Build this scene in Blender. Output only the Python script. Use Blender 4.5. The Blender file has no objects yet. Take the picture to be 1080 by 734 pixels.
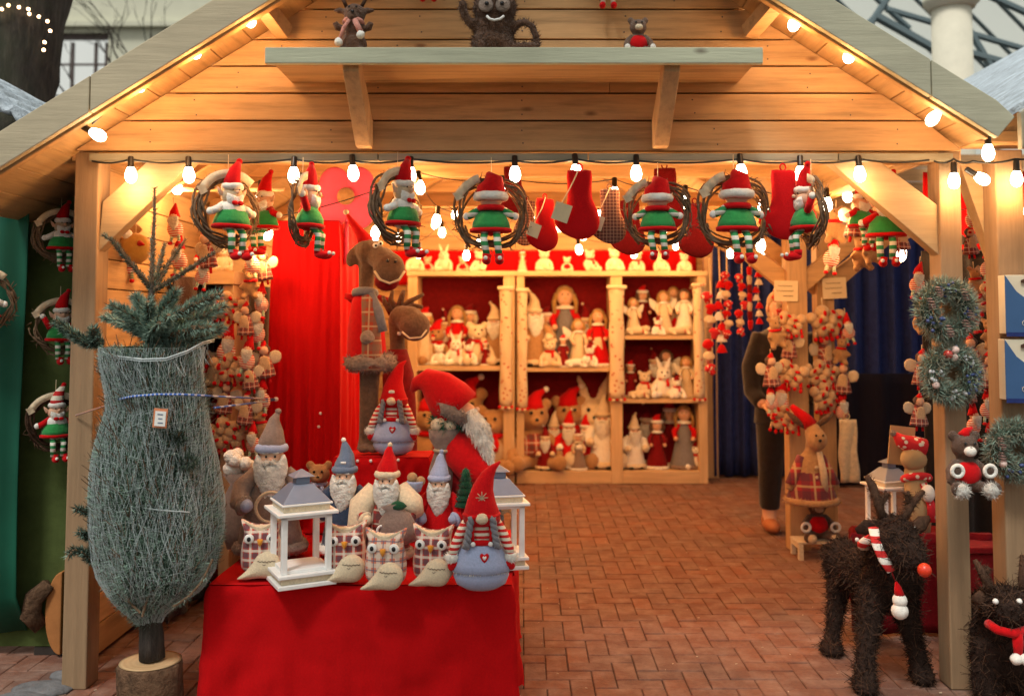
import bpy, bmesh, math, random
from mathutils import Vector, Matrix, Euler, noise
R = math.radians
rnd = random.Random(7)
SC = bpy.context.scene
COL = SC.collection

# ------------------------------------------------------------------ camera model
F, CX, CY, PIT, EYE = 1000.0, 552.0, 281.0, R(3.2), 1.555
def P(px, py, Y):
    """world point seen at photo pixel (px,py) standing at distance Y from the viewer"""
    u = (px-CX)/F; v = -(py-CY)/F
    d = math.cos(PIT)-v*math.sin(PIT)
    return Vector((Y*u/d, Y, EYE+Y*(math.sin(PIT)+v*math.cos(PIT))/d))

cam_d = bpy.data.cameras.new('camera'); cam = bpy.data.objects.new('camera', cam_d); COL.objects.link(cam)
cam.location = (0, 0, EYE); cam.rotation_euler = (R(90)+PIT, 0, 0)
cam_d.sensor_width = 36; cam_d.lens = F/1080*36
cam_d.shift_x = (540-CX)/1080; cam_d.shift_y = -(367-CY)/1080
cam_d.clip_end = 500; cam_d.clip_start = 0.05
cam_d.dof.use_dof = True; cam_d.dof.focus_distance = 4.15; cam_d.dof.aperture_fstop = 1.7
SC.camera = cam

# ------------------------------------------------------------------ mesh builder
def rotm(rx=0, ry=0, rz=0): return Euler((R(rx), R(ry), R(rz))).to_matrix()
class MB:
    def __init__(s): s.v = []; s.f = []; s.mi = []; s.cur = 0
    def mat(s, i): s.cur = i; return s
    def add(s, vs, fs, M=None, c=None):
        b = len(s.v)
        for p in vs:
            p = Vector(p)
            if M is not None: p = M @ p
            if c is not None: p = p+Vector(c)
            s.v.append(p)
        for f in fs: s.f.append([b+i for i in f]); s.mi.append(s.cur)
        return s
    def box(s, c, d, M=None):
        x, y, z = d[0]/2, d[1]/2, d[2]/2
        vs = [(-x,-y,-z),(x,-y,-z),(x,y,-z),(-x,y,-z),(-x,-y,z),(x,-y,z),(x,y,z),(-x,y,z)]
        return s.add(vs, [(0,3,2,1),(4,5,6,7),(0,1,5,4),(1,2,6,5),(2,3,7,6),(3,0,4,7)], M, c)
    def bx(s, x0, x1, y0, y1, z0, z1):
        return s.box(((x0+x1)/2,(y0+y1)/2,(z0+z1)/2), (abs(x1-x0),abs(y1-y0),abs(z1-z0)))
    def ell(s, c, r, M=None, seg=12, rings=8):
        if not hasattr(r, '__len__'): r = (r, r, r)
        vs = [(0,0,-r[2])]; fs = []
        for i in range(1, rings):
            a = math.pi*i/rings
            for j in range(seg):
                b = 2*math.pi*j/seg
                vs.append((r[0]*math.sin(a)*math.cos(b), r[1]*math.sin(a)*math.sin(b), -r[2]*math.cos(a)))
        vs.append((0,0,r[2])); n = len(vs)-1
        for j in range(seg):
            k = (j+1)%seg
            fs.append((0, 1+k, 1+j)); fs.append((n, n-seg+j, n-seg+k))
            for i in range(rings-2):
                fs.append((1+i*seg+j, 1+i*seg+k, 1+(i+1)*seg+k, 1+(i+1)*seg+j))
        return s.add(vs, fs, M, c)
    def tube(s, pts, rad, seg=8, caps=True, flat=1.0):
        pts = [Vector(p) for p in pts]; n = len(pts)
        if not hasattr(rad, '__len__'): rad = [rad]*n
        vs = []; fs = []; up = None
        for i, p in enumerate(pts):
            t = (pts[min(i+1,n-1)]-pts[max(i-1,0)])
            t = t.normalized() if t.length > 1e-9 else Vector((0,0,1))
            if up is None:
                up = Vector((0,1,0)) if abs(t.y) < .9 else Vector((1,0,0))
            a = t.cross(up)
            if a.length < 1e-6: a = t.orthogonal()
            a.normalize(); b = a.cross(t).normalized(); up = b
            for j in range(seg):
                w = 2*math.pi*j/seg
                vs.append(p+a*math.cos(w)*rad[i]+b*math.sin(w)*rad[i]*flat)
        for i in range(n-1):
            for j in range(seg):
                k = (j+1)%seg
                fs.append((i*seg+j, (i+1)*seg+j, (i+1)*seg+k, i*seg+k))
        if caps:
            fs.append(tuple(range(seg))); fs.append(tuple(range((n-1)*seg, n*seg))[::-1])
        return s.add(vs, fs)
    def lathe(s, prof, seg=16, c=(0,0,0), M=None, sx=1, sy=1, closed=False):
        vs = []; fs = []
        for (r, z) in prof:
            for j in range(seg):
                w = 2*math.pi*j/seg
                vs.append((r*math.cos(w)*sx, r*math.sin(w)*sy, z))
        n = len(prof)
        for i in range(n-1):
            for j in range(seg):
                k = (j+1)%seg
                fs.append((i*seg+j, i*seg+k, (i+1)*seg+k, (i+1)*seg+j))
        if prof[0][0] > 1e-4: fs.append(tuple(range(seg))[::-1])
        if prof[-1][0] > 1e-4: fs.append(tuple(range((n-1)*seg, n*seg)))
        return s.add(vs, fs, M, c)
    def torus(s, c, R0, r, M=None, seg=24, sub=8, sx=1, sz=1):
        """ring lying in the XZ plane (axis Y)"""
        vs = []; fs = []
        for i in range(seg):
            a = 2*math.pi*i/seg
            for j in range(sub):
                b = 2*math.pi*j/sub
                q = R0+r*math.cos(b)
                vs.append((q*math.cos(a)*sx, r*math.sin(b), q*math.sin(a)*sz))
        for i in range(seg):
            for j in range(sub):
                fs.append((i*sub+j, i*sub+(j+1)%sub, ((i+1)%seg)*sub+(j+1)%sub, ((i+1)%seg)*sub+j))
        return s.add(vs, fs, M, c)
    def prism(s, poly, y0, y1, M=None, c=None):
        n = len(poly)
        vs = [(x,y0,z) for x, z in poly]+[(x,y1,z) for x, z in poly]
        fs = [tuple(range(n)), tuple(range(n,2*n))[::-1]]
        for i in range(n):
            k = (i+1)%n; fs.append((i, i+n, k+n, k))
        return s.add(vs, fs, M, c)
    def pillow(s, poly, th, c=(0,0,0), M=None, cen=None, sub=2, K=5):
        """outline in XZ blown up like a stuffed cushion"""
        pts = []
        n0 = len(poly)
        for i in range(n0):
            p0, p1, p2, p3 = [Vector(poly[(i+d)%n0]).to_2d() for d in (-1,0,1,2)]
            for q in range(sub):
                t = q/sub
                pts.append(0.5*((2*p1)+(p2-p0)*t+(2*p0-5*p1+4*p2-p3)*t*t+(3*p1-p0-3*p2+p3)*t**3))
        if cen is None:
            cen = Vector((sum(p.x for p in pts)/len(pts), sum(p.y for p in pts)/len(pts)))
        else: cen = Vector(cen)
        n = len(pts); vs = []; fs = []
        ks = list(range(K, -K-1, -1))
        rings = []
        for k in ks:
            a = abs(k)/K*math.pi/2
            sc = math.cos(a); y = -th*math.sin(a)*(1 if k > 0 else -1)
            if abs(k) == K:
                rings.append([len(vs)]); vs.append((cen.x, y, cen.y)); continue
            rr = []
            sc = sc**0.7
            for p in pts:
                q = cen+(p-cen)*sc; rr.append(len(vs)); vs.append((q.x, y, q.y))
            rings.append(rr)
        for a, b in zip(rings, rings[1:]):
            for i in range(n):
                k = (i+1)%n
                if len(a) == 1: fs.append((a[0], b[i], b[k]))
                elif len(b) == 1: fs.append((a[k], a[i], b[0]))
                else: fs.append((a[i], b[i], b[k], a[k]))
        return s.add(vs, fs, M, c)
    def join(s, o, M=None, c=None):
        b = len(s.v)
        for p in o.v:
            p = p.copy()
            if M is not None: p = M @ p
            if c is not None: p = p+Vector(c)
            s.v.append(p)
        for f, m in zip(o.f, o.mi): s.f.append([b+i for i in f]); s.mi.append(m)
        return s
    def wob(s, amp, sc=1.0, seed=0):
        o = Vector((seed*7.3, seed*3.1, -seed*5.7))
        for i, p in enumerate(s.v): s.v[i] = p+noise.noise_vector(p*sc+o)*amp
        return s
    def fuzz(s, src, n, ln, w, bias=(0,0,0), jit=.5, rg=None, zmin=None, taper=True):
        """short blades standing on the faces of src (needles, fur, twigs)"""
        rg = rg or rnd; A = []; tot = 0; fl = []
        for f in src.f:
            a, b, c = src.v[f[0]], src.v[f[1]], src.v[f[2]]
            ar = (b-a).cross(c-a).length
            if len(f) == 4: ar += (src.v[f[2]]-a).cross(src.v[f[3]]-a).length
            if ar < 1e-12: continue
            tot += ar; A.append(tot); fl.append(f)
        import bisect
        bias = Vector(bias)
        for _ in range(n):
            f = fl[min(bisect.bisect(A, rg.random()*tot), len(fl)-1)]
            a, b, c = src.v[f[0]], src.v[f[1]], src.v[f[2]]
            if len(f) == 4 and rg.random() < .5: b, c = c, src.v[f[3]]
            u, v = rg.random(), rg.random()
            if u+v > 1: u, v = 1-u, 1-v
            p = a+(b-a)*u+(c-a)*v
            nn = (b-a).cross(c-a)
            if nn.length < 1e-12: continue
            nn.normalize()
            if zmin is not None and p.z < zmin: continue
            d = nn+bias+Vector((rg.uniform(-1,1),rg.uniform(-1,1),rg.uniform(-1,1)))*jit
            d.normalize()
            L = ln*rg.uniform(.6,1.3)
            sd = d.cross(Vector((rg.uniform(-1,1),rg.uniform(-1,1),rg.uniform(-1,1))))
            if sd.length < 1e-6: continue
            sd.normalize(); sd *= w/2
            if taper: s.add([p-sd, p+sd, p+d*L], [(0,1,2)])
            else: s.add([p-sd, p+sd, p+d*L+sd*.6, p+d*L-sd*.6], [(0,1,2,3)])
        return s

def finish(mesh, smooth=True):
    if smooth:
        for p in mesh.polygons: p.use_smooth = True
def part(name, mb, mats, parent=None, smooth=True, bevel=0, world=False, sub=0, auto=None):
    me = bpy.data.meshes.new(name)
    me.from_pydata([tuple(v) for v in mb.v], [], mb.f)
    if not isinstance(mats, (list, tuple)): mats = [mats]
    for m in mats: me.materials.append(m)
    if len(mats) > 1: me.polygons.foreach_set('material_index', mb.mi)
    me.validate(); me.update()
    finish(me, smooth)
    o = bpy.data.objects.new(name, me); COL.objects.link(o)
    if parent is not None:
        o.parent = parent
        if world: o.matrix_parent_inverse = wm(parent).inverted()
    if bevel:
        b = o.modifiers.new('bevel', 'BEVEL'); b.width = bevel; b.segments = 2; b.limit_method = 'ANGLE'
    if sub:
        b = o.modifiers.new('sub', 'SUBSURF'); b.levels = sub; b.render_levels = sub
    return o
def wm(o):
    m = Matrix.LocRotScale(o.location, o.rotation_euler, o.scale)
    if o.parent: m = wm(o.parent) @ o.matrix_parent_inverse @ m
    return m
def blob(name, mb, mats, parent, voxel=.03, it=4, disp=0):
    """melts overlapping shapes into one continuous stuffed body"""
    o = part(name, mb, mats, None)
    m = o.modifiers.new('r', 'REMESH'); m.mode = 'VOXEL'; m.voxel_size = voxel; m.use_smooth_shade = True
    m = o.modifiers.new('s', 'SMOOTH'); m.iterations = it; m.factor = .6
    dg = bpy.context.evaluated_depsgraph_get()
    me = bpy.data.meshes.new_from_object(o.evaluated_get(dg))
    o.modifiers.clear(); old = o.data; o.data = me; me.name = name; bpy.data.meshes.remove(old)
    finish(me); o.parent = parent
    return o
LABELS = {}
def tag(o, label, cat, group=None, kind=None):
    if label: o['label'] = label
    if cat: o['category'] = cat
    if group: o['group'] = group
    if kind: o['kind'] = kind
    return o
def thing(name, label, cat, loc=(0,0,0), rot=(0,0,0), s=1, group=None):
    o = bpy.data.objects.new(name, None); COL.objects.link(o)
    o.empty_display_size = .1
    o.location = loc; o.rotation_euler = [R(a) for a in rot]; o.scale = (s,s,s) if not hasattr(s,'__len__') else s
    return tag(o, label, cat, group)
def struct(name, mb, m, **k): return tag(part(name, mb, m, **k), None, None, None, 'structure')
def kids(o): return [c for c in KIDS.get(o.name, [])]
def dup(root, label, loc, rot=(0,0,0), s=1, group=None):
    def cp(o, par):
        c = o.copy(); COL.objects.link(c)
        if par is not None: c.parent = par
        for ch in list(o.children): cp(ch, c)
        return c
    r = cp(root, None)
    r.location = loc; r.rotation_euler = [R(a) for a in rot]; r.scale = (s,s,s) if not hasattr(s,'__len__') else s
    r['label'] = label
    if group: r['group'] = group
    return r

# ------------------------------------------------------------------ materials
MATS = {}
def nmat(name):
    m = bpy.data.materials.new(name); m.use_nodes = True
    nt = m.node_tree; b = nt.nodes['Principled BSDF']
    return m, nt, b
def nd(nt, t, **k):
    n = nt.nodes.new(t)
    for a, v in k.items():
        if a.startswith('i_'): n.inputs[int(a[2:]) if a[2:].isdigit() else a[2:].replace('_',' ')].default_value = v
        else: setattr(n, a, v)
    return n
def mix(nt, fac, a, b, mode='MIX'):
    n = nt.nodes.new('ShaderNodeMix'); n.data_type = 'RGBA'; n.blend_type = mode
    for sock, v in ((n.inputs[0], fac), (n.inputs[6], a), (n.inputs[7], b)):
        if hasattr(v, 'default_value') or hasattr(v, 'links'): nt.links.new(v, sock)
        elif isinstance(v, (int, float)): sock.default_value = v
        else: sock.default_value = (*v[:3], 1)
    return n.outputs[2]
def math_(nt, op, a, b=None, c=None):
    n = nt.nodes.new('ShaderNodeMath'); n.operation = op
    for i, v in enumerate((a, b, c)):
        if v is None: continue
        if isinstance(v, (int, float)): n.inputs[i].default_value = v
        else: nt.links.new(v, n.inputs[i])
    return n.outputs[0]
def ramp(nt, fac, stops):
    n = nt.nodes.new('ShaderNodeValToRGB'); e = n.color_ramp.elements
    while len(e) < len(stops): e.new(.5)
    for x, (p, c) in zip(e, stops):
        x.position = p; x.color = (*c, 1) if len(c) == 3 else c
    nt.links.new(fac, n.inputs[0]); return n.outputs[0]
def bump(nt, b, h, strength=.3, dist=.01):
    n = nd(nt, 'ShaderNodeBump'); n.inputs['Strength'].default_value = strength; n.inputs['Distance'].default_value = dist
    nt.links.new(h, n.inputs['Height']); nt.links.new(n.outputs[0], b.inputs['Normal'])
def objc(nt, scale=(1,1,1), rot=(0,0,0)):
    tc = nd(nt, 'ShaderNodeTexCoord'); mp = nd(nt, 'ShaderNodeMapping')
    mp.inputs['Scale'].default_value = scale; mp.inputs['Rotation'].default_value = rot
    nt.links.new(tc.outputs['Object'], mp.inputs[0]); return mp.outputs[0]
def noise_(nt, vec, scale, detail=4, rough=.55):
    n = nd(nt, 'ShaderNodeTexNoise'); n.inputs['Scale'].default_value = scale
    n.inputs['Detail'].default_value = detail; n.inputs['Roughness'].default_value = rough
    nt.links.new(vec, n.inputs['Vector']); return n.outputs[0]
def L(*c): return tuple(c)
def felt(name, col, var=.25, scale=30, rough=.95, sheen=.25, bs=.5, bd=.01):
    if name in MATS: return MATS[name]
    m, nt, b = nmat(name); v = objc(nt)
    n1 = noise_(nt, v, scale, 5, .7); n2 = noise_(nt, v, scale*.16, 2)
    dark = tuple(c*(1-var*1.6) for c in col); lt = tuple(min(1, c*(1+var)) for c in col)
    c1 = ramp(nt, n1, [(.3, dark), (.7, lt)])
    c2 = mix(nt, math_(nt, 'MULTIPLY', n2, .5), c1, col)
    nt.links.new(c2, b.inputs['Base Color'])
    b.inputs['Roughness'].default_value = rough
    b.inputs['Sheen Weight'].default_value = sheen; b.inputs['Sheen Roughness'].default_value = .5
    b.inputs['Specular IOR Level'].default_value = .2
    bump(nt, b, n1, bs, bd)
    MATS[name] = m; return m
def plain(name, col, rough=.6, metal=0, spec=.5, coat=0):
    if name in MATS: return MATS[name]
    m, nt, b = nmat(name)
    v = objc(nt); n = noise_(nt, v, 14, 3)
    c = mix(nt, n, tuple(x*.88 for x in col), tuple(min(1, x*1.1) for x in col))
    nt.links.new(c, b.inputs['Base Color'])
    r = math_(nt, 'MULTIPLY_ADD', n, .2, rough-.1); nt.links.new(r, b.inputs['Roughness'])
    b.inputs['Metallic'].default_value = metal; b.inputs['Specular IOR Level'].default_value = spec
    b.inputs['Coat Weight'].default_value = coat
    MATS[name] = m; return m
def wood(name, col, axis='x', dark=None, knots=True, rough=.7, var=.3, gs=1.0):
    """sawn timber: grain along one axis, knots, tone changing board by board"""
    m, nt, b = nmat(name)
    tc = nd(nt, 'ShaderNodeTexCoord'); gi = nd(nt, 'ShaderNodeNewGeometry')
    off = nd(nt, 'ShaderNodeVectorMath', operation='ADD')
    comb = nd(nt, 'ShaderNodeCombineXYZ')
    r10 = math_(nt, 'MULTIPLY', gi.outputs['Random Per Island'], 37.0)
    for i in range(3): nt.links.new(r10, comb.inputs[i])
    nt.links.new(tc.outputs['Object'], off.inputs[0]); nt.links.new(comb.outputs[0], off.inputs[1])
    st = {'x': (1.0,14,14), 'y': (14,1.0,14), 'z': (14,14,1.0)}[axis]
    mp = nd(nt, 'ShaderNodeMapping'); mp.inputs['Scale'].default_value = tuple(a*gs for a in st)
    nt.links.new(off.outputs[0], mp.inputs[0])
    g1 = noise_(nt, mp.outputs[0], 2.2, 6, .65)
    g2 = noise_(nt, mp.outputs[0], 9, 4, .6)
    dark = dark or tuple(c*.5 for c in col)
    lt = tuple(min(1, c*1.15) for c in col)
    base = ramp(nt, g1, [(.32, tuple(c*(1-var) for c in col)), (.5, col), (.68, lt)])
    c = mix(nt, math_(nt, 'MULTIPLY', g2, .35), base, tuple(x*.72 for x in col))
    tone = math_(nt, 'MULTIPLY_ADD', gi.outputs['Random Per Island'], .3, .82)
    tn = nd(nt, 'ShaderNodeCombineColor')
    for i in range(3): nt.links.new(tone, tn.inputs[i])
    c = mix(nt, 1.0, c, tn.outputs[0], 'MULTIPLY')
    # blotches of weathering
    bl = noise_(nt, off.outputs[0], 2.5, 4, .6)
    c = mix(nt, ramp(nt, bl, [(.45, (0,0,0)), (.7, (.35,.35,.35))]), c, tuple(x*.6 for x in col))
    if knots:
        ks = {'x': (2.4,1e6,1), 'y': (1,2.4,1e6), 'z': (1,1e6,2.4)}[axis]
        mk = nd(nt, 'ShaderNodeMapping'); mk.inputs['Scale'].default_value = tuple(6.5/a for a in ks)
        nt.links.new(off.outputs[0], mk.inputs[0])
        vo = nd(nt, 'ShaderNodeTexVoronoi'); vo.inputs['Scale'].default_value = 1.0
        nt.links.new(mk.outputs[0], vo.inputs['Vector'])
        sepc = nd(nt, 'ShaderNodeSeparateColor'); nt.links.new(vo.outputs['Color'], sepc.inputs[0])
        pick = math_(nt, 'GREATER_THAN', sepc.outputs[0], .45)
        dd = math_(nt, 'ADD', vo.outputs['Distance'], math_(nt, 'MULTIPLY', g2, .06))
        k = ramp(nt, dd, [(.06, (1,1,1)), (.13, (0,0,0))])
        c = mix(nt, math_(nt, 'MULTIPLY', math_(nt, 'MULTIPLY', k, pick), .8), c, dark)
    nt.links.new(c, b.inputs['Base Color'])
    b.inputs['Roughness'].default_value = rough; b.inputs['Specular IOR Level'].default_value = .3
    bump(nt, b, g2, .35, .004)
    return m
def plaid(name, base, stripe, line, k=14, rough=.95, lw=.06, st=.55):
    m, nt, b = nmat(name)
    tc = nd(nt, 'ShaderNodeTexCoord'); sp = nd(nt, 'ShaderNodeSeparateXYZ'); nt.links.new(tc.outputs['Object'], sp.inputs[0])
    n = noise_(nt, tc.outputs['Object'], 40, 3)
    out = None; c = base
    xs = [math_(nt, 'FRACT', math_(nt, 'MULTIPLY_ADD', sp.outputs[i], k, 50.3)) for i in (0, 2)]
    for x in xs:
        s1 = math_(nt, 'MULTIPLY', math_(nt, 'GREATER_THAN', x, .55), st)
        c = mix(nt, s1, c, stripe)
    for x in xs:
        a = math_(nt, 'COMPARE', x, .25, lw); c = mix(nt, math_(nt, 'MULTIPLY', a, .75), c, line)
    c = mix(nt, math_(nt, 'MULTIPLY', n, .3), c, tuple(v*.5 for v in base))
    nt.links.new(c, b.inputs['Base Color']); b.inputs['Roughness'].default_value = rough
    b.inputs['Sheen Weight'].default_value = .2; bump(nt, b, n, .4, .01)
    return m
def stripes(name, a, bcol, k=10, axis=2, duty=.5, off=50.0):
    m, nt, b = nmat(name)
    tc = nd(nt, 'ShaderNodeTexCoord'); sp = nd(nt, 'ShaderNodeSeparateXYZ'); nt.links.new(tc.outputs['Object'], sp.inputs[0])
    n = noise_(nt, tc.outputs['Object'], 50, 3)
    x = math_(nt, 'FRACT', math_(nt, 'MULTIPLY_ADD', sp.outputs[axis], k, off))
    c = mix(nt, math_(nt, 'GREATER_THAN', x, duty), a, bcol)
    nt.links.new(c, b.inputs['Base Color']); b.inputs['Roughness'].default_value = .9; bump(nt, b, n, .4, .01)
    return m
def dots(name, a, bcol, k=20, r=.3):
    m, nt, b = nmat(name); v = objc(nt)
    vo = nd(nt, 'ShaderNodeTexVoronoi'); vo.inputs['Scale'].default_value = k; nt.links.new(v, vo.inputs['Vector'])
    n = noise_(nt, v, 60, 3)
    c = mix(nt, math_(nt, 'LESS_THAN', vo.outputs['Distance'], r), a, bcol)
    nt.links.new(c, b.inputs['Base Color']); b.inputs['Roughness'].default_value = .9; bump(nt, b, n, .3, .01)
    return m
def emis(name, col, st):
    m, nt, b = nmat(name)
    b.inputs['Base Color'].default_value = (.9,.88,.8,1); b.inputs['Emission Color'].default_value = (*col, 1)
    b.inputs['Emission Strength'].default_value = st
    m.cycles.emission_sampling = 'NONE'
    return m
# ------------------------------------------------------------------ shared materials
M_ = {}
M_['pineX'] = wood('pine_along', (.60,.36,.165), 'x', var=.42, dark=(.16,.07,.03))
M_['pineZ'] = wood('pine_upright', (.58,.36,.18), 'z')
M_['pineY'] = wood('pine_deep', (.58,.37,.18), 'y')
M_['greyX'] = wood('weathered_along', (.36,.33,.24), 'x', dark=(.14,.11,.08), var=.22)
M_['postZ'] = wood('weathered_upright', (.36,.235,.135), 'z', var=.2)
M_['shelfX'] = wood('shelf_pine', (.70,.48,.27), 'x', knots=False, var=.12)
M_['shelfZ'] = wood('shelf_pine_upright', (.70,.48,.27), 'z', knots=False, var=.12)
M_['shelfY'] = wood('shelf_pine_deep', (.70,.48,.27), 'y', knots=False, var=.12)
M_['greyledge'] = wood('weathered_ledge', (.58,.60,.44), 'x', dark=(.16,.13,.09), var=.15)
RED = felt('red_felt', (.56,.003,.006), .15, 60, sheen=.08, bs=.3)
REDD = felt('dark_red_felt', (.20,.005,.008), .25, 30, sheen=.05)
REDCLOTH = felt('red_table_cloth', (.50,.001,.003), .10, 120, .95, .0, .2, .003)
CREAM = felt('cream_plush', (.72,.60,.42), .18, 40)
CREAM2 = felt('warm_cream_plush', (.62,.42,.24), .25, 40)
WHITE = felt('white_plush', (.86,.84,.78), .12, 40, bs=.7)
WOOLW = felt('white_wool', (.88,.86,.80), .16, 18, bs=1, bd=.03)
BEIGE = felt('beige_cloth', (.55,.42,.28), .15, 60)
TAN = felt('tan_plush', (.42,.24,.11), .2, 40)
BROWN = felt('brown_plush', (.16,.09,.055), .25, 60, bs=.8)
GREY = felt('grey_felt', (.22,.22,.25), .2, 40)
GREYBR = felt('taupe_felt', (.25,.18,.15), .2, 40)
TAUPEFUR = felt('taupe_fur', (.36,.27,.22), .3, 30, bs=1, bd=.03)
GREEN = felt('green_felt', (.03,.28,.07), .2, 40)
DKGREEN = felt('dark_green_felt', (.012,.09,.04), .3, 40)
PBLUE = felt('pale_blue_cloth', (.36,.42,.62), .12, 60, bs=.3)
BLUEGREY = felt('slate_blue_felt', (.13,.18,.28), .15, 40)
NAVY = felt('navy_cloth', (.020,.034,.15), .25, 20, .9, .02, .2)
SKIN = felt('doll_skin', (.72,.44,.30), .06, 20, .7, 0, .1)
BLACK = plain('black_bead', (.01,.01,.012), .25)
EYEW = plain('white_disc', (.8,.8,.78), .4)
ORANGE = felt('orange_felt', (.75,.30,.03), .1, 40)
PINK = felt('pink_felt', (.75,.10,.22), .08, 10, .8, .1, .1)
HAIR = felt('yarn_hair', (.48,.28,.08), .3, 40, bs=1, bd=.02)
YARNBR = felt('yarn_brown', (.13,.06,.03), .3, 60, bs=1, bd=.02)
PLAID_R = plaid('red_plaid', (.42,.03,.02), (.03,.05,.05), (.7,.65,.5), 9)
PLAID_O = plaid('owl_plaid', (.62,.07,.04), (.03,.06,.09), (.85,.80,.68), 6.2, lw=.13, st=.6)
PLAID_O2 = plaid('owl_plaid_light', (.68,.20,.12), (.80,.74,.62), (.08,.13,.2), 6.2, lw=.07, st=.7)
PLAID_M = plaid('moose_plaid', (.38,.05,.02), (.16,.13,.09), (.55,.42,.25), 14)
ST_RW = stripes('red_white_stripe', (.60,.02,.02), (.8,.74,.6), 22)
ST_GW = stripes('green_white_stripe', (.03,.26,.08), (.82,.8,.7), 32)
ST_SCARF = stripes('scarf_stripe', (.6,.02,.02), (.82,.8,.74), 14, 2)
DOT_RW = dots('red_white_dots', (.62,.02,.03), (.8,.75,.65), 30, .3)
DOT_CR = dots('cream_red_dots', (.68,.54,.36), (.45,.06,.03), 22, .22)
TWIG = felt('grey_twig', (.20,.13,.08), .35, 50, .9, 0, .8)
TWIGB = felt('black_twig', (.035,.020,.015), .5, 60, .95, 0, .8)
TWIGD = felt('dark_twig', (.085,.045,.028), .4, 60, .9, 0, .8)
BARK = felt('rough_bark', (.15,.085,.05), .5, 22, .95, 0, 1, .03)
CABLE = plain('black_cable', (.012,.012,.012), .5)
SOCK = plain('black_socket', (.015,.014,.014), .35)
WHITEP = plain('white_paint', (.84,.85,.84), .5)
ZINC = plain('zinc_roof', (.22,.26,.36), .45, .3)
PAPER = plain('cream_paper', (.72,.58,.36), .8)
CARD = plain('brown_card', (.45,.32,.16), .8)
GLOW = emis('lit_bulb_glass', (1.0,.87,.62), 16)
FAIRY = emis('fairy_glass', (1.0,.62,.3), 12)
NEEDLE = felt('fir_needles', (.06,.10,.075), .4, 30, .7, 0, .3)
NEEDLE2 = felt('fir_needles_blue', (.29,.42,.35), .3, 20, .7, 0, .3)
FROST = felt('frosted_needles', (.25,.25,.19), .4, 30, .8, 0, .3)

# ------------------------------------------------------------------ world and daylight
w = bpy.data.worlds.new('World'); SC.world = w; w.use_nodes = True
nt = w.node_tree; bg = nt.nodes['Background']
sky = nt.nodes.new('ShaderNodeTexSky'); sky.sky_type = 'NISHITA'; sky.sun_disc = False
sky.sun_elevation = R(57); sky.sun_rotation = R(204); sky.dust_density = 4; sky.air_density = 1.2; sky.ozone_density = 1
hs = nt.nodes.new('ShaderNodeHueSaturation'); hs.inputs['Saturation'].default_value = .45   # a veil of cloud greys the blue
nt.links.new(sky.outputs[0], hs.inputs['Color'])
tcs = nd(nt, 'ShaderNodeTexCoord'); cn = noise_(nt, tcs.outputs['Generated'], 2.2, 5, .6)      # high overcast with thinner patches
cl = mix(nt, ramp(nt, cn, [(.35, (.62,.62,.62)), (.6, (.9,.9,.9))]), hs.outputs[0], (7.2,7.3,6.6))
nt.links.new(cl, bg.inputs[0]); bg.inputs[1].default_value = .085
sun_d = bpy.data.lights.new('sun', 'SUN'); sun_d.energy = 2.0; sun_d.angle = R(12); sun_d.color = (1,.95,.86)
sun = bpy.data.objects.new('sun', sun_d); COL.objects.link(sun)
sun.rotation_euler = (R(33), 0, R(-24)); sun.location = (0,-5,8)
SC.view_settings.view_transform = 'Standard'; SC.view_settings.look = 'None'
SC.view_settings.exposure = .25; SC.view_settings.gamma = 1; SC.view_settings.use_curve_mapping = False
SC.render.engine = 'CYCLES'; SC.cycles.use_denoising = True; SC.cycles.denoiser = 'OPENIMAGEDENOISE'
SC.cycles.max_bounces = 7; SC.cycles.diffuse_bounces = 4; SC.cycles.glossy_bounces = 2; SC.cycles.transmission_bounces = 4
SC.cycles.transparent_max_bounces = 6; SC.cycles.caustics_reflective = False; SC.cycles.caustics_refractive = False
SC.cycles.sample_clamp_indirect = 4; SC.cycles.use_adaptive_sampling = True; SC.cycles.adaptive_threshold = .02
SC.cycles.use_light_tree = True

# ------------------------------------------------------------------ ground
m, nt, b = nmat('dark_ground'); v = objc(nt); n = noise_(nt, v, 3, 6)
nt.links.new(ramp(nt, n, [(.3, (.035,.03,.028)), (.7, (.075,.065,.06))]), b.inputs['Base Color']); b.inputs['Roughness'].default_value = .9
GROUNDM = m
g = MB().add([(-200,-80,-.014),(200,-80,-.014),(200,300,-.014),(-200,300,-.014)], [(0,1,2,3)]); struct('ground', g, GROUNDM, smooth=False)
m, nt, b = nmat('paving_brick')
gi = nd(nt, 'ShaderNodeNewGeometry'); v = objc(nt)
n1 = noise_(nt, v, 55, 5, .7); n2 = noise_(nt, v, 1.3, 4); n3 = noise_(nt, v, 8, 5, .65)
c = ramp(nt, gi.outputs['Random Per Island'], [(0, (.19,.075,.048)), (.35, (.25,.098,.058)), (.6, (.22,.10,.068)), (.85, (.29,.105,.055)), (1, (.18,.092,.07))])
c = mix(nt, ramp(nt, n1, [(.3, (.55,.55,.55)), (.7, (0,0,0))]), c, (.09,.06,.05))
c = mix(nt, ramp(nt, n2, [(.42, (0,0,0)), (.68, (.55,.55,.55))]), c, (.13,.095,.085))
c = mix(nt, ramp(nt, n3, [(.42, (0,0,0)), (.72, (.55,.55,.55))]), c, (.36,.25,.20))
nt.links.new(c, b.inputs['Base Color']); nt.links.new(math_(nt, 'MULTIPLY_ADD', n3, .3, .65), b.inputs['Roughness'])
b.inputs['Specular IOR Level'].default_value = .18; bump(nt, b, n1, .7, .008)
BRICK = m
W = .1; J = .0042; mb = MB(); rg = random.Random(3)
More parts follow.
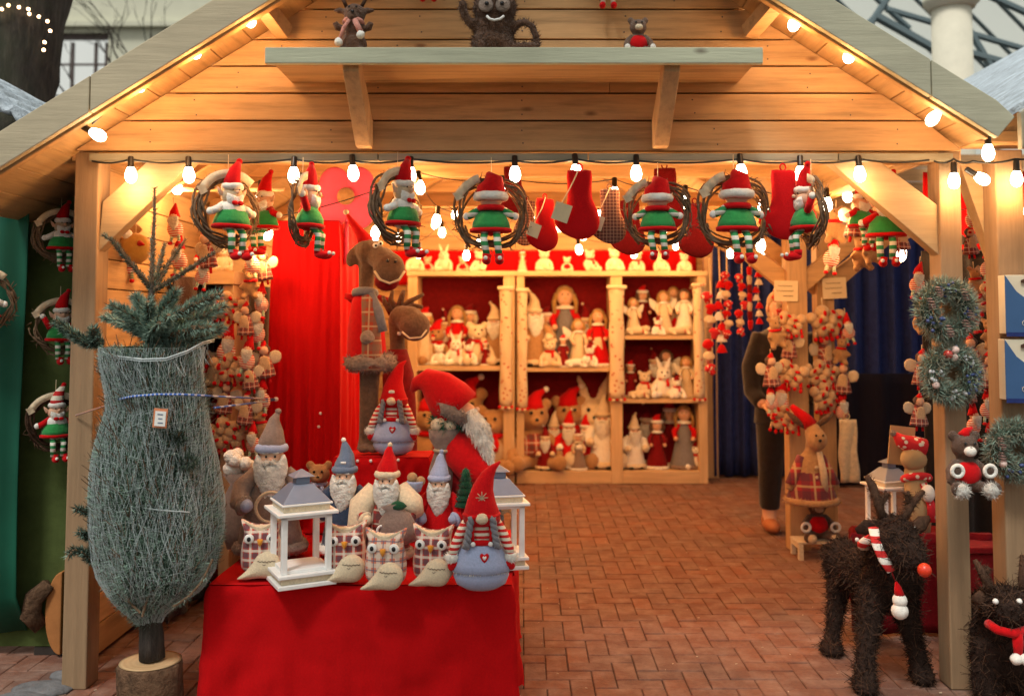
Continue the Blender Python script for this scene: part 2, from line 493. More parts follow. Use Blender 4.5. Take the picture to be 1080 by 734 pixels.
for a in range(-42, 62):
    for bb in range(-2, 76):
        k = (a-bb) % 4
        if k == 0: x0, x1, y0, y1 = a*W, (a+2)*W, bb*W, (bb+1)*W
        elif k == 3: x0, x1, y0, y1 = a*W, (a+1)*W, bb*W, (bb+2)*W
        else: continue
        y0 += 2.9; y1 += 2.9
        j = J*rg.uniform(.5, 1.1)/2
        x0 += j; x1 -= j; y0 += j; y1 -= j; t = .004; zz = rg.uniform(-.0025, .0025)
        z = [zz+rg.uniform(-.0012,.0012) for _ in range(4)]
        mb.add([(x0,y0,-.012),(x1,y0,-.012),(x1,y1,-.012),(x0,y1,-.012),
                (x0,y0,z[0]-t),(x1,y0,z[1]-t),(x1,y1,z[2]-t),(x0,y1,z[3]-t),
                (x0+t,y0+t,z[0]),(x1-t,y0+t,z[1]),(x1-t,y1-t,z[2]),(x0+t,y1-t,z[3])],
               [(0,1,5,4),(1,2,6,5),(2,3,7,6),(3,0,4,7),(4,5,9,8),(5,6,10,9),(6,7,11,10),(7,4,8,11),(8,9,10,11)])
struct('paving', mb, BRICK, smooth=False)
lt = MB()
for k in range(150):
    x, y = rg.uniform(-1.9, 1.9), 3.4+rg.random()**1.4*5.5; a = rg.uniform(0, 180); l_ = rg.uniform(.004, .012)
    lt.box((x, y, .004), (l_, l_*rg.uniform(.2,.8), .002), rotm(rg.uniform(-10,10), rg.uniform(-10,10), a))
tag(part('floor_litter', lt, felt('straw_flecks', (.50,.40,.28), .4, 60), None, smooth=False), 'pale flecks of straw and wood chips scattered over the bricks', 'litter', None, 'stuff')
# broken grey kerb stones by the left post
m = felt('grey_stone', (.17,.17,.18), .3, 12, .9, 0, 1, .02)
mb = MB()
def rock(mb, c, r, seed):
    t = MB(); t.ell((0,0,0), r, seg=14, rings=8); t.wob(.35*min(r), 6/max(r)*.25, seed)
    mb.join(t, c=c)
for i, (px, py, r) in enumerate([(45,718,(.13,.09,.022)), (72,704,(.08,.05,.018)), (20,728,(.12,.07,.018)), (58,732,(.1,.05,.016))]):
    q = P(px, py, 1.555/((py-337)/1000)); rock(mb, (q.x, q.y, .004), r, i)
struct('ground_stones', mb, m)

# ------------------------------------------------------------------ the hut
SY = 4.08                                   # front face of the posts
stall = thing('market_stall', 'open wooden christmas market hut of pine boards, its gable hung with light bulbs', 'market stall', (0,SY,0))
def sp_(name, mb, mat, bev=.004): return part(name, mb, mat, stall, smooth=False, bevel=bev, world=True)
PT = 2.30                                   # top of the posts
XL0, XL1, XR0, XR1 = -1.945, -1.84, 1.80, 1.895
def postbox(x0, x1, y0, y1, z1=PT): return MB().bx(x0, x1, y0, y1, 0, z1)
for x0, x1 in ((XL0, XL1), (XR0, XR1)): sp_('post', postbox(x0, x1, SY, SY+.12), M_['postZ'], .006)
sp_('post', postbox(1.80, 1.94, 6.48, 6.60), M_['pineZ'])
sp_('post', postbox(2.05, 2.17, 6.62, 6.74), M_['pineZ'])
sp_('tie_beam', MB().bx(1.95, 2.3, 6.63, 6.73, PT+.003, PT+.1), M_['pineX'])
for y in (5.8, 7.6, 9.4): sp_('post', postbox(-1.93, -1.82, y, y+.1), M_['pineZ'])
sp_('post', postbox(1.80, 1.92, 9.42, 9.52), M_['pineZ'])
# roof geometry: ridge at X=0
YF = 3.72
def zroof(x, y=YF): return 0
A = P(553, -165, YF); B = P(1057, 147, YF); sl = (A.z-B.z)/(B.x-A.x)
ZR = A.z
def zr(x): return ZR-sl*abs(x)             # underside of the barge boards
TH = P(1000,71,YF).z-P(1000,110,YF).z      # their vertical depth
for sgn, xe, m in ((-1, -2.32, M_['greyX']), (1, 1.88, M_['greyX'])):
    # two lengths of board meet in a butt joint
    cut = -1.72 if sgn < 0 else 1.62
    for xa, xb, yy in ((0, cut, 0), (cut+sgn*.004, xe, .0)):
        pl = [(xa, zr(xa)), (xb, zr(xb)), (xb+(.07 if xb == xe else 0)*sgn, zr(xb)+TH*(.55 if xb == xe else 1)), (xb, zr(xb)+TH), (xa, zr(xa)+TH)]
        if xb != xe: pl = [pl[0], pl[1], pl[3], pl[4]]
        if sgn > 0: pl = pl[::-1]
        mb = MB(); mb.prism(pl, YF+yy, YF+yy+.035)
        sp_('barge_board', mb, wood('barge', (.58,.50,.35) if sgn < 0 else (.52,.51,.38), 'x', dark=(.14,.11,.08), var=.16), .004)
# roof decking: boards running front to back on each slope
for sgn in (-1, 1):
    mb = MB(); n = 18; xe = 2.35 if sgn < 0 else 1.9
    for i in range(n):
        xa, xb = xe*i/n, xe*(i+1)/n-.006
        za, zb = zr(xa)+.035, zr(xb)+.035
        c = [(sgn*xa, za), (sgn*xb, zb), (sgn*xb, zb+.02), (sgn*xa, za+.02)]
        if sgn > 0: c = c[::-1]
        mb.prism(c, YF+.036, 9.6)
    sp_('roof', mb, M_['pineY'], 0)
    mb = MB(); c = [(0, zr(0)+.06), (sgn*xe, zr(xe)+.06), (sgn*xe, zr(xe)+.075), (0, zr(0)+.075)]
    if sgn > 0: c = c[::-1]
    mb.prism(c, YF+.036, 9.6); sp_('roof_felt', mb, plain('roof_felt_black', (.03,.03,.03), .9), 0)
# trim lit from below, just behind the barge board
for sgn in (-1, 1):
    xe = 2.3 if sgn < 0 else 1.86
    c = [(0, zr(0)-.012), (sgn*xe, zr(xe)-.012), (sgn*xe, zr(xe)+.034), (0, zr(0)+.034)]
    if sgn > 0: c = c[::-1]
    mb = MB().prism(c, YF+.037, YF+.075); sp_('fascia_batten', mb, M_['pineX'])
# gable boards
edges = [160, 127.5, 98.5, 70, 42, 10, -22, -54, -86, -120, -150]
YG = 4.03
mb = MB()
for a, b2 in zip(edges, edges[1:]):
    z0, z1 = P(500, a, YG).z+.0035, P(500, b2, YG).z-.0035
    if z0 > ZR+.02: break
    xm0 = (ZR+.03-z0)/sl; xm1 = max(.0, (ZR+.03-z1)/sl)
    x0 = max(-1.96, -xm0); x1 = min(1.88, xm0); x2 = min(1.88, xm1); x3 = max(-1.96, -xm1)
    # split into two lengths, staggered
    if x2 <= .01: mb.prism([(x0,z0),(x1,z0),(0,z1)][::1], YG, YG+.024); continue
    jx = rg.uniform(-.9, .9) if a < 120 and x2 > 1 else None
    if jx is None: mb.prism([(x0,z0),(x1,z0),(x2,z1),(x3,z1)], YG, YG+.024)
    else:
        mb.prism([(x0,z0),(jx-.001,z0),(jx-.001,z1),(x3,z1)], YG, YG+.024); mb.prism([(jx+.001,z0),(x1,z0),(x2,z1),(jx+.001,z1)], YG, YG+.024)
sp_('gable_wall', mb, M_['pineX'], .003)
z0 = P(500,159,YG).z; xm0 = (ZR+.03-z0)/sl
sp_('gable_shade_backing', MB().prism([(-1.9,z0),(1.84,z0),(1.84,ZR+.02-sl*1.84),(0,ZR),(-1.9,ZR+.02-sl*1.9)], YG+.026, YG+.034), plain('gap_shade_dark', (.035,.022,.015), .9), 0)  # added dark sheet: puts shade into the board gaps, stops interior light leaking
zb = P(500,160,YG).z
zh0, zh1 = P(500,170,YG).z, P(500,162,YG).z
mb = MB(); x = -1.86
for x1 in (-.62, .28, 1.35, 1.845): mb.bx(x, x1-.004, YG-.004, YG+.03, zh0, zh1); x = x1
sp_('batten', mb, M_['greyX'], .003)
sp_('header_beam', MB().bx(-1.96, 1.9, SY+.002, SY+.118, zh0+.01, zb+.09), M_['pineX'])
nl = MB()
for a, b2 in zip(edges[:6], edges[1:]):
    zz = (P(500,a,YG).z+P(500,b2,YG).z)/2
    xm0 = min(1.8, (ZR-.08-zz)/sl)
    for fx in (-.97, -.5, 0, .5, .97):
        for dz in (-.03, .03): nl.ell((xm0*fx+rg.uniform(-.01,.01), YG-.0015, zz+dz+rg.uniform(-.006,.006)), (.0035,.002,.0035), seg=8, rings=4)
sp_('nails', nl, plain('nail_steel', (.12,.10,.09), .4, .8), 0)
# braces of the front frame
def brace(pts, y0, y1, mat='pineX'):
    q = [P(a, b2, y0) for a, b2 in pts]
    return MB().prism([(p.x, p.z) for p in q], y0, y1)
sp_('brace', brace([(103,266),(108,213),(158,168),(207,168),(104,266)][:4], SY+.02, SY+.09), wood('brace_wood', (.50,.36,.21), 'x', knots=False, var=.15))
sp_('brace', brace([(872,168),(925,168),(991,218),(991,270)][::1], SY+.02, SY+.09), wood('brace_wood', (.50,.36,.21), 'x', knots=False, var=.15))
# braces at the free posts
for x0, y, s_ in ((1.87, 6.5, 1), (2.11, 6.64, 1)):
    for dx in (-1, 1):
        mb = MB(); h0 = 1.72
        c = [(x0+dx*.05, h0), (x0+dx*.05, h0+.16), (x0+dx*.58, PT-.02), (x0+dx*.70, PT-.02)]
        if dx < 0: c = c[::-1]
        mb.prism(c[::-1], y+.02, y+.09); sp_('brace', mb, M_['pineX'])
mb = MB()
sp_('wall_plate', MB().bx(1.80, 1.93, SY+.13, 9.6, PT+.002, PT+.12), M_['pineY'])
sp_('wall_plate', MB().bx(-1.95, -1.82, SY+.13, 9.6, PT+.002, PT+.12), M_['pineY'])
for y in (5.75, 7.3):
    sp_('tie_beam', MB().bx(-1.9, 1.9, y, y+.07, PT+.125, PT+.24), M_['pineX'])
for y in (4.9, 5.9, 6.9, 7.9, 8.9):
    for sgn in (-1, 1):
        xe = 1.9
        c = [(0, zr(0)-.07), (sgn*xe, zr(xe)-.07), (sgn*xe, zr(xe)+.033), (0, zr(0)+.033)]
        if sgn > 0: c = c[::-1]
        sp_('rafter', MB().prism(c, y, y+.05), M_['pineX'])
# back wall: horizontal boards right across both huts, side wall on the left
mb = MB(); z = .02
while z < 3.3:
    x1 = 5.6 if z < 2.2 else min(5.6, 1.95)
    if z < PT: mb.bx(-2.0, 1.95, 9.6, 9.625, z, z+.135)
    else:
        xm = max(.05, (ZR+.03-z)/sl); xm2 = max(.02, (ZR+.03-z-.135)/sl)
        mb.prism([(-min(xm,2),z),(min(xm,2),z),(min(xm2,2),z+.135),(-min(xm2,2),z+.135)], 9.6, 9.625)
    z += .14
sp_('back_wall', mb, wood('back_boards', (.60,.38,.19), 'x', knots=False), .003)
mb = MB(); z = .02
while z < 2.36: mb.bx(-1.985, -1.955, 4.25, 9.6, z, z+.135); z += .14
sp_('side_wall', mb, M_['pineY'], .003)
# vertical boards of the left wall lining, half way in (seen as upright planks behind the tree)
mb = MB(); x = -1.95
# ------------------------------------------------------------------ shelf on the gable with its two brackets
def Z(py, Y): return P(500, py, Y).z
def X(px, Y): return (px-CX)/F*Y            # close enough for a level line
ledY = 3.61
z0, z1 = Z(67, ledY), Z(50, ledY)
x0, x1 = P(279,60,ledY).x, P(805,60,ledY).x
mb = MB().bx(x0, x1, ledY, ledY+.03, z0, z1)
ledge = part('shelf', mb, M_['greyledge'], stall, smooth=False, bevel=.004, world=True)
mb = MB().bx(x0+.004, x1-.004, ledY+.032, YG-.002, z1-.034, z1-.004)
o = part('shelf_board', mb, M_['pineX'], ledge, smooth=False, bevel=.002); 
for xa, xb, xc, xd in ((360,377,380,393), (696,713,693,706)):
    a, b2 = P(xa,70,ledY+.05), P(xb,70,ledY+.05); w_ = b2.x-a.x
    c0 = P((xc+xd)/2, 157, YG-.01)
    xm = (P((xa+xb)/2,70,ledY+.05).x+c0.x)/2; zt = z1-.036; zbm = c0.z
    # a raking strut with two legs
    vs = []
    for xx in (xm-.032, xm+.032): vs += [(xx, ledY+.05, zt), (xx, ledY+.05, zt-.045), (xx, YG-.07, zbm), (xx, YG-.004, zbm), (xx, YG-.004, zbm+.12), (xx, ledY+.13, zt)]
    n = 6; fs = [tuple(range(n))[::-1], tuple(range(n,2*n))]+[(i, (i+1)%n, (i+1)%n+n, i+n) for i in range(n)]
    part('bracket', MB().add(vs, fs), M_['pineZ'], ledge, smooth=False, bevel=.004)
# two short struts under the eaves beside the shelf
for (a, b2, c2, d) in ((272,-2,300,35), (822,-2,790,35)):
    p, q = P(a, b2, YF+.1), P(c2, d, YG-.03)
    mb = MB().tube([p, q], [.045, .045], seg=4); sp_('strut', mb, M_['pineX'], .003)

# ------------------------------------------------------------------ the neighbouring hut on the right
hut = thing('market_stall', 'neighbouring pine hut at the right edge, one post and a slanting brace in view', 'market stall', (2.2,SY,0))
def hp(name, mb, mat, bev=.004): return part(name, mb, mat, hut, smooth=False, bevel=bev, world=True)
xa = P(1059,500,SY).x
hp('post', MB().bx(xa, xa+.12, SY, SY+.12, 0, PT-.01), M_['postZ'], .006)
hp('header_beam', MB().bx(1.93, 4.6, SY-.03, SY+.1, PT+.01, PT+.15), M_['pineX'])
hp('batten', MB().bx(1.90, 4.6, SY-.06, SY-.032, PT+.012, PT+.06), M_['pineX'])
hp('brace', brace([(1012,172),(1046,172),(1052,214),(1052,286)], SY+.12, SY+.2), wood('brace_wood', (.50,.36,.21), 'x', knots=False, var=.15))
mb = MB()
xr = 3.9
z_e = Z(147,YF)
c = [(2.0, z_e-.03), (xr, z_e+sl*(xr-2.0)), (xr, z_e+sl*(xr-2.0)+TH), (2.0, z_e+TH-.03)]
hp('barge_board', MB().prism(c, YF+.05, YF+.085), M_['greyX'])
c = [(1.93, z_e+TH-.07), (xr, z_e+sl*(xr-2.0)+TH+.02), (xr, z_e+sl*(xr-2.0)+TH+.05), (1.93, z_e+TH-.04)]
ICE = felt('blue_white_tarp', (.50,.58,.66), .35, 9, .6, 0, 1, .03)
hp('roof', MB().prism(c, YF+.087, 9.6), ICE, 0)
mb = MB(); z = .02
while z < 3.2: mb.bx(2.0, 6.0, 9.6, 9.625, z, z+.135); z += .14
hp('back_wall', mb, M_['pineX'], .003)
hp('side_wall', MB().bx(5.9, 5.93, 4.4, 9.6, 0, 2.5), M_['pineY'])
# the neighbour on the left: green tarpaulin walls and a snowy blue roof
tent = thing('market_stall', 'green tarpaulin stall side at the left edge with a pale blue roof', 'market stall', (-2.4,4.6,0))
m, nt, b = nmat('green_tarp'); v = objc(nt); n = noise_(nt, v, 4, 4); 
nt.links.new(ramp(nt, n, [(.3, (.006,.075,.045)), (.7, (.008,.10,.06))]), b.inputs['Base Color']); b.inputs['Roughness'].default_value = .55; b.inputs['Specular IOR Level'].default_value = .25
TARP = m; OLIVE = felt('olive_panel', (.075,.105,.03), .2, 8, .9, 0, .4)
def sheet(fn, nu, nv):
    vs = [fn(i/nu, j/nv) for j in range(nv+1) for i in range(nu+1)]
    fs = [(j*(nu+1)+i, j*(nu+1)+i+1, (j+1)*(nu+1)+i+1, (j+1)*(nu+1)+i) for j in range(nv) for i in range(nu)]
    return MB().add(vs, fs)
x25 = X(24, 4.35)
mb = sheet(lambda u, v: (-3.4+u*(x25+3.4), 4.35+.02*math.sin(u*40)+.015*math.sin(v*6+u*9)+(.10*u if v < .02 else 0), .12+v*2.15), 80, 12)
o = part('tarpaulin', mb, TARP, tent, world=True); s = o.modifiers.new('t','SOLIDIFY'); s.thickness = .006
mb = MB()
x = x25-.02
for i in range(3): mb.bx(x, x+.12, 4.50, 4.53, .1, 2.4); x += .1215
xe = X(84, 4.5)
part('side_panel', MB().bx(x25-.4, xe+.08, 4.50, 4.53, .04, 2.42), OLIVE, tent, world=True, smooth=False)
mb = sheet(lambda u, v: (-3.4+u*1.42, 4.1+.2*v, 2.32-.12*v+.04*math.sin(u*14+v*3)-.10*u), 30, 8)
q1, q2 = P(-60,60,4.3), P(38,128,4.3)
mb = sheet(lambda u, v: (q1.x+(q2.x-q1.x)*u, 4.2+v*2.5, q1.z+(q2.z-q1.z)*u+.02*math.sin(u*30+v*8)), 40, 12)
o = part('roof', mb, ICE, tent, world=True); s = o.modifiers.new('t','SOLIDIFY'); s.thickness = .03
part('beam', MB().bx(-3.4, -1.97, 4.36, 4.44, 2.2, 2.34), plain('dark_beam', (.05,.04,.035), .8), tent, world=True, smooth=False)
# what stands under the left eave: dark gap, folded brown board
# ------------------------------------------------------------------ hall roof, column, house and trees beyond
house = thing('house', 'cream town house with a dark framed window behind the left roof slope', 'house', (-9,22,0))
def hw(name, mb, mat, par=house, bev=0): return part(name, mb, mat, par, smooth=False, bevel=bev, world=(par is house))
CREAMW = felt('cream_render', (.62,.62,.50), .06, 3, .9, 0, .2)
Yh = 22
q = P(45,35,Yh); q2 = P(113,100,Yh)
# wall with a real opening
wl, wr, wt, wb = q.x, q2.x, q.z, q2.z-1.5
mb = MB().bx(-16, wl, Yh, Yh+.4, 0, 16).bx(wr, 2, Yh, Yh+.4, 0, 16).bx(wl, wr, Yh, Yh+.4, wt, 16).bx(wl, wr, Yh, Yh+.4, 0, wb)
hw('wall', mb, CREAMW)
hw('cornice', MB().bx(-16, 2, Yh-.18, Yh-.001, Z(30,Yh), Z(25,Yh)), CREAMW)
wf = hw('window', MB().bx(wl, wr, Yh+.1, Yh+.16, Z(41,Yh), wt).bx(wl, wl+.12, Yh+.1, Yh+.16, wb, wt-.2).bx(wr-.12, wr, Yh+.1, Yh+.16, wb, wt-.2)
   .bx(X(66,Yh), X(69,Yh), Yh+.09, Yh+.15, wb, wt-.2).bx(X(91,Yh), X(94,Yh), Yh+.09, Yh+.15, wb, wt-.2).bx(wl+.12, wr-.12, Yh+.105, Yh+.145, Z(68,Yh), Z(66,Yh)), plain('brown_frame', (.06,.035,.03), .5))
o = part('pane', MB().bx(wl, wr, Yh+.2, Yh+.22, wb, wt), plain('window_glass', (.38,.42,.48), .1), wf, smooth=False); o.matrix_parent_inverse = Matrix.Translation(-house.location)
hall = thing('market_hall', 'market hall roof of pale glass on steel trusses above the right roof slope', 'hall', (6,14,0))
STEEL = plain('grey_blue_steel', (.12,.17,.19), .5)
GL = felt('milky_glass', (.78,.82,.74), .03, 2, .3, 0, 0)
Yb = 15
# rafters fall to the right; the roof climbs away from the viewer
def hl(px, py, Y): return P(px, py, Y)
mb = MB()
for k in range(16):
    x = 4.2+k*.62
    p0 = Vector((x-6.2, 12.2, 9.2)); p1 = Vector((x+2.0, 16.5, 4.2))
    mb.tube([p0, p1], .035, seg=6)
part('glazing_bar', mb, STEEL, hall, world=True, smooth=False)
mb = sheet(lambda u, v: (4.2-6.2+u*9.3+8.2*v, 12.23+4.3*v, 9.25-5.0*v), 8, 8)
m, nt, b = nmat('milky_roof_glass'); b.inputs['Base Color'].default_value = (.85,.88,.80,1); b.inputs['Roughness'].default_value = .4
tr = nd(nt, 'ShaderNodeBsdfTransparent'); tl = nd(nt, 'ShaderNodeBsdfTranslucent'); tl.inputs[0].default_value = (.9,.93,.84,1)
mx = nd(nt, 'ShaderNodeMixShader'); mx.inputs[0].default_value = .55; mx2 = nd(nt, 'ShaderNodeMixShader'); mx2.inputs[0].default_value = .15
nt.links.new(tr.outputs[0], mx.inputs[1]); nt.links.new(tl.outputs[0], mx.inputs[2]); nt.links.new(mx.outputs[0], mx2.inputs[1]); nt.links.new(b.outputs[0], mx2.inputs[2])
nt.links.new(mx2.outputs[0], nt.nodes['Material Output'].inputs[0])
part('glass_roof', mb, m, hall, world=True, smooth=False)
for a, b2, r in (((905,45),(945,-15),.07), ((925,18),(1000,60),.10), ((935,10),(1080,52),.07), ((1015,20),(1045,70),.08), ((1030,-10),(1085,15),.08), ((900,40),(935,5),.05), ((915,-10),(960,30),.05), ((1018,55),(1065,68),.09)):
    p, q = P(a[0], a[1], 11.4), P(b2[0], b2[1], 11.4); part('truss', MB().tube([p, q], r*.6, seg=6), STEEL, hall, world=True, smooth=False)
colm = thing('column', 'round cream column with a moulded ring behind the right roof slope', 'column', (P(1003,0,9.9).x, 9.9, 0))
CREAMC = felt('cream_column', (.66,.63,.52), .08, 4, .8, 0, .2)
part('shaft', MB().lathe([(.2,0),(.2,Z(9,9.9)-.02)], 32), CREAMC, colm)
zt = Z(9,9.9)
part('capital', MB().lathe([(.2,zt-.02),(.235,zt-.01),(.25,zt+.03),(.28,zt+.05),(.28,zt+.11),(.22,zt+.14),(.18,zt+.5)], 32), CREAMC, colm)

def tree_trunk(path, rad, seg=28, amp=.03, seed=0):
    mb = MB()
    pts = []; rr = []
    for (a, ra), (b2, rb) in zip(zip(path, rad), zip(path[1:], rad[1:])):
        for k in range(8): t = k/8; pts.append(Vector(a).lerp(Vector(b2), t)); rr.append(ra+(rb-ra)*t)
    pts.append(Vector(path[-1])); rr.append(rad[-1])
    mb.tube(pts, rr, seg=seg)
    for i, v in enumerate(mb.v):
        n = noise.noise(Vector((v.x*9+seed, v.y*9, v.z*1.8)))+.5*noise.noise(Vector((v.x*20, v.y*20+seed, v.z*5)))
        mb.v[i] = v+Vector((n*amp, n*amp, 0))
    return mb
Yt = 7.2
bt = thing('bare_tree', 'thick dark tree trunk wound with fairy lights behind the left roof corner', 'tree', (P(12,300,Yt).x, Yt, 0))
m, nt, b = nmat('oak_bark'); v = objc(nt, (9,9,1.6)); n = noise_(nt, v, 2.2, 8, .7); n2 = noise_(nt, objc(nt), 1.5, 3)
c = ramp(nt, n, [(.35, (.018,.013,.011)), (.55, (.055,.042,.036)), (.75, (.12,.10,.08))]); c = mix(nt, ramp(nt, n2, [(.45,(0,0,0)),(.7,(.5,.5,.5))]), c, (.05,.08,.03))
nt.links.new(c, b.inputs['Base Color']); b.inputs['Roughness'].default_value = .95; bump(nt, b, n, 1, .05)
OAK = m
part('trunk', tree_trunk([(0,0,0),(0,0,2.4),(.02,0,3.3),(.1,0,4.2),(.2,.1,5.5)], [.32,.25,.235,.27,.2], amp=.03), OAK, bt)
part('limb', tree_trunk([(.1,0,3.9),(.5,.2,4.9),(1.1,.4,6.0)], [.16,.1,.07], 16, .015, 3), OAK, bt)
part('limb', tree_trunk([(0,0,3.6),(-.6,.1,4.6),(-1.3,.1,5.6)], [.17,.1,.07], 16, .015, 5), OAK, bt)
fl = thing('fairy_lights', 'string of tiny warm fairy lights wound round the thick tree trunk', 'fairy lights', (bt.location.x, Yt, 3.4))
pts = []; bulbs = []
pxs = [(-4,14),(2,9),(9,6),(20,8),(30,12),(41,18),(52,34),(47,45),(46,53)]
for i, (a, b2) in enumerate([(-6,12),(2,10),(9,6),(20,8),(30,10),(31,15),(41,18),(50,23),(53,33),(47,45),(46,53)]):
    q = P(a, b2, Yt-.29); pts.append(q-fl.location)
part('wire', MB().tube(pts, .004, seg=5), CABLE, fl)
for q in pts: part('lamp', MB().ell(q, .011, seg=8, rings=6), FAIRY, fl)
# thin bare tree between house and hut
bb = thing('bare_tree', 'slender leafless branches in front of the cream town house', 'tree', (-6.4,15,0))
mb = MB()
part('trunk', MB().tube([(-.2,0,0),(-.1,0,2.5),(0,.1,4.5)], [.12,.09,.05]), OAK, bb)
def twig(mb, p, d, ln, r, dep, rg):
    q = p+d*ln; mid = p+d*ln*.5+Vector((rg.uniform(-1,1),rg.uniform(-.3,.3),rg.uniform(-1,1)))*ln*.06
    mb.tube([p, mid, q], [r, r*.8, r*.6], seg=5)
    if dep == 0: return
    for _ in range(rg.choice((2,3))):
        nd_ = (d+Vector((rg.uniform(-1,1), rg.uniform(-.4,.4), rg.uniform(-.7,.9)))*.75).normalized()
        twig(mb, p+d*ln*rg.uniform(.45,1), nd_, ln*rg.uniform(.55,.8), r*.55, dep-1, rg)
rg2 = random.Random(5)
for k in range(6): twig(mb, Vector((0,.1,4.3)), Vector((rg2.uniform(-.9,.9), rg2.uniform(-.3,.3), rg2.uniform(.2,1))).normalized(), 1.2, .03, 4, rg2)
part('crown', mb, OAK, bb)
# added unseen backing, blocks daylight through the gaps between the boards
sp_('added_wall_backing', MB().bx(-2.02, 6.0, 9.63, 9.65, 0, 2.35).prism([(-2,2.352),(2,2.352),(.1,ZR),(-.1,ZR)], 9.63, 9.65), plain('roof_felt_black', (.03,.03,.03), .9), 0)
sp_('added_wall_backing', MB().bx(-2.02, -1.99, 4.25, 9.62, 0, 2.36), plain('roof_felt_black', (.03,.03,.03), .9), 0)
# ------------------------------------------------------------------ light strings
def glow_lamp(parent, loc, watts, col=(1,.48,.15), r=.03):
    l = bpy.data.lights.new('bulb_light', 'POINT'); l.energy = watts; l.color = col; l.shadow_soft_size = r
    o = bpy.data.objects.new('bulb_light', l); COL.objects.link(o); o.parent = parent; o.location = loc
BULBG = MB().lathe([(.012,.004),(.02,-.012),(.027,-.034),(.0285,-.05),(.024,-.068),(.013,-.080),(.0001,-.083)], 16)
BULBS = MB().lathe([(.010,.052),(.0145,.048),(.0155,.004),(.017,.002),(.017,-.004),(.012,-.006)], 14)
_first = []
def bulb(root, loc, tilt=(0,0,0), watts=4, s=1.0):
    """glass + socket; loc is where the glass meets the socket, local to the string"""
    if not _first:
        g = part('bulb', BULBG, GLOW, root); k = part('socket', BULBS, SOCK, g); _first.append((g, k))
    else:
        g = _first[0][0].copy(); COL.objects.link(g); g.parent = root
        k = _first[0][1].copy(); COL.objects.link(k); k.parent = g
    g.location = loc; g.rotation_euler = [R(a) for a in tilt]; g.scale = (s,s,s)
    if watts:
        d = Euler([R(a) for a in tilt]).to_matrix() @ Vector((0,0,-.12*s)); glow_lamp(root, Vector(loc)+d, watts)
def string(label, path, items, group='light strings of the hut', sag=.012):
    """items: (px, py of glass top, Y, tilt, watts)"""
    base = Vector(path[0]); r = thing('string_lights', label, 'string lights', base, group=group)
    pts = []
    for a, b2 in zip(path, path[1:]):
        a, b2 = Vector(a), Vector(b2)
        for k in range(6): t = k/6; pts.append(a.lerp(b2, t)-Vector((0,0,sag*4*t*(1-t)))-base)
    pts.append(Vector(path[-1])-base)
    part('cable', MB().tube(pts, .0045 if group.startswith('light') else .0028, seg=6), CABLE, r)
    for px, py, Y, tilt, wt in items: bulb(r, P(px, py, Y)-base, tilt, wt, .86 if group.startswith('light') else .95)
    return r
yb = SY-.055
front = [(138,176),(199,176),(310,176),(372,174),(433,176),(543,175),(607,173),(671,174),(781,173),(844,175),(906,175)]
string('black cable of white bulbs strung along the batten under the gable boards',
       [P(x, 170, yb) for x in (97,)] + [P(x, 168+(i%2)*2, yb) for i, (x, _) in enumerate(front)] + [P(980,169,yb)],
       [(x, y, yb, (0, rnd.uniform(-5,5), 0), 2.5) for x, y in front])
string('bulbs climbing the underside of the left barge board',
       [P(97,131,3.80), P(145,79,3.80), P(204,44,3.80), P(262,11,3.80), P(330,-30,3.80)],
       [(95,138,3.80,(0,-62,0),1.6),(143,80,3.80,(0,-20,0),1.6),(202,45,3.80,(0,-20,0),1.6),(260,12,3.80,(0,-20,0),1.6)])
string('bulbs climbing the underside of the right barge board',
       [P(1042,141,3.84), P(990,112,3.82), P(900,46,3.80), P(845,10,3.80), P(790,-30,3.80)],
       [(841,16,3.80,(0,20,0),1.6),(900,50,3.80,(0,24,0),1.6),(990,118,3.80,(0,40,0),1.6),(1042,152,3.80,(0,0,0),1.6)])
string('short run of bulbs crossing from the right post to the next hut',
       [P(985,170,SY-.06), P(1006,168,SY-.06), P(1026,170,SY-.06), P(1070,168,SY-.06), P(1120,160,SY-.06)],
       [(1006,182,SY-.06,(0,0,0),1.6),(1028,184,SY-.06,(0,-58,0),1.6),(1072,180,SY-.06,(0,0,0),1.6)])
# inside the hut: strings under the rafters
inner = [
 ('first inner string of bulbs crossing the hut just behind the front beam', 4.95, [(186,190),(275,200),(283,238),(442,190),(530,195),(648,197),(722,205),(805,210),(872,208)]),
 ('second inner string of bulbs crossing the hut above the red pedestal', 5.6, [(397,238),(435,182),(461,226),(512,230),(614,240),(667,238),(738,222),(803,252),(893,200)]),
 ('third inner string of bulbs low before the back cabinets', 7.4, [(396,250),(442,262),(466,240),(492,264),(552,232),(610,258),(668,262),(735,246),(770,262),(802,262),(895,222)]),
 ('fourth inner string of bulbs under the back rafters', 8.2, [(250,262),(300,240),(380,235),(459,232),(530,236),(577,250),(640,240),(700,238)]),
]
for lab, Y, xs in inner:
    string(lab, [P(x, y-8, Y) for x, y in xs], [(x, y, Y, (0, rnd.uniform(-8,8), 0), 5.4 if Y < 7 else 8.5) for x, y in xs], 'inner light strings', .03)
xs5 = [(330,232),(420,246),(480,222),(505,252),(560,225),(590,236),(632,222),(655,250),(712,255)]
string('fifth inner string of bulbs close to the back wall boards', [P(x, y-8, 8.9) for x, y in xs5], [(x, y, 8.9, (0, rnd.uniform(-8,8), 0), 5) for x, y in xs5], 'inner light strings', .03)
string('string of bulbs in the neighbouring hut behind the right posts', [P(940,255,5.2), P(1000,225,5.2), P(1075,200,5.2)],
       [(953,262,5.2,(0,20,0),5),(1003,224,5.2,(0,0,0),5),(1085,215,5.2,(0,0,0),5)], 'inner light strings')

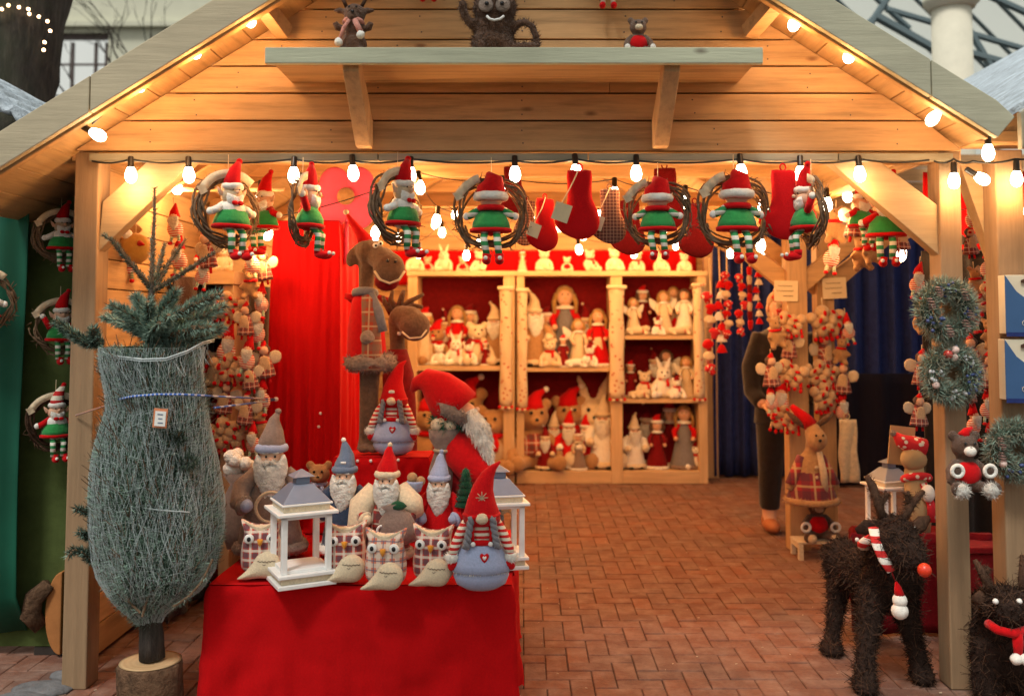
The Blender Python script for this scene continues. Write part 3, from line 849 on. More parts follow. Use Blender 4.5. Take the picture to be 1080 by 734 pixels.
# ------------------------------------------------------------------ drapes
def drape(name, lab, x0, x1, Y, z0, z1, mat, folds, amp=.03, cat='curtain'):
    mb = sheet(lambda u, v: (u*(x1-x0)-(x1-x0)/2, amp*math.sin(u*folds*6.283+.5*math.sin(v*3+u*7))+.3*amp*math.sin(u*folds*15+2), z0+(z1-z0)*v), int(folds*10), 10)
    o = part(name, mb, mat); o.location = ((x0+x1)/2, Y, 0); s = o.modifiers.new('t','SOLIDIFY'); s.thickness = .008
    return tag(o, lab, cat)
drape('curtain', 'dark navy curtain hanging in folds right of the cabinets, behind the shopkeeper', 1.80, 2.62, 9.45, .02, 2.4, NAVY, 6, .045)
drape('curtain', 'dark navy curtain between the free post and the right front post', 2.70, 4.35, 9.2, .5, 2.4, NAVY, 9, .05)
drape('curtain', 'low dark cloth hanging in front of the navy curtain down to the bricks', 2.72, 4.4, 8.9, .02, 1.05, felt('black_navy_cloth', (.006,.005,.014), .2, 30, .9, .02, .2), 5, .03)
o = drape('curtain', 'added dark brown sheet as shade on the lower left wall behind the netted tree', -2.1, 2.1, 6.9, .03, 1.78, felt('shade_sheet_brown', (.035,.012,.008), .2, 30), 14, .02)  # added sheet: its dark colour stands for shade and cuts bounced light
o.rotation_euler = (0,0,R(90)); o.location = (-1.78, 6.95, 0)
drape('red_drape', 'red cloth stretched on the back wall above the cabinets', -1.5, 1.75, 9.57, 1.9, 2.25, REDCLOTH, 5, .008, 'drape')
drape('red_drape', 'red cloth hung under the roof between the two right posts', 2.3, 3.3, 5.4, 1.95, 2.4, REDCLOTH, 3, .03, 'drape')
drape('curtain', 'black curtain behind the dolls between the two right posts', 2.3, 3.5, 5.45, .0, 1.95, felt('black_cloth', (.012,.007,.006), .2, 30), 5, .03)
drape('red_drape', 'red cloth hanging low behind the wicker reindeer by the right post', 1.62, 2.35, 4.75, .02, .50, felt('wine_cloth', (.14,.002,.006), .2, 40, sheen=0), 3, .02, 'drape')

# ------------------------------------------------------------------ back cabinets
def cabinet(label, Y, xs, zs_top, zs_bot, shelves, dep=.42, bot=0.0, backs=None):
    """xs: list of (left,right) pixel spans of uprights; shelves: per bay list of (ytop,ybottom)"""
    xl, xr = X(xs[0][0],Y), X(xs[-1][1],Y)
    loc = ((xl+xr)/2, Y, 0)
    t = thing('display_cabinet', label, 'cabinet', loc, group='open display cabinets')
    pp = lambda n, mb, m, bv=.003: part(n, mb, m, t, smooth=False, bevel=bv, world=True)
    zt0, zt1 = Z(zs_top[1],Y), Z(zs_top[0],Y); zb1 = Z(zs_bot[0],Y)
    for a, b2 in xs: pp('upright', MB().bx(X(a,Y), X(b2,Y), Y+.001, Y+dep, .003, zt0-.001), M_['shelfZ'])
    pp('top', MB().bx(xl-.01, xr+.01, Y-.012, Y+dep+.01, zt0, zt1), M_['shelfX'])
    for (a, b2), sh in zip(zip(xs, xs[1:]), shelves):
        xa, xb = X(a[1],Y)+.001, X(b2[0],Y)-.001
        pp('base_board', MB().bx(xa, xb, Y+.004, Y+dep-.03, .004, zb1), M_['shelfX'])
        for s0, s1 in sh: pp('shelf', MB().bx(xa, xb, Y+.004, Y+dep-.03, Z(s1,Y), Z(s0,Y)), M_['shelfX'])
    pp('back_panel', MB().bx(xl+.01, xr-.01, Y+dep-.012, Y+dep, .01, zt0-.002), backs or felt('cabinet_cloth', (.15,.004,.006), .2, 30, sheen=0), 0)
    return t
CYB = 9.08
cabinet('left one of two big pine cabinets at the back, partly behind the bowing santa', CYB, [(430,440),(531,543)], (286,291), (500,508), [[(386,391)]])
cabinet('wide two-bay pine cabinet in the middle of the back wall, filled with dolls', CYB, [(545,553),(644,656),(736,745)], (286,291), (497,508), [[(388,392)],[(354,358),(421,425)]])
# patterned cloth rolls hung over the uprights
def roll(label, x0, x1, y0, y1, Y):
    p, q = P(x0, y0, Y), P(x1, y1, Y); w_ = (q.x-p.x)*.85
    t = thing('cloth_strip', label, 'fabric strip', ((p.x+q.x)/2, Y, q.z), group='speckled cloth strips on the cabinets')
    h = p.z-q.z
    mb = sheet(lambda u, v: ((u-.5)*w_*(1+.08*math.sin(v*14)), -.03*math.sin(u*math.pi)-.008*math.sin(v*25+u*5), v*h), 8, 16)
    o = part('panel', mb, DOT_CR, t); s = o.modifiers.new('t','SOLIDIFY'); s.thickness = .012
    part('hem', MB().box((0,-.02,h+.01), (w_*1.35,.05,.035)), DOT_CR, t, bevel=.01)
    for i in range(5): part('tassel', MB().ell(((i/4-.5)*w_, -.02, -.01-.01*(i%2)), .016), CREAM if i%2 else RED, t)
roll('speckled cream cloth strip on the right upright of the left cabinet', 526, 541, 305, 428, CYB-.02)
roll('speckled cream cloth strip on the left upright of the wide cabinet', 545, 557, 307, 430, CYB-.02)
roll('speckled cream cloth strip on the middle upright of the wide cabinet', 641, 660, 304, 420, CYB-.02)
roll('speckled cream cloth strip on the right upright of the wide cabinet', 730, 744, 302, 420, CYB-.02)

# shelf against the left wall behind the tree
def sideshelf():
    Y = 5.2
    t = thing('display_cabinet', 'pine shelf unit behind the netted tree by the left wall', 'cabinet', (X(180,Y), Y, 0), group='open display cabinets')
    pp = lambda n, mb, m: part(n, mb, m, t, smooth=False, bevel=.003, world=True)
    for a, b2 in ((128,140),(235,246)): pp('upright', MB().bx(X(a,Y), X(b2,Y), Y, Y+.3, .003, Z(300.5,Y)), M_['shelfZ'])
    pp('top', MB().bx(X(112,Y), X(248,Y), Y-.02, Y+.33, Z(300,Y), Z(286,Y)), M_['shelfX'])
    for y in (352, 410, 470): pp('shelf', MB().bx(X(140.5,Y), X(234.5,Y), Y+.01, Y+.28, Z(y+5,Y), Z(y,Y)), M_['shelfX'])
    pp('back_panel', MB().bx(X(129,Y), X(245,Y), Y+.31, Y+.325, .01, Z(301,Y)), REDD)
sideshelf()

# ------------------------------------------------------------------ red stands
def cloth_box(name, label, x0, x1, Y0, Y1, z0, z1, cat, flare=.02, studs=None, cloth=None):
    REDCLOTH = cloth or globals()['REDCLOTH']
    t = thing(name, label, cat, ((x0+x1)/2, (Y0+Y1)/2, z0))
    w_, d = x1-x0, Y1-Y0; h = z1-z0
    # skirt that follows the box, with soft folds growing to the hem
    per = [(-w_/2,-d/2),(w_/2,-d/2),(w_/2,d/2),(-w_/2,d/2)]
    N = 60; pts = []
    for (a, b2), (c, e) in zip(per, per[1:]+per[:1]):
        for k in range(N): u = k/N; pts.append((a+(c-a)*u, b2+(e-b2)*u, u))
    vs = []; fs = []; nv = 26; n = len(pts)
    for j in range(nv+1):
        v = j/nv
        for i, (x, y, u) in enumerate(pts):
            f = flare*v*(1+.5*math.sin(i*.37)+.35*math.sin(i*.9+1)) + (.012*v*math.sin(i*.55+v*.8)) + .006*v*v*math.sin(i*1.7)+.010*math.sin(v*9+i*.5)*math.exp(-((i%40-6)/5)**2)+.008*math.sin(v*7-i*.6)*math.exp(-((i%40-31)/6)**2)
            r_ = .012*(1-min(1, v*20)); f += .010*v**.5*noise.noise(Vector((x*5, y*5, v*3+7)))+.004*noise.noise(Vector((x*16, y*16, v*8)))
            sx = (x/(w_/2) if abs(x) > w_/2-1e-6 else x/(w_/2)*.9); sy = (y/(d/2) if abs(y) > d/2-1e-6 else 0)
            vs.append((x+(f-r_)*(1 if x > w_/2-1e-6 else -1 if x < -w_/2+1e-6 else 0), y+(f-r_)*sy, h*(1-v)+(.008*math.sin(i*.43)*v if j == nv else 0)))
    for j in range(nv):
        for i in range(n): k = (i+1)%n; fs.append((j*n+i, (j+1)*n+i, (j+1)*n+k, j*n+k))
    mb = MB().add(vs, fs); part('skirt', mb, REDCLOTH, t)
    mb = sheet(lambda u, v: ((u-.5)*(w_-.02), (v-.5)*(d-.02), h+.003+.0035*math.sin(u*9+v*4)*math.sin(v*13)), 24, 16)
    part('top', mb, REDCLOTH, t)
    if studs:
        for (px, py, Yq) in studs:
            q = P(px, py, Yq)-t.location; part('stud', MB().ell(q, (.008,.004,.008), seg=8, rings=6), EYEW, t)
    return t
TZ = Z(618, 3.96)
cloth_box('display_table', 'low display table under a bright red cloth, owls and santas standing on it', X(222,3.96), X(543,3.96), 3.96, 5.0, .0, TZ, 'table', .008)
RZ = Z(483, 4.72)
cloth_box('display_riser', 'red cloth-covered block on the display table, carrying the gnome and the moose', X(352,4.72), X(455,4.72), 4.72, 4.98, TZ+.006, RZ, 'riser', .004,
          [(377,486,4.714),(391,486,4.714),(404,486,4.714),(420,485,4.714)])
cloth_box('display_pedestal', 'tall narrow red cloth-covered pedestal behind the santas', X(287,5.25), X(352,5.25)+.03, 5.25, 6.0, .0, Z(233,5.25), 'pedestal', .03,
          [(338,436,5.225),(336,450,5.225),(357,377,5.8),(357,340,5.9),(357,312,5.9),(357,268,5.9)])
# studs with the blue cord
# pink paper flower with a brown middle
Y = 5.35; q = P(365,213,Y)
t = thing('paper_flower', 'large pink four-petalled flower with a brown middle above the red pedestal', 'flower decoration', q)
for dx, dz, w_, h_ in ((-.066,.10,.085,.10),(.072,.10,.085,.10),(-.078,-.05,.09,.10),(.075,-.055,.085,.10)):
    mb = MB().pillow([(dx+w_*math.cos(a)*1.05, dz+h_*math.sin(a)) for a in [i*math.pi/6 for i in range(12)]], .012, K=3)
    part('petal', mb, PINK, t)
part('flower_centre', MB().pillow([(.05*math.cos(i*.5236), .05*math.sin(i*.5236)+.03) for i in range(12)], .03, c=(0,-.012,0), K=4), TAN, t)
part('stem', MB().tube([(0,.02,-.1),(0,.02,-.35)], .012), PINK, t)
# ------------------------------------------------------------------ stuffed toys (unit height, facing the viewer along -Y)
CACHE = {}
def ball(mb, c, r, M=None, seg=12, rings=8): return mb.ell(c, r, M, seg, rings)
def at(px, py, Y): return P(px, py, Y)
def sc_(px, Y): return px*Y/1000
def keep(key, fn):
    """build a toy once; later calls copy it with all its parts"""
    def mk(label, cat, loc, rot=(0,0,0), s=1, group=None):
        if key in CACHE: r = dup(CACHE[key], label, loc, rot, s, group); 
        else:
            r = fn(); CACHE[key] = r
            r.location = loc; r.rotation_euler = [R(a) for a in rot]; r.scale = (s,s,s)
            r['label'] = label
            if group: r['group'] = group
        r['category'] = cat
        return r
    return mk
def face(par, c, r, nose=BLACK, eyes=True, ey=.35, ex=.35, er=.12, nr=.16, nz=-.15):
    """eyes and nose set on a head of radius r at c"""
    c = Vector(c)
    if eyes:
        for s in (-1, 1): part('eye', MB().ell(c+Vector((s*ex*r, -r*.88, ey*r)), (er*r,er*r*.6,er*r), seg=8, rings=6), BLACK, par)
    part('nose', MB().ell(c+Vector((0,-r*1.0,nz*r)), (nr*r*1.2,nr*r,nr*r), seg=8, rings=6), nose, par)

def T_bear(body, ears='bear', scarf=None, hat=None, pads=None, sweater=None, muzzle=None, big=False):
    """sitting plush: bear or long-eared rabbit"""
    t = thing('plush_'+('bear' if ears == 'bear' else 'rabbit'), 'x', 'plush toy')
    mb = MB()
    top = .62 if ears == 'bear' else .55
    ball(mb, (0,0,.24), (.21,.18,.25)); ball(mb, (0,-.02,top), (.185,.17,.17)); ball(mb, (0,-.15,top-.05), (.09,.08,.07))
    ball(mb, (0,0,.43), (.12,.11,.1))
    for s in (-1, 1):
        mb.tube([(s*.12,-.02,.42),(s*.24,-.08,.30),(s*.27,-.16,.20)], [.07,.065,.06]); ball(mb, (s*.27,-.17,.19), .062)
        mb.tube([(s*.10,-.05,.10),(s*.20,-.22,.085),(s*.25,-.32,.085)], [.09,.08,.08]); ball(mb, (s*.26,-.33,.10), (.085,.05,.1))
        if ears == 'bear': ball(mb, (s*.15,.0,top+.15), (.075,.045,.075))
        else: mb.tube([(s*.07,0,top+.12),(s*.11,0,top+.26),(s*.16,-.01,top+.40)], [.045,.06,.03], flat=.5); ball(mb, (s*.16,-.01,top+.4), (.03,.02,.03))
    blob('body', mb, body, t, .022, 3)
    if ears == 'bear': t_sc = 1
    if muzzle: part('muzzle', MB().ell((0,-.175,top-.04), (.085,.075,.07)), muzzle, t)
    face(t, (0,-.02,top), .185, nr=.13, nz=-.12 if not muzzle else -.0)
    if pads:
        for s in (-1, 1): part('paw_pad', MB().ell((s*.265,-.375,.10), (.06,.02,.07)), pads, t)
    if scarf:
        part('scarf', MB().torus((0,-.01,.46), .125, .035, Matrix.Rotation(R(90),3,'X'), 18, 8).tube([(.05,-.13,.46),(.08,-.18,.36),(.07,-.2,.28)], [.03,.04,.035], flat=.4), scarf, t)
    if hat:
        part('hat', MB().tube([(0,0,top+.08),(0,.0,top+.17),(.05,0,top+.27),(.14,-.02,top+.33)], [.16,.12,.06,.02], 12), hat, t)
        part('pompom', MB().ell((.15,-.02,top+.33), .035), WHITE, t)
    if sweater:
        part('sweater', MB().ell((0,-.005,.26), (.222,.195,.21)), sweater, t)
    return t
def T_doll(dress, hair, skin=SKIN, hat=None, collar=WHITE, apron=None, sleeves=None, braids=False, hem=WHITE, wings=None):
    """standing cloth doll in a long skirt"""
    t = thing('cloth_doll', 'x', 'doll')
    part('skirt', MB().lathe([(.0,.012),(.21,.012),(.215,.03),(.17,.22),(.11,.45),(.085,.60),(.07,.68),(.03,.72)], 20, sy=.8).wob(.012, 7, 1), dress, t)
    part('hem', MB().lathe([(.2,.0),(.225,.0),(.232,.03),(.215,.06),(.19,.05)], 20, sy=.8), hem, t)
    if apron: part('apron', MB().pillow([(-.08,.12),(.08,.12),(.055,.48),(-.055,.48)], .025, c=(0,-.135,0), M=rotm(-8,0,0), K=3), apron, t)
    for s in (-1, 1):
        a = part('arm', MB().tube([(s*.07,0,.66),(s*.15,-.04,.54),(s*.13,-.13,.46)], [.045,.042,.04], 8), sleeves or dress, t)
        part('hand', MB().ell((s*.125,-.15,.45), .035, seg=8, rings=6), skin, a)
        part('shoe', MB().ell((s*.08,-.09,.02), (.05,.09,.022), seg=8, rings=6), REDD, t)
    part('collar', MB().lathe([(.05,.67),(.11,.66),(.11,.685),(.05,.71)], 16, sy=.9), collar, t)
    hd = part('head', MB().ell((0,-.01,.80), (.095,.09,.105)), skin, t)
    face(hd, (0,-.01,.80), .09, nose=ORANGE, er=.1, nr=.1)
    h = MB().ell((0,.02,.83), (.11,.10,.11))
    for s in (-1, 1):
        if braids: h.tube([(s*.09,.0,.84),(s*.13,-.01,.74),(s*.12,-.04,.60)], [.035,.03,.025], 6)
        else: h.tube([(s*.08,.0,.86),(s*.11,-.01,.76),(s*.1,0,.68)], [.04,.045,.03], 6)
    part('hair', h.wob(.012, 18, 2), hair, t)
    if hat:
        part('hat', MB().tube([(0,.01,.86),(0,.01,.92),(.02,.01,.97),(.07,.01,1.0)], [.108,.085,.045,.015], 12), hat, t)
        part('hat_brim', MB().lathe([(.09,.84),(.12,.85),(.12,.89),(.09,.9)], 14), WHITE, t)
    if wings: 
        for s in (-1, 1): part('wing', MB().pillow([(s*.02,.52),(s*.14,.50),(s*.27,.60),(s*.30,.78),(s*.2,.74),(s*.08,.66)][::s], .02, c=(0,.07,0), K=3), wings, t)
    return t
def furry(t, ln, n):
    o = t.children[-1]; m = o.data; src = MB(); src.v = [v.co.copy() for v in m.vertices]; src.f = [list(p.vertices) for p in m.polygons]
    f_ = MB().fuzz(src, n, ln, ln*.28, jit=.7); part('fur', f_, m.materials[0], o, smooth=False)
def T_santa(coat, hat, beard=WOOLW, trim=WHITE, scarf=None, boots=BLACK, band=None, front=None, mitt=None, hatcurl=.10, wide=1.0, legs=False):
    t = thing('santa_figure', 'x', 'santa figure')
    body = MB().lathe([(0,.03),(.19*wide,.03),(.205*wide,.06),(.185*wide,.2),(.15*wide,.38),(.125,.52),(.08,.60),(0,.63)], 22, sy=.78).wob(.014, 6, 3)
    part('coat', body, coat, t)
    part('fur_trim', MB().lathe([(.19*wide,.035),(.225*wide,.03),(.235*wide,.06),(.22*wide,.095),(.18*wide,.1)], 22, sy=.8).wob(.012, 16, 4), trim, t); furry(t, .018, 500)
    if front: part('coat_front', MB().pillow([(-.045,.08),(.045,.08),(.04,.5),(-.04,.5)], .02, c=(0,-.135*wide,0), M=rotm(-6,0,0), K=3), front, t)
    if band: part('belt', MB().lathe([(.158,.33),(.172,.34),(.17,.375),(.155,.38)], 20, sy=.8), band, t)
    for s in (-1, 1):
        a = part('arm', MB().tube([(s*.09,0,.56),(s*.19,-.02,.47),(s*.20,-.10,.38),(s*.16,-.16,.37)], [.06,.07,.065,.055], 10), coat, t)
        part('cuff', MB().torus((s*.165,-.155,.372), .05, .022, rotm(15,0,-s*50), 14, 6), trim, a)
        part('mitten', MB().ell((s*.145,-.185,.375), (.045,.05,.045), seg=10, rings=8), mitt or trim, a)
        part('boot', MB().ell((s*.085,-.10,.03), (.06,.10,.035), seg=10, rings=6).ell((s*.085,-.04,.06), (.05,.05,.05)), boots, t)
    hd = part('head', MB().ell((0,-.01,.67), (.085,.085,.09)), SKIN, t)
    for s in (-1, 1):
        part('eye', MB().ell((s*.03,-.09,.685), (.008,.006,.009), seg=8, rings=6), BLACK, hd)
        part('eyebrow', MB().ell((s*.033,-.088,.71), (.024,.012,.01), seg=8, rings=6), beard, hd)
    part('nose', MB().ell((0,-.1,.662), .017, seg=8, rings=6), SKIN, hd)
    b_ = MB().pillow([(-.095,.70),(-.06,.655),(0,.635),(.06,.655),(.095,.70),(.115,.60),(.09,.50),(.05,.41),(0,.36),(-.05,.41),(-.09,.50),(-.115,.60)], .055, c=(0,-.085,0), sub=3)
    b_.wob(.012, 26, 5); src = b_
    fz = MB().join(src); fz.fuzz(src, 420, .035, .010, bias=(0,-.2,-1.5), jit=.35)
    part('beard', fz, beard, t)
    m_ = MB()
    for s in (-1, 1): m_.ell((s*.035,-.115,.642), (.042,.02,.018), rotm(0,s*18,0), 10, 6)
    part('moustache', m_, beard, t)
    c = hatcurl
    part('hat', MB().tube([(0,0,.715),(0,0,.78),(.01,.01,.86),(.3*c,.01,.93),(c,0,.985)], [.098,.09,.062,.035,.013], 14).wob(.006, 14, 6), hat, t)
    part('hat_brim', MB().torus((0,0,.735), .085, .032, rotm(90,0,0), 20, 8).wob(.008, 20, 7), scarf or trim, t); furry(t, .014, 400)
    part('pompom', MB().ell((c,0,.985), .022, seg=10, rings=6), trim, t)
    return t
def T_gnome(hatmat, dress=PBLUE, deco='heart', curl=.11):
    t = thing('gnome_figure', 'x', 'gnome figure')
    part('bottom', MB().lathe([(0,0),(.13,.0),(.20,.04),(.225,.10),(.215,.16),(.17,.2)], 26, sy=.8), dress, t)
    part('skirt', MB().lathe([(.235,.145),(.245,.15),(.235,.21),(.19,.31),(.14,.38),(.11,.42)], 26, sy=.8).wob(.006, 12, 2), dress, t)
    fr = MB(); fr.fuzz(MB().lathe([(.226,.15),(.232,.158)], 26, sy=.8), 260, .025, .006, bias=(0,0,-2), jit=.4); part('fringe', fr, WHITE, t)
    part('shirt', MB().lathe([(.13,.36),(.135,.44),(.12,.54),(.08,.6)], 22, sy=.8), ST_RW, t)
    part('bib', MB().pillow([(-.075,.36),(.075,.36),(.07,.40),(-.07,.40)], .015, c=(0,-.118,0), K=3), RED, t)
    for s in (-1, 1):
        part('strap', MB().tube([(s*.07,-.125,.37),(s*.075,-.125,.46),(s*.06,-.09,.57)], .014, 6, flat=.5), RED, t)
        part('button', MB().ell((s*.07,-.14,.375), (.02,.01,.02), seg=10, rings=6), EYEW, t)
        a = part('arm', MB().tube([(s*.10,0,.56),(s*.16,-.04,.46),(s*.215,-.06,.34),(s*.235,-.07,.28)], [.035,.042,.04,.035], 10), ST_RW, t)
        cf = MB(); e = MB().ell((s*.24,-.07,.255), (.055,.05,.045)); cf.join(e); cf.fuzz(e, 240, .022, .006, jit=.5)
        part('fur_cuff', cf, WHITE, a)
        mit = MB().ell((s*.24,-.08,.20), (.032,.025,.045)); mit.ell((s*.21,-.09,.205), (.014,.014,.028), rotm(0,-s*30,0), 8, 6)
        part('mitten', mit, RED, a)
        # plaits: two strands turned about each other
        pl = MB()
        for k in (0, math.pi):
            pts = [(s*(.082+.045*u)+.012*math.cos(k+u*16), -.125-.01*u+.012*math.sin(k+u*16), .585-.24*u) for u in [i/18 for i in range(19)]]
            pl.tube(pts, [.021]*19, 7)
        part('plait', pl, GREY, t)
    part('nose', MB().ell((0,-.145,.575), (.052,.044,.044)), CREAM, t)
    part('hat', MB().tube([(0,0,.54),(0,-.01,.60),(0,-.005,.70),(.015,0,.80),(.05,0,.90),(curl,0,.96),(curl+.05,0,1.0)], [.155,.145,.115,.085,.055,.03,.008], 20).wob(.010, 9, 8), hatmat, t)
    part('hat_band', MB().torus((0,-.01,.585), .137, .02, rotm(90,0,0), 24, 6).wob(.006, 20, 7), hatmat, t)
    if deco == 'snow':
        st = MB()
        for k in range(8):
            a = k*math.pi/4; st.tube([(0,-.118,.735),(.05*math.cos(a),-.108-.004*math.sin(a),.735+.05*math.sin(a))], [.005,.003], 5)
        part('snowflake', st, BEIGE, t)
    else: part('hat_patch', MB().pillow([(-.03,.66),(.03,.66),(.025,.69),(-.025,.69)], .01, c=(0,-.125,0), K=3), WHITE, t)
    ht = lambda k, y: MB().pillow([(0,-.04*k),(.03*k,-.005*k),(.036*k,.02*k),(.02*k,.036*k),(0,.022*k),(-.02*k,.036*k),(-.036*k,.02*k),(-.03*k,-.005*k)], .008, c=(.02,y,.275), M=rotm(-12,0,0), K=3)
    hh = part('heart', ht(1, -.168), RED, t); part('heart_patch', ht(.45, -.178), EYEW, hh)
    return t
def T_owl(pl):
    t = thing('plush_owl', 'x', 'plush owl')
    out = [(-.30,.10),(-.36,.30),(-.34,.55),(-.30,.78),(-.36,1.0),(-.2,.93),(0,.90),(.2,.93),(.36,1.0),(.30,.78),(.34,.55),(.36,.30),(.30,.10),(0,.03)]
    part('body', MB().pillow(out, .21, c=(0,0,0), cen=(0,.45), sub=3, K=6), pl, t)
    part('face', MB().pillow([(-.33,.99),(-.18,.92),(0,.90),(.18,.92),(.33,.99),(.20,.82),(.07,.58),(0,.50),(-.07,.58),(-.20,.82)], .10, c=(0,-.115,0), M=rotm(-5,0,0), cen=(0,.84), K=4), CREAM, t)
    for s in (-1, 1):
        e = part('eye', MB().lathe([(0,-.02),(.085,-.02),(.085,0),(.07,.018),(0,.02)], 20, c=(s*.19,-.22,.69), M=rotm(90,0,0)), EYEW, t)
        part('pupil', MB().ell((s*.19,-.245,.69), (.036,.015,.042), seg=12), BLACK, e)
    part('beak', MB().pillow([(-.055,.68),(.055,.68),(0,.55)], .05, c=(0,-.235,0), K=3), ORANGE, t)
    wg = MB().pillow([(-.38,.0),(-.28,-.01),(0,.0),(.22,.01),(.34,.12),(.36,.28),(.26,.42),(.10,.45),(-.04,.38),(-.12,.26),(-.24,.12)], .13, c=(0,-.26,.02), sub=3, cen=(.1,.2), K=6)
    wing = part('wing', wg.wob(.012, 6, 3), CREAM, t)
    ln = MB()
    for r_ in range(4):
        pts = [(-.02-.03*r_+u*.30, -.40+.04*abs(u-.5)*2+.01*r_, .33-.055*r_+.010*math.sin(u*32+r_*2)) for u in [i/20 for i in range(21)]]
        ln.tube(pts, .0055, 4)
    part('stitching', ln, YARNBR, wing)
    part('foot', MB().ell((-.10,-.15,.02), (.09,.1,.03)), CREAM, t)
    return t
def T_lantern(hasglass=False, handle=True):
    """square wooden lantern, unit height, posts at the corners, zinc hip roof"""
    t = thing('lantern', 'x', 'lantern')
    p = lambda n, mb, m, par=t, bv=.006: part(n, mb, m, par, smooth=False, bevel=bv)
    p('base', MB().box((0,0,.02), (.50,.50,.035)).box((0,0,.105), (.50,.50,.03)), WHITEP)
    p('base_band', MB().box((0,0,.063), (.44,.44,.05)), CREAM)
    p('step', MB().box((0,0,.135), (.38,.38,.03)), WHITEP)
    for sx in (-1, 1):
        for sy in (-1, 1): p('corner_post', MB().box((sx*.19,sy*.19,.36), (.05,.05,.48)), WHITEP)
    p('cornice', MB().box((0,0,.615), (.52,.52,.028)).box((0,0,.585), (.43,.43,.03)), WHITEP)
    p('cornice_band', MB().box((0,0,.655), (.40,.40,.05)), CREAM)
    p('eaves', MB().box((0,0,.69), (.44,.44,.018)), WHITEP)
    vs = [(-.21,-.21,.70),(.21,-.21,.70),(.21,.21,.70),(-.21,.21,.70),(-.085,-.085,.84),(.085,-.085,.84),(.085,.085,.84),(-.085,.085,.84)]
    rf = p('roof', MB().add(vs, [(3,2,1,0),(4,5,6,7),(0,1,5,4),(1,2,6,5),(2,3,7,6),(3,0,4,7)]), ZINC)
    p('chimney', MB().box((0,0,.87), (.12,.12,.06)), ZINC, rf)
    p('chimney_cap', MB().add([(-.1,-.1,.902),(.1,-.1,.902),(.1,.1,.902),(-.1,.1,.902),(0,0,.965)], [(3,2,1,0),(0,1,4),(1,2,4),(2,3,4),(3,0,4)]), ZINC, rf)
    if handle: part('handle', MB().torus((0,0,.985), .035, .007, seg=18, sub=6), ZINC, t)
    return t
STK = [(-.17,1.0),(0,1.0),(.17,1.0),(.18,.8),(.19,.6),(.26,.44),(.30,.26),(.24,.09),(.06,0.0),(-.12,.04),(-.27,.13),(-.35,.25),(-.31,.37),(-.20,.44),(-.165,.6),(-.17,.8)]
def T_stocking(m, cuff=None, tagm=PAPER, flip=1):
    t = thing('christmas_stocking', 'x', 'stocking')
    out = [(x*flip, z-1.0) for x, z in STK]
    if flip < 0: out = out[::-1]
    part('sock', MB().pillow(out, .075, cen=(.02*flip,-.62), sub=2, K=6), m, t)
    if cuff: part('cuff', MB().pillow([(-.12,-.12),(.14,-.12),(.14,.02),(-.12,.02)], .1, K=4), cuff, t)
    part('loop', MB().torus((0,.02,.05), .05, .012, rotm(0,0,20), 14, 5), m, t)
    if tagm:
        tg = part('paper_tag', MB().box((-.25*flip,-.13,-.62), (.24,.01,.26), rotm(0,18*flip,0)), tagm, t, smooth=False)
        part('tag_string', MB().tube([(-.25*flip,-.125,-.50),(-.10*flip,-.12,-.2),(0,-.02,.03)], .01, 5), PAPER, tg)
    return t
def ring_twigs(Rr, n, seed, rx=1.0, r=.0042, spread=.018, strands=14):
    rg = random.Random(seed); mb = MB()
    for k in range(strands):
        ph = rg.uniform(0, 6.28); a0 = rg.uniform(0, 6.28); ln = rg.uniform(2.5, 5.5); pts = []
        rr = rg.uniform(-spread, spread); yy = rg.uniform(-spread, spread)*.8; tw = rg.uniform(2, 5)
        for i in range(22):
            a = a0+ln*i/21
            q = Rr+rr+.010*math.sin(tw*a+ph); pts.append((q*math.cos(a)*rx, yy+.010*math.cos(tw*a+ph), q*math.sin(a)))
        mb.tube(pts, [r*rg.uniform(.7,1.3)]*22, 5)
    for k in range(n):
        a = rg.uniform(0, 6.28); d = a+rg.choice((-1,1))*rg.uniform(.3,1.1)
        p = Vector(((Rr+spread*.6)*math.cos(a)*rx, rg.uniform(-.01,.01), (Rr+spread*.6)*math.sin(a)))
        mb.tube([p, p+Vector((math.cos(d), rg.uniform(-.4,.4), math.sin(d)))*rg.uniform(.015,.035)], [r*.6, r*.2], 4)
    return mb
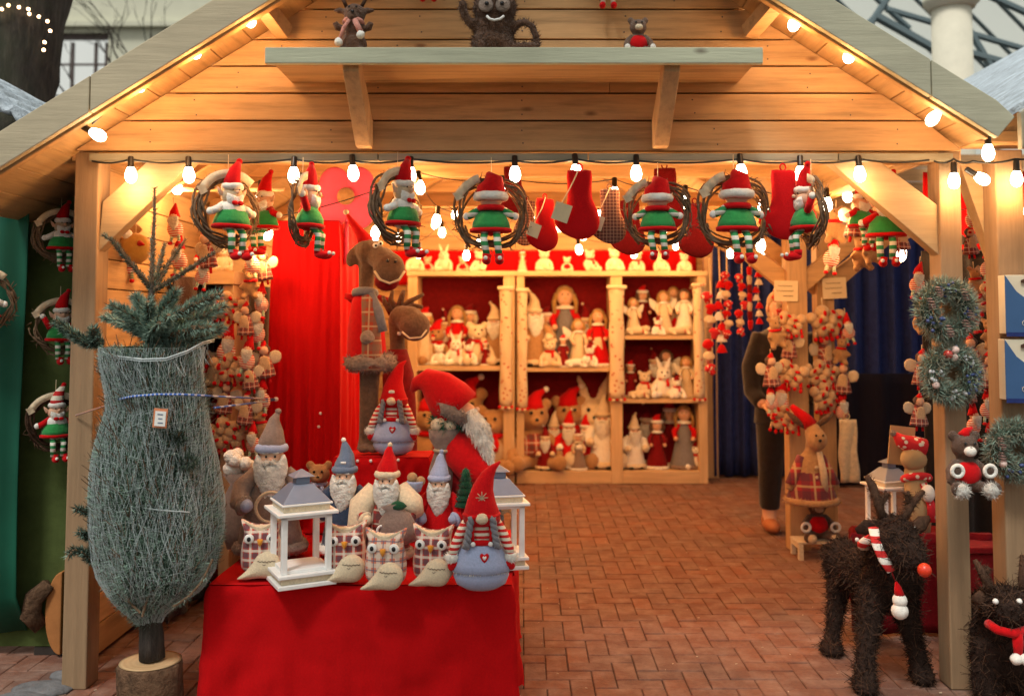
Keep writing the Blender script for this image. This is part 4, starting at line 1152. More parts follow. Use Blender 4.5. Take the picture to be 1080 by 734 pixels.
def T_elf(kind, Rr=.125):
    """twig ring with an elf sitting in it; metres, origin at the ring's centre"""
    t = thing('elf_wreath', 'x', 'elf wreath')
    if kind == 'loose': t.name = 'hanging_elf'
    else: part('twig_ring', ring_twigs(Rr, 34, hash_(kind)), TWIGD if kind == 'snowy' else TWIG, t)
    part('hanging_string', MB().tube([(0,0,Rr),(0,0,Rr+.09)], .0015, 4), PAPER, t)
    # ribbon banner over the top
    mb = MB(); n = 18; vs = []
    for i in range(n+1):
        a = R((150-100*i/n) if kind != 'blind' else (152-44*i/n))
        for q in (Rr-.002, Rr+.030): vs.append((q*math.cos(a), -.024-.003*math.sin(i), q*math.sin(a)))
    mb.add(vs, [(2*i, 2*i+1, 2*i+3, 2*i+2) for i in range(n)])
    if kind != 'loose': rb = part('ribbon', mb, CREAM, t); s = rb.modifiers.new('t','SOLIDIFY'); s.thickness = .004
    mb = MB()
    for s in (-1, 1): pass
    mb.prism([(-.128,.045),(-.10,.06),(-.115,.085),(-.145,.075),(-.135,.06)], -.03, -.026)
    if kind != 'loose': part('ribbon_end', mb, CREAM, t, smooth=False)
    # body
    dress = GREEN
    lean = rotm(0, 0, 0)
    body = MB(); ball(body, (0,-.02,-.03), (.05,.038,.055)); ball(body, (0,-.02,.02), (.03,.028,.03))
    part('body', body, WHITE if kind in ('santa','snowy') else RED, t)
    if kind in ('santa','snowy'):
        j_ = MB().ell((0,-.028,.0), (.056,.042,.036)); part('jacket', j_, WHITE, t); furry(t, .009, 300)
        part('bow', MB().ell((-.012,-.072,.022), (.013,.006,.009)).ell((.012,-.072,.022), (.013,.006,.009)), RED, t)
    sk = MB().lathe([(.035,.012),(.056,-.01),(.070,-.04),(.074,-.062),(.0,-.065)][::-1], 18, c=(0,-.03,0), sy=.75).wob(.006, 30, 2)
    part('dress', sk, dress, t)
    part('dress_trim', MB().lathe([(.070,-.056),(.080,-.060),(.078,-.072),(.062,-.072)], 18, c=(0,-.03,0), sy=.75), RED, t)
    hd = part('head', MB().ell((0,-.03,.052), (.044,.036,.036)), SKIN if kind != 'santa' else BEIGE, t)
    for s in (-1, 1):
        part('ear', MB().pillow([(s*.03,.055),(s*.062,.085),(s*.052,.05)][::s], .006, c=(0,-.03,0), K=3), SKIN, hd)
    if kind == 'blind':      # hat pulled down over the eyes
        part('hat', MB().tube([(0,-.03,.062),(0,-.03,.095),(.010,-.03,.128),(-.012,-.02,.15)], [.056,.052,.034,.012], 14).wob(.004, 30, 1), RED, t)
        br = MB().torus((0,-.03,.062), .050, .017, rotm(90,0,0), 18, 8).wob(.004, 40, 1); part('hat_brim', br, WHITE, t)
        part('collar', MB().torus((0,-.03,.018), .042, .012, rotm(90,0,0), 16, 6), RED, t)
    else:
        part('hat', MB().tube([(0,-.03,.085),(0,-.03,.115),(.012,-.03,.155),(.03,-.025,.185)], [.036,.031,.022,.01], 14), ST_RW if kind == 'snowy' else RED, t)
        part('hat_brim', MB().torus((0,-.03,.088), .031, .013, rotm(90,0,0), 18, 8).wob(.004, 40, 1), WHITE, t)
        part('pompom', MB().ell((.032,-.025,.19), .012), RED, t)
        b_ = MB().pillow([(-.033,.06),(0,.05),(.033,.06),(.03,.025),(0,.0),(-.03,.025)], .022, c=(0,-.05,0), K=4); f_ = MB().join(b_); f_.fuzz(b_, 150, .012, .004, bias=(0,0,-1.5))
        part('beard', f_, WOOLW, t)
        part('nose', MB().ell((0,-.072,.064), .008, seg=8, rings=6), SKIN, hd)
        for s in (-1, 1): part('eye', MB().ell((s*.013,-.061,.074), .0035, seg=8, rings=6), BLACK, hd)
    for s in (-1, 1):
        a = part('arm', MB().tube([(s*.03,-.02,.02),(s*.062,-.04,.0),(s*.085,-.03,-.012 if kind != 'wave' else .05)], [.014,.015,.014], 8), ST_GW if kind == 'blind' else (RED if kind != 'santa' else WHITE), t)
        part('mitten', MB().ell((s*.09,-.03,-.012 if kind != 'wave' else .055), .015, seg=8, rings=6), WHITE, a)
        lg = part('leg', MB().tube([(s*.022,-.05,-.07),(s*.025,-.075,-.10),(s*.022+(.01 if kind == 'blind' else 0),-.07,-.165)], [.014,.014,.013], 8), ST_GW, t)
        bt_ = MB().ell((s*.024+.01,-.085,-.18), (.017,.03,.016), seg=10, rings=8); bt_.tube([(s*.024+.01,-.07,-.175),(s*.022+.01,-.07,-.155)], [.015,.018], 8)
        part('boot', bt_, RED, lg); part('bootie_bell', MB().ell((s*.026+.01,-.118,-.172), .008, seg=8, rings=6), WHITE, lg)
    return t
def hash_(s): return sum(ord(c)*(i+3) for i, c in enumerate(s)) % 977
def T_garland(n=7, kind='toadstool', seed=1):
    """hanging cord threaded with small red and white felt shapes; unit height, hung from the top"""
    t = thing('felt_garland', 'x', 'garland')
    rg = random.Random(seed)
    part('cord', MB().tube([(0,0,0),(.01,0,-.5),(0,0,-1.0)], .008, 5), PAPER, t)
    for i in range(n):
        z = -.34-.62*i/max(1, n-1); x = rg.uniform(-.03,.03)
        if kind == 'toadstool':
            b_ = part('toadstool', MB().lathe([(.025,-.05),(.03,-.01),(.05,-.0),(.052,.015),(.034,.04),(0,.05)], 12, c=(x,rg.uniform(-.03,.03),z), M=rotm(rg.uniform(-30,30),rg.uniform(-35,35),0)), (DOT_RW, RED, CREAM)[i%3], t)
        elif kind == 'bells':
            part('bell', MB().lathe([(.055,-.04),(.045,-.015),(.032,.02),(.014,.04),(0,.045)], 12, c=(x,0,z)), (RED, WHITE)[i%2], t)
        else:
            part('heart', MB().pillow([(0,-.07),(.055,-.01),(.065,.035),(.035,.06),(0,.04),(-.035,.06),(-.065,.035),(-.055,-.01)], .03, c=(x,0,z), K=3), (RED, CREAM, REDD)[i%3], t)
    return t
def T_hang(kind='angel'):
    """little doll hung on a nail; unit height from nail to feet, origin at the nail"""
    t = thing({'angel':'hanging_angel','gnome':'hanging_gnome','mouse':'hanging_mouse','bunch':'hanging_bunch'}[kind], 'x', 'hanging doll')
    part('loop', MB().tube([(0,0,0),(0,0,-.16)], .010, 5), PAPER, t)
    if kind == 'angel':
        part('dress', MB().lathe([(.0,-.86),(.21,-.84),(.20,-.78),(.15,-.52),(.08,-.36),(0,-.33)], 14, sy=.7).wob(.03, 6, 2), PLAID_R, t); part('bib', MB().pillow([(-.08,-.42),(.08,-.42),(.1,-.7),(-.1,-.7)], .03, c=(0,-.1,0), K=3), CREAM2, t); part('hair', MB().ell((0,.02,-.26), (.13,.11,.12)).wob(.02, 20, 1), YARNBR, t)
        for s in (-1, 1): 
            part('wing', MB().pillow([(s*.05,-.40),(s*.22,-.30),(s*.34,-.38),(s*.30,-.55),(s*.1,-.58)][::s], .03, c=(0,.08,0), K=3), CREAM, t)
            part('leg', MB().tube([(s*.07,-.04,-.84),(s*.08,-.05,-.96)], [.03,.028], 6), RED, t)
        part('head', MB().ell((0,-.02,-.28), .105, seg=10, rings=8), SKIN, t)
        part('hat', MB().tube([(0,0,-.26),(0,0,-.18),(.03,0,-.08)], [.11,.075,.02], 10), RED, t)
    elif kind == 'gnome':
        part('body', MB().ell((0,0,-.66), (.17,.13,.19), seg=12), ST_RW, t)
        part('beard', MB().pillow([(-.11,-.42),(.11,-.42),(.08,-.6),(0,-.72),(-.08,-.6)], .06, c=(0,-.1,0), K=4).wob(.015, 20, 1), WOOLW, t)
        part('head', MB().ell((0,-.03,-.42), .1, seg=10, rings=8), SKIN, t)
        part('hat', MB().tube([(0,0,-.41),(0,0,-.30),(.04,0,-.12)], [.12,.09,.015], 12), RED, t)
        for s in (-1, 1): part('leg', MB().tube([(s*.07,-.03,-.8),(s*.09,-.05,-.94)], [.035,.035], 6), ST_GW, t); part('boot', MB().ell((s*.09,-.08,-.96), (.05,.08,.04), seg=8, rings=6), RED, t)
    elif kind == 'bunch':
        rg = random.Random(4); mb = MB()
        for k in range(11):
            a = k*2.4; r_ = .30*math.sqrt((k+.5)/11); ball(mb, (r_*1.35*math.cos(a), -.05-.10*(1-r_/.3), -.45+r_*.8*math.sin(a)), rg.uniform(.10,.14), None, 10, 8)
        part('plush_heads', mb, CREAM2, t)
        for k in range(7):
            a = k*.9+.3; part('red_bow', MB().ell((.24*math.cos(a), -.2, -.45+.18*math.sin(a)), (.06,.03,.035), rotm(0,k*40,0), 8, 6), RED, t)
        for k in range(6):
            x = -.3+.12*k; part('leg', MB().tube([(x,-.08,-.6),(x*1.1,-.1,-.76-.03*(k%2))], [.035,.03], 6), (CREAM2, RED)[k%2], t)
            part('foot', MB().ell((x*1.1,-.12,-.78-.03*(k%2)), .045, seg=8, rings=6), RED, t)
    else:
        mb = MB(); ball(mb, (0,0,-.6), (.2,.16,.22)); ball(mb, (0,-.05,-.3), (.14,.14,.14)); ball(mb, (0,-.2,-.33), (.05,.07,.05))
        for s in (-1, 1):
            ball(mb, (s*.12,.0,-.16), (.07,.04,.07)); mb.tube([(s*.12,-.05,-.5),(s*.24,-.12,-.6)], [.06,.05]); mb.tube([(s*.1,-.05,-.74),(s*.16,-.16,-.86)], [.08,.07])
        blob('body', mb, TAN, t, .035, 3)
        part('scarf', MB().torus((0,-.02,-.43), .12, .035, rotm(90,0,0), 14, 6), RED, t); face(t, (0,-.08,-.3), .14)
    return t
def T_lying(m):
    t = thing('plush_puppy', 'x', 'plush toy')
    mb = MB(); mb.tube([(-.55,0,.3),(0,0,.33),(.35,-.02,.33)], [.2,.27,.24], 12); ball(mb, (.55,-.15,.42), (.26,.24,.24)); ball(mb, (.62,-.36,.36), (.12,.12,.1)); ball(mb, (-.58,0,.3), (.2,.2,.2))
    for x, y in ((.45,-.3),(-.5,-.28),(.15,.2),(-.5,.2)): mb.tube([(x,y,.15),(x+.2,y-.2,.1)], [.12,.1])
    for s in (-1, 1): ball(mb, (.55+s*.24,-.1,.45), (.07,.09,.17))
    blob('body', mb, m, t, .05, 3); face(t, (.57,-.2,.42), .25); 
    part('collar', MB().torus((.42,-.05,.36), .22, .04, rotm(0,0,70), 16, 6), RED, t)
    return t
# ------------------------------------------------------------------ figures on the red display table
def foot(px, y, Y): return P(px, y, Y)      # y = pixel of the base
def on_table(px, py_base):
    """distance at which a point of the table top shows at py_base"""
    for k in range(400):
        Y = 3.96+k*.004
        if P(px, py_base, Y).z >= 0 and P(px, py_base, Y).z <= TZ+.003: 
            return Y
    return 4.5
def zat(z, py):
    lo, hi = 2.0, 9.0
    for _ in range(50):
        mid = (lo+hi)/2
        if P(500, py, mid).z > z: lo = mid
        else: hi = mid
    return (lo+hi)/2
def stand(px, py, z, h_px):
    Y = zat(z, py); q = P(px, py, Y); q.z = z; return q, h_px*Y/1000
TT = TZ+.012
# owls
for i, (px, py, h, lab, pm, rz) in enumerate([
    (272, 610, 58, 'plaid owl half hidden behind the white lantern, leftmost of the four owls', 'd', 8),
    (362, 614, 60, 'plaid owl between the white lantern and the lighter checked owl', 'd', 4),
    (405, 622, 60, 'owl in paler cream and red check, its wing low and wide', 'l', -6),
    (456, 618, 60, 'dark plaid owl beside the big red-hatted gnome', 'd', -8)]):
    q, s = stand(px, py, TT, h)
    keep('owl'+pm, lambda: T_owl(PLAID_O if pm == 'd' else PLAID_O2))(lab, 'plush owl', q+Vector((0,.05,0)), (0,0,rz), s*1.02, 'patchwork plush owls on the red table')
# lanterns
q, s = stand(311, 619, TT, 125)
lan = T_lantern(handle=False); lan['label'] = 'white wooden lantern with grey hipped roof at the front of the red table'; lan['category'] = 'lantern'; lan['group'] = 'white lanterns'
lan.location = q+Vector((0,.09,0)); lan.scale = (s*.98,)*3; lan.rotation_euler = (0,0,R(28))
q, s = stand(530, 603, TT, 110)
dup(lan, 'white lantern mostly hidden behind the big red-hatted gnome', q+Vector((-.02,.12,0)), (0,0,12), s, 'white lanterns')
# big gnome and the gnome on the riser
q, s = stand(507, 623, TT, 130)
g1 = T_gnome(RED, PBLUE, 'snow', .10); g1['label'] = 'large gnome in tall red hat with stitched snowflake at the table corner'; g1['category'] = 'gnome'; g1['group'] = 'gnomes in blue skirts'
g1.location = q+Vector((0,.05,0)); g1.scale = (s,)*3; g1.rotation_euler = (0,0,R(4))
q = P(413, 482, 4.74); q.z = RZ+.008
g2 = T_gnome(RED, PBLUE, 'patch', .08); g2['label'] = 'gnome in blue skirt and bent red hat on top of the red block'; g2['category'] = 'gnome'; g2['group'] = 'gnomes in blue skirts'
g2.location = q+Vector((0,.07,0)); g2.scale = (95*4.8/1000*1.02,)*3; g2.rotation_euler = (0,0,R(-4))
# brown santa with the wicker hoop
q, s = stand(285, 585, TT, 150)
t = T_santa(GREYBR, GREYBR, trim=TAUPEFUR, scarf=PBLUE, front=PBLUE, mitt=PBLUE, hatcurl=.04, wide=1.1)
tag(t, 'santa in taupe coat and tall taupe hat holding a straw hoop behind the lantern', 'santa figure', 'standing santa figures'); t.name = 'santa_figure'
t.location = q+Vector((-.0,.0,0)); t.scale = (s,)*3; t.rotation_euler = (0,0,R(10))
part('straw_hoop', MB().torus((.02,-.24,.37), .10, .012, rotm(0,15,0), 24, 6).wob(.004, 20, 3), BEIGE, t)
sk = thing('gift_sack', 'taupe cloth sack of cotton bolls carried at the left shoulder of the taupe santa', 'sack', P(258,560,4.62))
sk.location.z = TT; sk.rotation_euler = (0,R(-6),0)
part('bag', MB().lathe([(0,0),(.085,.0),(.10,.08),(.085,.22),(.05,.30),(.075,.345)], 18, sy=.8).wob(.012, 12, 3), GREYBR, sk)
for k in range(9):
    a = k*2.4; part('cotton_boll', MB().ell((.045*math.cos(a)*(k%3)/1.5, -.02+.03*math.sin(a), .37+.02*(k%4)), .034, seg=10, rings=8).wob(.004, 30, k), WOOLW, sk)
# small teddy peeping between lantern and blue santa
q, s = stand(336, 560, TT, 62)
t = keep('teddyb', lambda: T_bear(TAN, 'bear', scarf=PBLUE))('small brown teddy with pale blue scarf peeping between lantern and blue-hatted santa', 'plush bear', q+Vector((0,.0,.1)), (0,0,5), s)
stp = thing('display_block', 'small red cloth block under the small brown teddy', 'riser', q+Vector((0,.0,.0))); part('block', MB().box((0,0,.05), (.13,.13,.098)), REDCLOTH, stp, smooth=False, bevel=.006)
# blue santa
q, s = stand(363, 585, TT, 120)
t = T_santa(felt('ink_blue_coat', (.03,.05,.10), .2, 40), BLUEGREY, trim=WHITE, scarf=BLUEGREY, front=WHITE, mitt=felt('ink_blue_coat', (.03,.05,.10), .2, 40), hatcurl=-.015)
tag(t, 'santa in slate blue coat and pointed slate blue hat', 'santa figure', 'standing santa figures')
t.location = q+Vector((0,.0,0)); t.scale = (s,)*3
part('hat_patch', MB().box((.0,-.085,.80), (.045,.008,.02)), EYEW, t)
# cream santa with sack
q, s = stand(408, 590, TT, 120)
t = T_santa(PLAID_R, RED, trim=CREAM, scarf=CREAM, mitt=CREAM, hatcurl=.02, wide=1.0)
tag(t, 'cream-sleeved santa with plaid coat, red hat tip and a brown sack', 'santa figure', 'standing santa figures')
t.location = q; t.scale = (s,)*3
part('cloak', MB().tube([(-.10,.02,.6),(-.22,-.02,.46),(-.24,-.08,.30),(-.26,-.05,.10)], [.09,.11,.09,.08], 12).tube([(.10,.02,.6),(.22,-.05,.48),(.24,-.12,.42)], [.09,.10,.09], 12).wob(.012, 10, 2), CREAM, t)
part('sack', MB().lathe([(0,0),(.13,.02),(.17,.12),(.14,.25),(.06,.32),(.09,.36)], 18, c=(.15,-.20,.16), M=rotm(0,-14,0), sy=.7).wob(.012, 10, 4), GREYBR, t)
part('spectacle', MB().torus((.0,-.26,.30), .045, .012, None, 20, 6), EYEW, t)
part('green_leaf', MB().pillow([(.05,.5),(.12,.55),(.2,.5),(.12,.46)], .03, c=(0,-.22,0), K=3), DKGREEN, t)
# blue-scarfed santa with the little tree
q, s = stand(463, 585, TT, 108)
t = T_santa(RED, PBLUE, trim=PBLUE, scarf=PBLUE, front=PLAID_R, mitt=PBLUE, hatcurl=.02)
tag(t, 'red-coated santa with blue knitted cap carrying a tiny green tree', 'santa figure', 'standing santa figures')
t.location = q; t.scale = (s,)*3
tr_ = MB()
for k in range(5): tr_.lathe([(.0,.12),(.03,.10),(.11-.015*k,.0)][::-1], 12, c=(.26,-.08,.48+.06*k)).wob(.0,1,1)
f_ = MB().join(tr_); f_.fuzz(tr_, 500, .035, .008, jit=.8); part('toy_tree', f_, DKGREEN, t)
bk = part('basket', MB().lathe([(.05,0),(.08,.08),(.085,.10),(.07,.1),(.04,.02)], 14, c=(-.22,-.1,.62)), PBLUE, t)
part('toy', MB().ell((-.25,-.1,.75), .05).ell((-.17,-.1,.72), .045), TAN, t)
# leaning santa: big, hat hanging backwards, bent to the right over the table
Yl = 4.62
base = P(487, 560, Yl); base.z = TT
t = thing('santa_figure', 'large santa bowing to the right in crimson coat and long red hat', 'santa figure', base, group='standing santa figures')
def lp(px, py, dy=0): return P(px, py, Yl+dy)-base
def ls(px): return px*Yl/1000
q0 = lp(492,575); 
coat = MB().tube([lp(493,590), lp(493,560), lp(494,520), lp(492,480), lp(483,455)], [ls(42),ls(40),ls(33),ls(24),ls(14)], 18).wob(.012, 6, 2)
part('coat', coat, REDD, t)
part('cape', MB().tube([lp(478,455,-.03), lp(488,480,-.08), lp(505,500,-.11), lp(520,512,-.12)], [ls(12),ls(19),ls(19),ls(14)], 14).wob(.012, 9, 3), RED, t)
part('cuff', MB().torus(lp(522,514,-.14), ls(11), .018, rotm(0,0,50), 14, 6), PBLUE, t)
part('mitten', MB().ell(lp(530,512,-.15), .035), WHITE, t)
bd = MB().tube([lp(493,437,-.10), lp(505,452,-.13), lp(512,470,-.14), lp(518,492,-.15)], [ls(10),ls(11),ls(8),ls(2)], 14, flat=.6).wob(.008, 20, 4)
f_ = MB().join(bd); f_.fuzz(bd, 900, .022, .006, bias=(.4,0,-1.4), jit=.3); part('beard', f_, WOOLW, t)
part('head', MB().ell(lp(490,437,-.03), ls(13)), SKIN, t)
part('nose', MB().ell(lp(503,432,-.08), ls(3)), SKIN, t)
hat = MB().tube([lp(483,432,-.03), lp(474,421,-.03), lp(462,408,-.02), lp(450,401,0), lp(440,404,.02), lp(435,412,.03)], [ls(26),ls(24),ls(19),ls(12),ls(7),ls(3)], 18).wob(.008, 8, 5)
part('hat', hat, RED, t)
fb = MB().tube([lp(477,441,-.03), lp(481,434,-.03), lp(486,428,-.03)], [ls(23),ls(29),ls(24)], 18).wob(.01, 14, 5); f_ = MB().join(fb); f_.fuzz(fb, 900, .014, .005)
part('hat_brim', f_, TAUPEFUR, t)
# grey sack with greenery at his side
Ys = 4.55; b0 = P(468,548,Ys); b0.z = TT
sk = thing('gift_sack', 'tall taupe sack tied at the neck and stuffed with greenery beside the bowing santa', 'sack', b0)
hh = Z(452,Ys)-TT
part('bag', MB().lathe([(0,0),(.065,.0),(.078,hh*.3),(.068,hh*.65),(.042,hh*.82),(.07,hh*.92),(.078,hh)], 20, sy=.85).wob(.008, 12, 3), GREYBR, sk)
part('tie', MB().torus((0,0,hh*.82), .044, .008, rotm(90,0,0), 18, 6), BEIGE, sk)
for k in range(3): part('soft_toy', MB().ell((-.03+.03*k,-.03,hh+.02+.012*(k%2)), .032).wob(.004,20,k), CREAM if k != 1 else BEIGE, sk)
gm = MB(); e = MB().ell((.02,.0,hh+.04), (.07,.05,.045)); gm.join(e); gm.fuzz(e, 500, .05, .009, jit=.7); part('greenery', gm, DKGREEN, sk)
# small grey gnome cap and beige arm peeping out behind the big gnome
q = P(517, 560, 4.42); q.z = TT
t = thing('gnome_figure', 'small grey-capped gnome almost hidden behind the big red-hatted gnome', 'gnome', q)
part('body', MB().lathe([(0,0),(.06,0),(.07,.08),(.05,.18),(0,.2)], 16), PBLUE, t)
part('hat', MB().tube([(0,0,.17),(.01,0,.25),(.02,0,.31),(.02,0,.34)], [.065,.045,.02,.006], 14), BLUEGREY, t)
part('arm', MB().tube([(.04,-.02,.19),(.08,-.03,.215),(.12,-.03,.19)], [.012,.014,.012], 8), BEIGE, t)
part('nose', MB().ell((0,-.06,.17), .02), SKIN, t)

# ------------------------------------------------------------------ tall moose on the red block, second moose behind
def moose(name, label, Y, px_path, hatm, sc, parts_):
    pass
Ym = 4.86; base = P(392, 478, Ym); base.z = RZ+.008
t = thing('plush_moose', 'tall brown plush moose in plaid coat and thin red hat standing on the red block', 'plush moose', base, group='plush moose with drooping snouts')
mp = lambda px, py, dy=0: P(px, py, Ym+dy)-base
ms = lambda px: px*Ym/1000
body = MB()
body.tube([mp(389,386), mp(387,360), mp(386,330), mp(386,302), mp(387,280), mp(387,264)], [ms(13),ms(13),ms(11),ms(8),ms(9),ms(10)], 14)
ball(body, mp(388,262), (ms(13),ms(14),ms(10)))
ball(body, mp(389,266,-.02), (ms(14),ms(13),ms(12))); body.tube([mp(394,268,-.03), mp(403,273,-.06), mp(410,281,-.09)], [ms(11),ms(13),ms(15)], 14); ball(body, mp(410,283,-.09), (ms(17),ms(14),ms(17)))
ball(body, mp(372,271,.0), (ms(7),ms(4),ms(12)), rotm(0,18,0)); ball(body, mp(397,258,.03), (ms(8),ms(3),ms(5)), rotm(0,-20,0))
for dx, yb2 in ((384,475),(394,474)):
    body.tube([mp(dx+1,385), mp(dx,430), mp(dx-1,462), mp(dx-2,474,-.02)], [ms(6),ms(5),ms(4.6),ms(6)], 10); ball(body, mp(dx,473,-.04), (ms(7),ms(10),ms(4.5)))
blob('body', body, BROWN, t, .009, 3)
part('coat', MB().tube([mp(389,390), mp(387,372), mp(386,345), mp(385,318), mp(385,308)], [ms(21),ms(20.5),ms(19),ms(14),ms(9)], 20).wob(.005, 10, 1), RED, t)
part('coat_front', MB().tube([mp(393,390,-.07), mp(392,372,-.07), mp(391,345,-.065), mp(389,318,-.05), mp(387,308,-.02)], [ms(11),ms(11),ms(10),ms(8),ms(6)], 20), PLAID_M, t)
fr = MB().torus(mp(391,382), ms(18), ms(9), rotm(90,0,0), 22, 10).wob(.008, 18, 2); f_ = MB().join(fr); f_.fuzz(fr, 900, .02, .006, jit=.7); part('fur_hem', f_, TAUPEFUR, t)
part('scarf', MB().torus(mp(385,309,-.01), ms(10), ms(4.5), rotm(80,0,0), 20, 8).tube([mp(391,309,-.06), mp(399,328,-.09), mp(404,350,-.09)], [ms(4),ms(5),ms(5)], 8, flat=.4), GREY, t)
part('pompom', MB().ell(mp(388,356,-.10), ms(8)).wob(.006,25,2), TAUPEFUR, t)
part('mouth', MB().ell(mp(408,297,-.085), (ms(13),ms(8),ms(10))), REDD, t)
part('nostril', MB().ell(mp(417,276,-.155), ms(1.6)).ell(mp(409,275,-.158), ms(1.6)), BLACK, t)
part('hat', MB().tube([mp(386,256), mp(380,246), mp(371,234), mp(366,226)], [ms(9),ms(6),ms(3.5),ms(1.5)], 12), RED, t)
part('pompom', MB().ell(mp(365,224), ms(3)), CREAM, t)
part('mouth_trim', MB().tube([mp(395,286,-.13), mp(401,295,-.145), mp(411,299,-.15), mp(421,295,-.14), mp(427,286,-.13)], ms(1.3), 6), CREAM, t)
for a, b2 in ((397,258),(402,256)): e_ = part('eye', MB().ell(mp(a-1,b2+1,-.085), ms(3)), EYEW, t); part('pupil', MB().ell(mp(a-.5,b2+1,-.097), ms(1.3)), BLACK, e_)
for pts in ([(384,256),(376,262),(371,268)],): part('antler', MB().tube([mp(a, b2, .02) for a, b2 in pts], [ms(3),ms(4),ms(2)], 8), YARNBR, t)
part('arm', MB().tube([mp(376,318), mp(368,313), mp(364,312)], [ms(5),ms(4),ms(3)], 8), RED, t)
# second moose
Y2 = 5.12; base = P(425, 490, Y2); base.z = TT-.012
base.z = 0.0
t = thing('plush_moose', 'second brown moose behind the gnome, only snout, black antlers and dark red coat showing', 'plush moose', base, group='plush moose with drooping snouts')
mp = lambda px, py, dy=0: P(px, py, Y2+dy)-base
ms = lambda px: px*Y2/1000
body = MB()
zf = 0
body.tube([Vector((0,0,.06)), Vector((0,0,.5)), mp(421,400), mp(419,360), mp(418,335)], [.07,.08,ms(10),ms(8),ms(9)], 14)
body.tube([mp(418,332,-.02), mp(432,336,-.05), mp(441,345,-.08)], [ms(11),ms(14),ms(14)], 14); ball(body, mp(437,344,-.08), (ms(17),ms(13),ms(16))); ball(body, mp(422,334,-.04), (ms(12),ms(11),ms(10)))
for s in (-1, 1): ball(body, Vector((s*.07,-.06,.04)), (.07,.1,.04))
ball(body, Vector((0,0,.12)), (.12,.1,.12))
blob('body', body, BROWN, t, .012, 3)
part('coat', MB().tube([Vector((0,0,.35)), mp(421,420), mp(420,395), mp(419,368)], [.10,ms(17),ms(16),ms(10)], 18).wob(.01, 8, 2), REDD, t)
an = MB()
for pts in ([(420,330),(432,318),(447,310)],[(425,326),(436,322),(446,324)],[(418,330),(412,316),(414,306)],[(416,330),(406,320),(404,312)],[(420,328),(424,312),(426,306)]): an.tube([mp(a, b2, -.03) for a, b2 in pts], [ms(4),ms(3),ms(1.6)], 8)
part('antlers', an, YARNBR, t)
part('hat', MB().tube([mp(416,328,.03), mp(408,318,.03), mp(398,312,.03)], [ms(8),ms(5),ms(2)], 10), REDD, t)
part('mouth_trim', MB().tube([mp(424,350,-.14), mp(432,357,-.15), mp(444,356,-.15), mp(450,348,-.14)], ms(1.0), 6), CREAM, t)
part('eye', MB().ell(mp(421,352,-.1), ms(2)), EYEW, t)
# beige plush toys piled behind the bowing santa
for px, py, h, m_, lab in [(447,470,60,TAN,'tan plush bear in a red cap between the red block and the bowing santa'),]:
    q = P(px, py, 4.98); 
    pass
# ------------------------------------------------------------------ the netted fir on its log slice
YT = 3.93
lg_c = P(158, 697, YT)
gz = 0.0
root = thing('christmas_tree', 'fir tree bundled in pale netting, standing on a sawn log by the left post', 'christmas tree', (P(159,697,YT).x, YT, 0))
tp = lambda px, py, dy=0: P(px, py, YT+dy)-root.location
zlog = P(158, 696, YT).z
lr = .125
bark = MB().lathe([(0,.002),(lr*.96,.002),(lr,.02),(lr*1.0,zlog-.012),(lr*.97,zlog-.004)], 56)
for i, v in enumerate(bark.v):
    n = noise.noise(Vector((v.x*22, v.y*22, v.z*9)))*.012+noise.noise(Vector((v.x*60, v.y*60, v.z*40)))*.005
    d = Vector((v.x, v.y, 0)); 
    if d.length > .05: bark.v[i] = v+d.normalized()*n
lo = part('log_stand', bark, BARK, root)
m, nt, b = nmat('sawn_log_face'); tc = nd(nt, 'ShaderNodeTexCoord'); wv = nd(nt, 'ShaderNodeTexWave', wave_type='RINGS', rings_direction='Z')
wv.inputs['Scale'].default_value = 14; wv.inputs['Distortion'].default_value = 2.5; wv.inputs['Detail'].default_value = 3; wv.inputs['Detail Scale'].default_value = 1.5
nt.links.new(tc.outputs['Object'], wv.inputs['Vector']); n = noise_(nt, tc.outputs['Object'], 6, 4)
c = mix(nt, math_(nt, 'MULTIPLY', wv.outputs[1] if len(wv.outputs) > 1 else wv.outputs[0], .3), (.50,.32,.16), (.33,.18,.085)); c = mix(nt, ramp(nt, n, [(.4,(0,0,0)),(.7,(.5,.5,.5))]), c, (.62,.45,.26))
nt.links.new(c, b.inputs['Base Color']); b.inputs['Roughness'].default_value = .8; bump(nt, b, n, .3, .005)
disc = MB().lathe([(0,0),(lr*.4,0),(lr*.8,0),(lr*.965,-.001)][::-1], 48, c=(0,0,zlog))
part('cut_face', disc, m, lo)
part('trunk', MB().tube([tp(160,694), tp(160,670), tp(158,640), tp(157,560), tp(158,400), tp(161,300)], [.052,.046,.04,.03,.02,.012], 16).wob(.006, 20, 2), OAK, root)
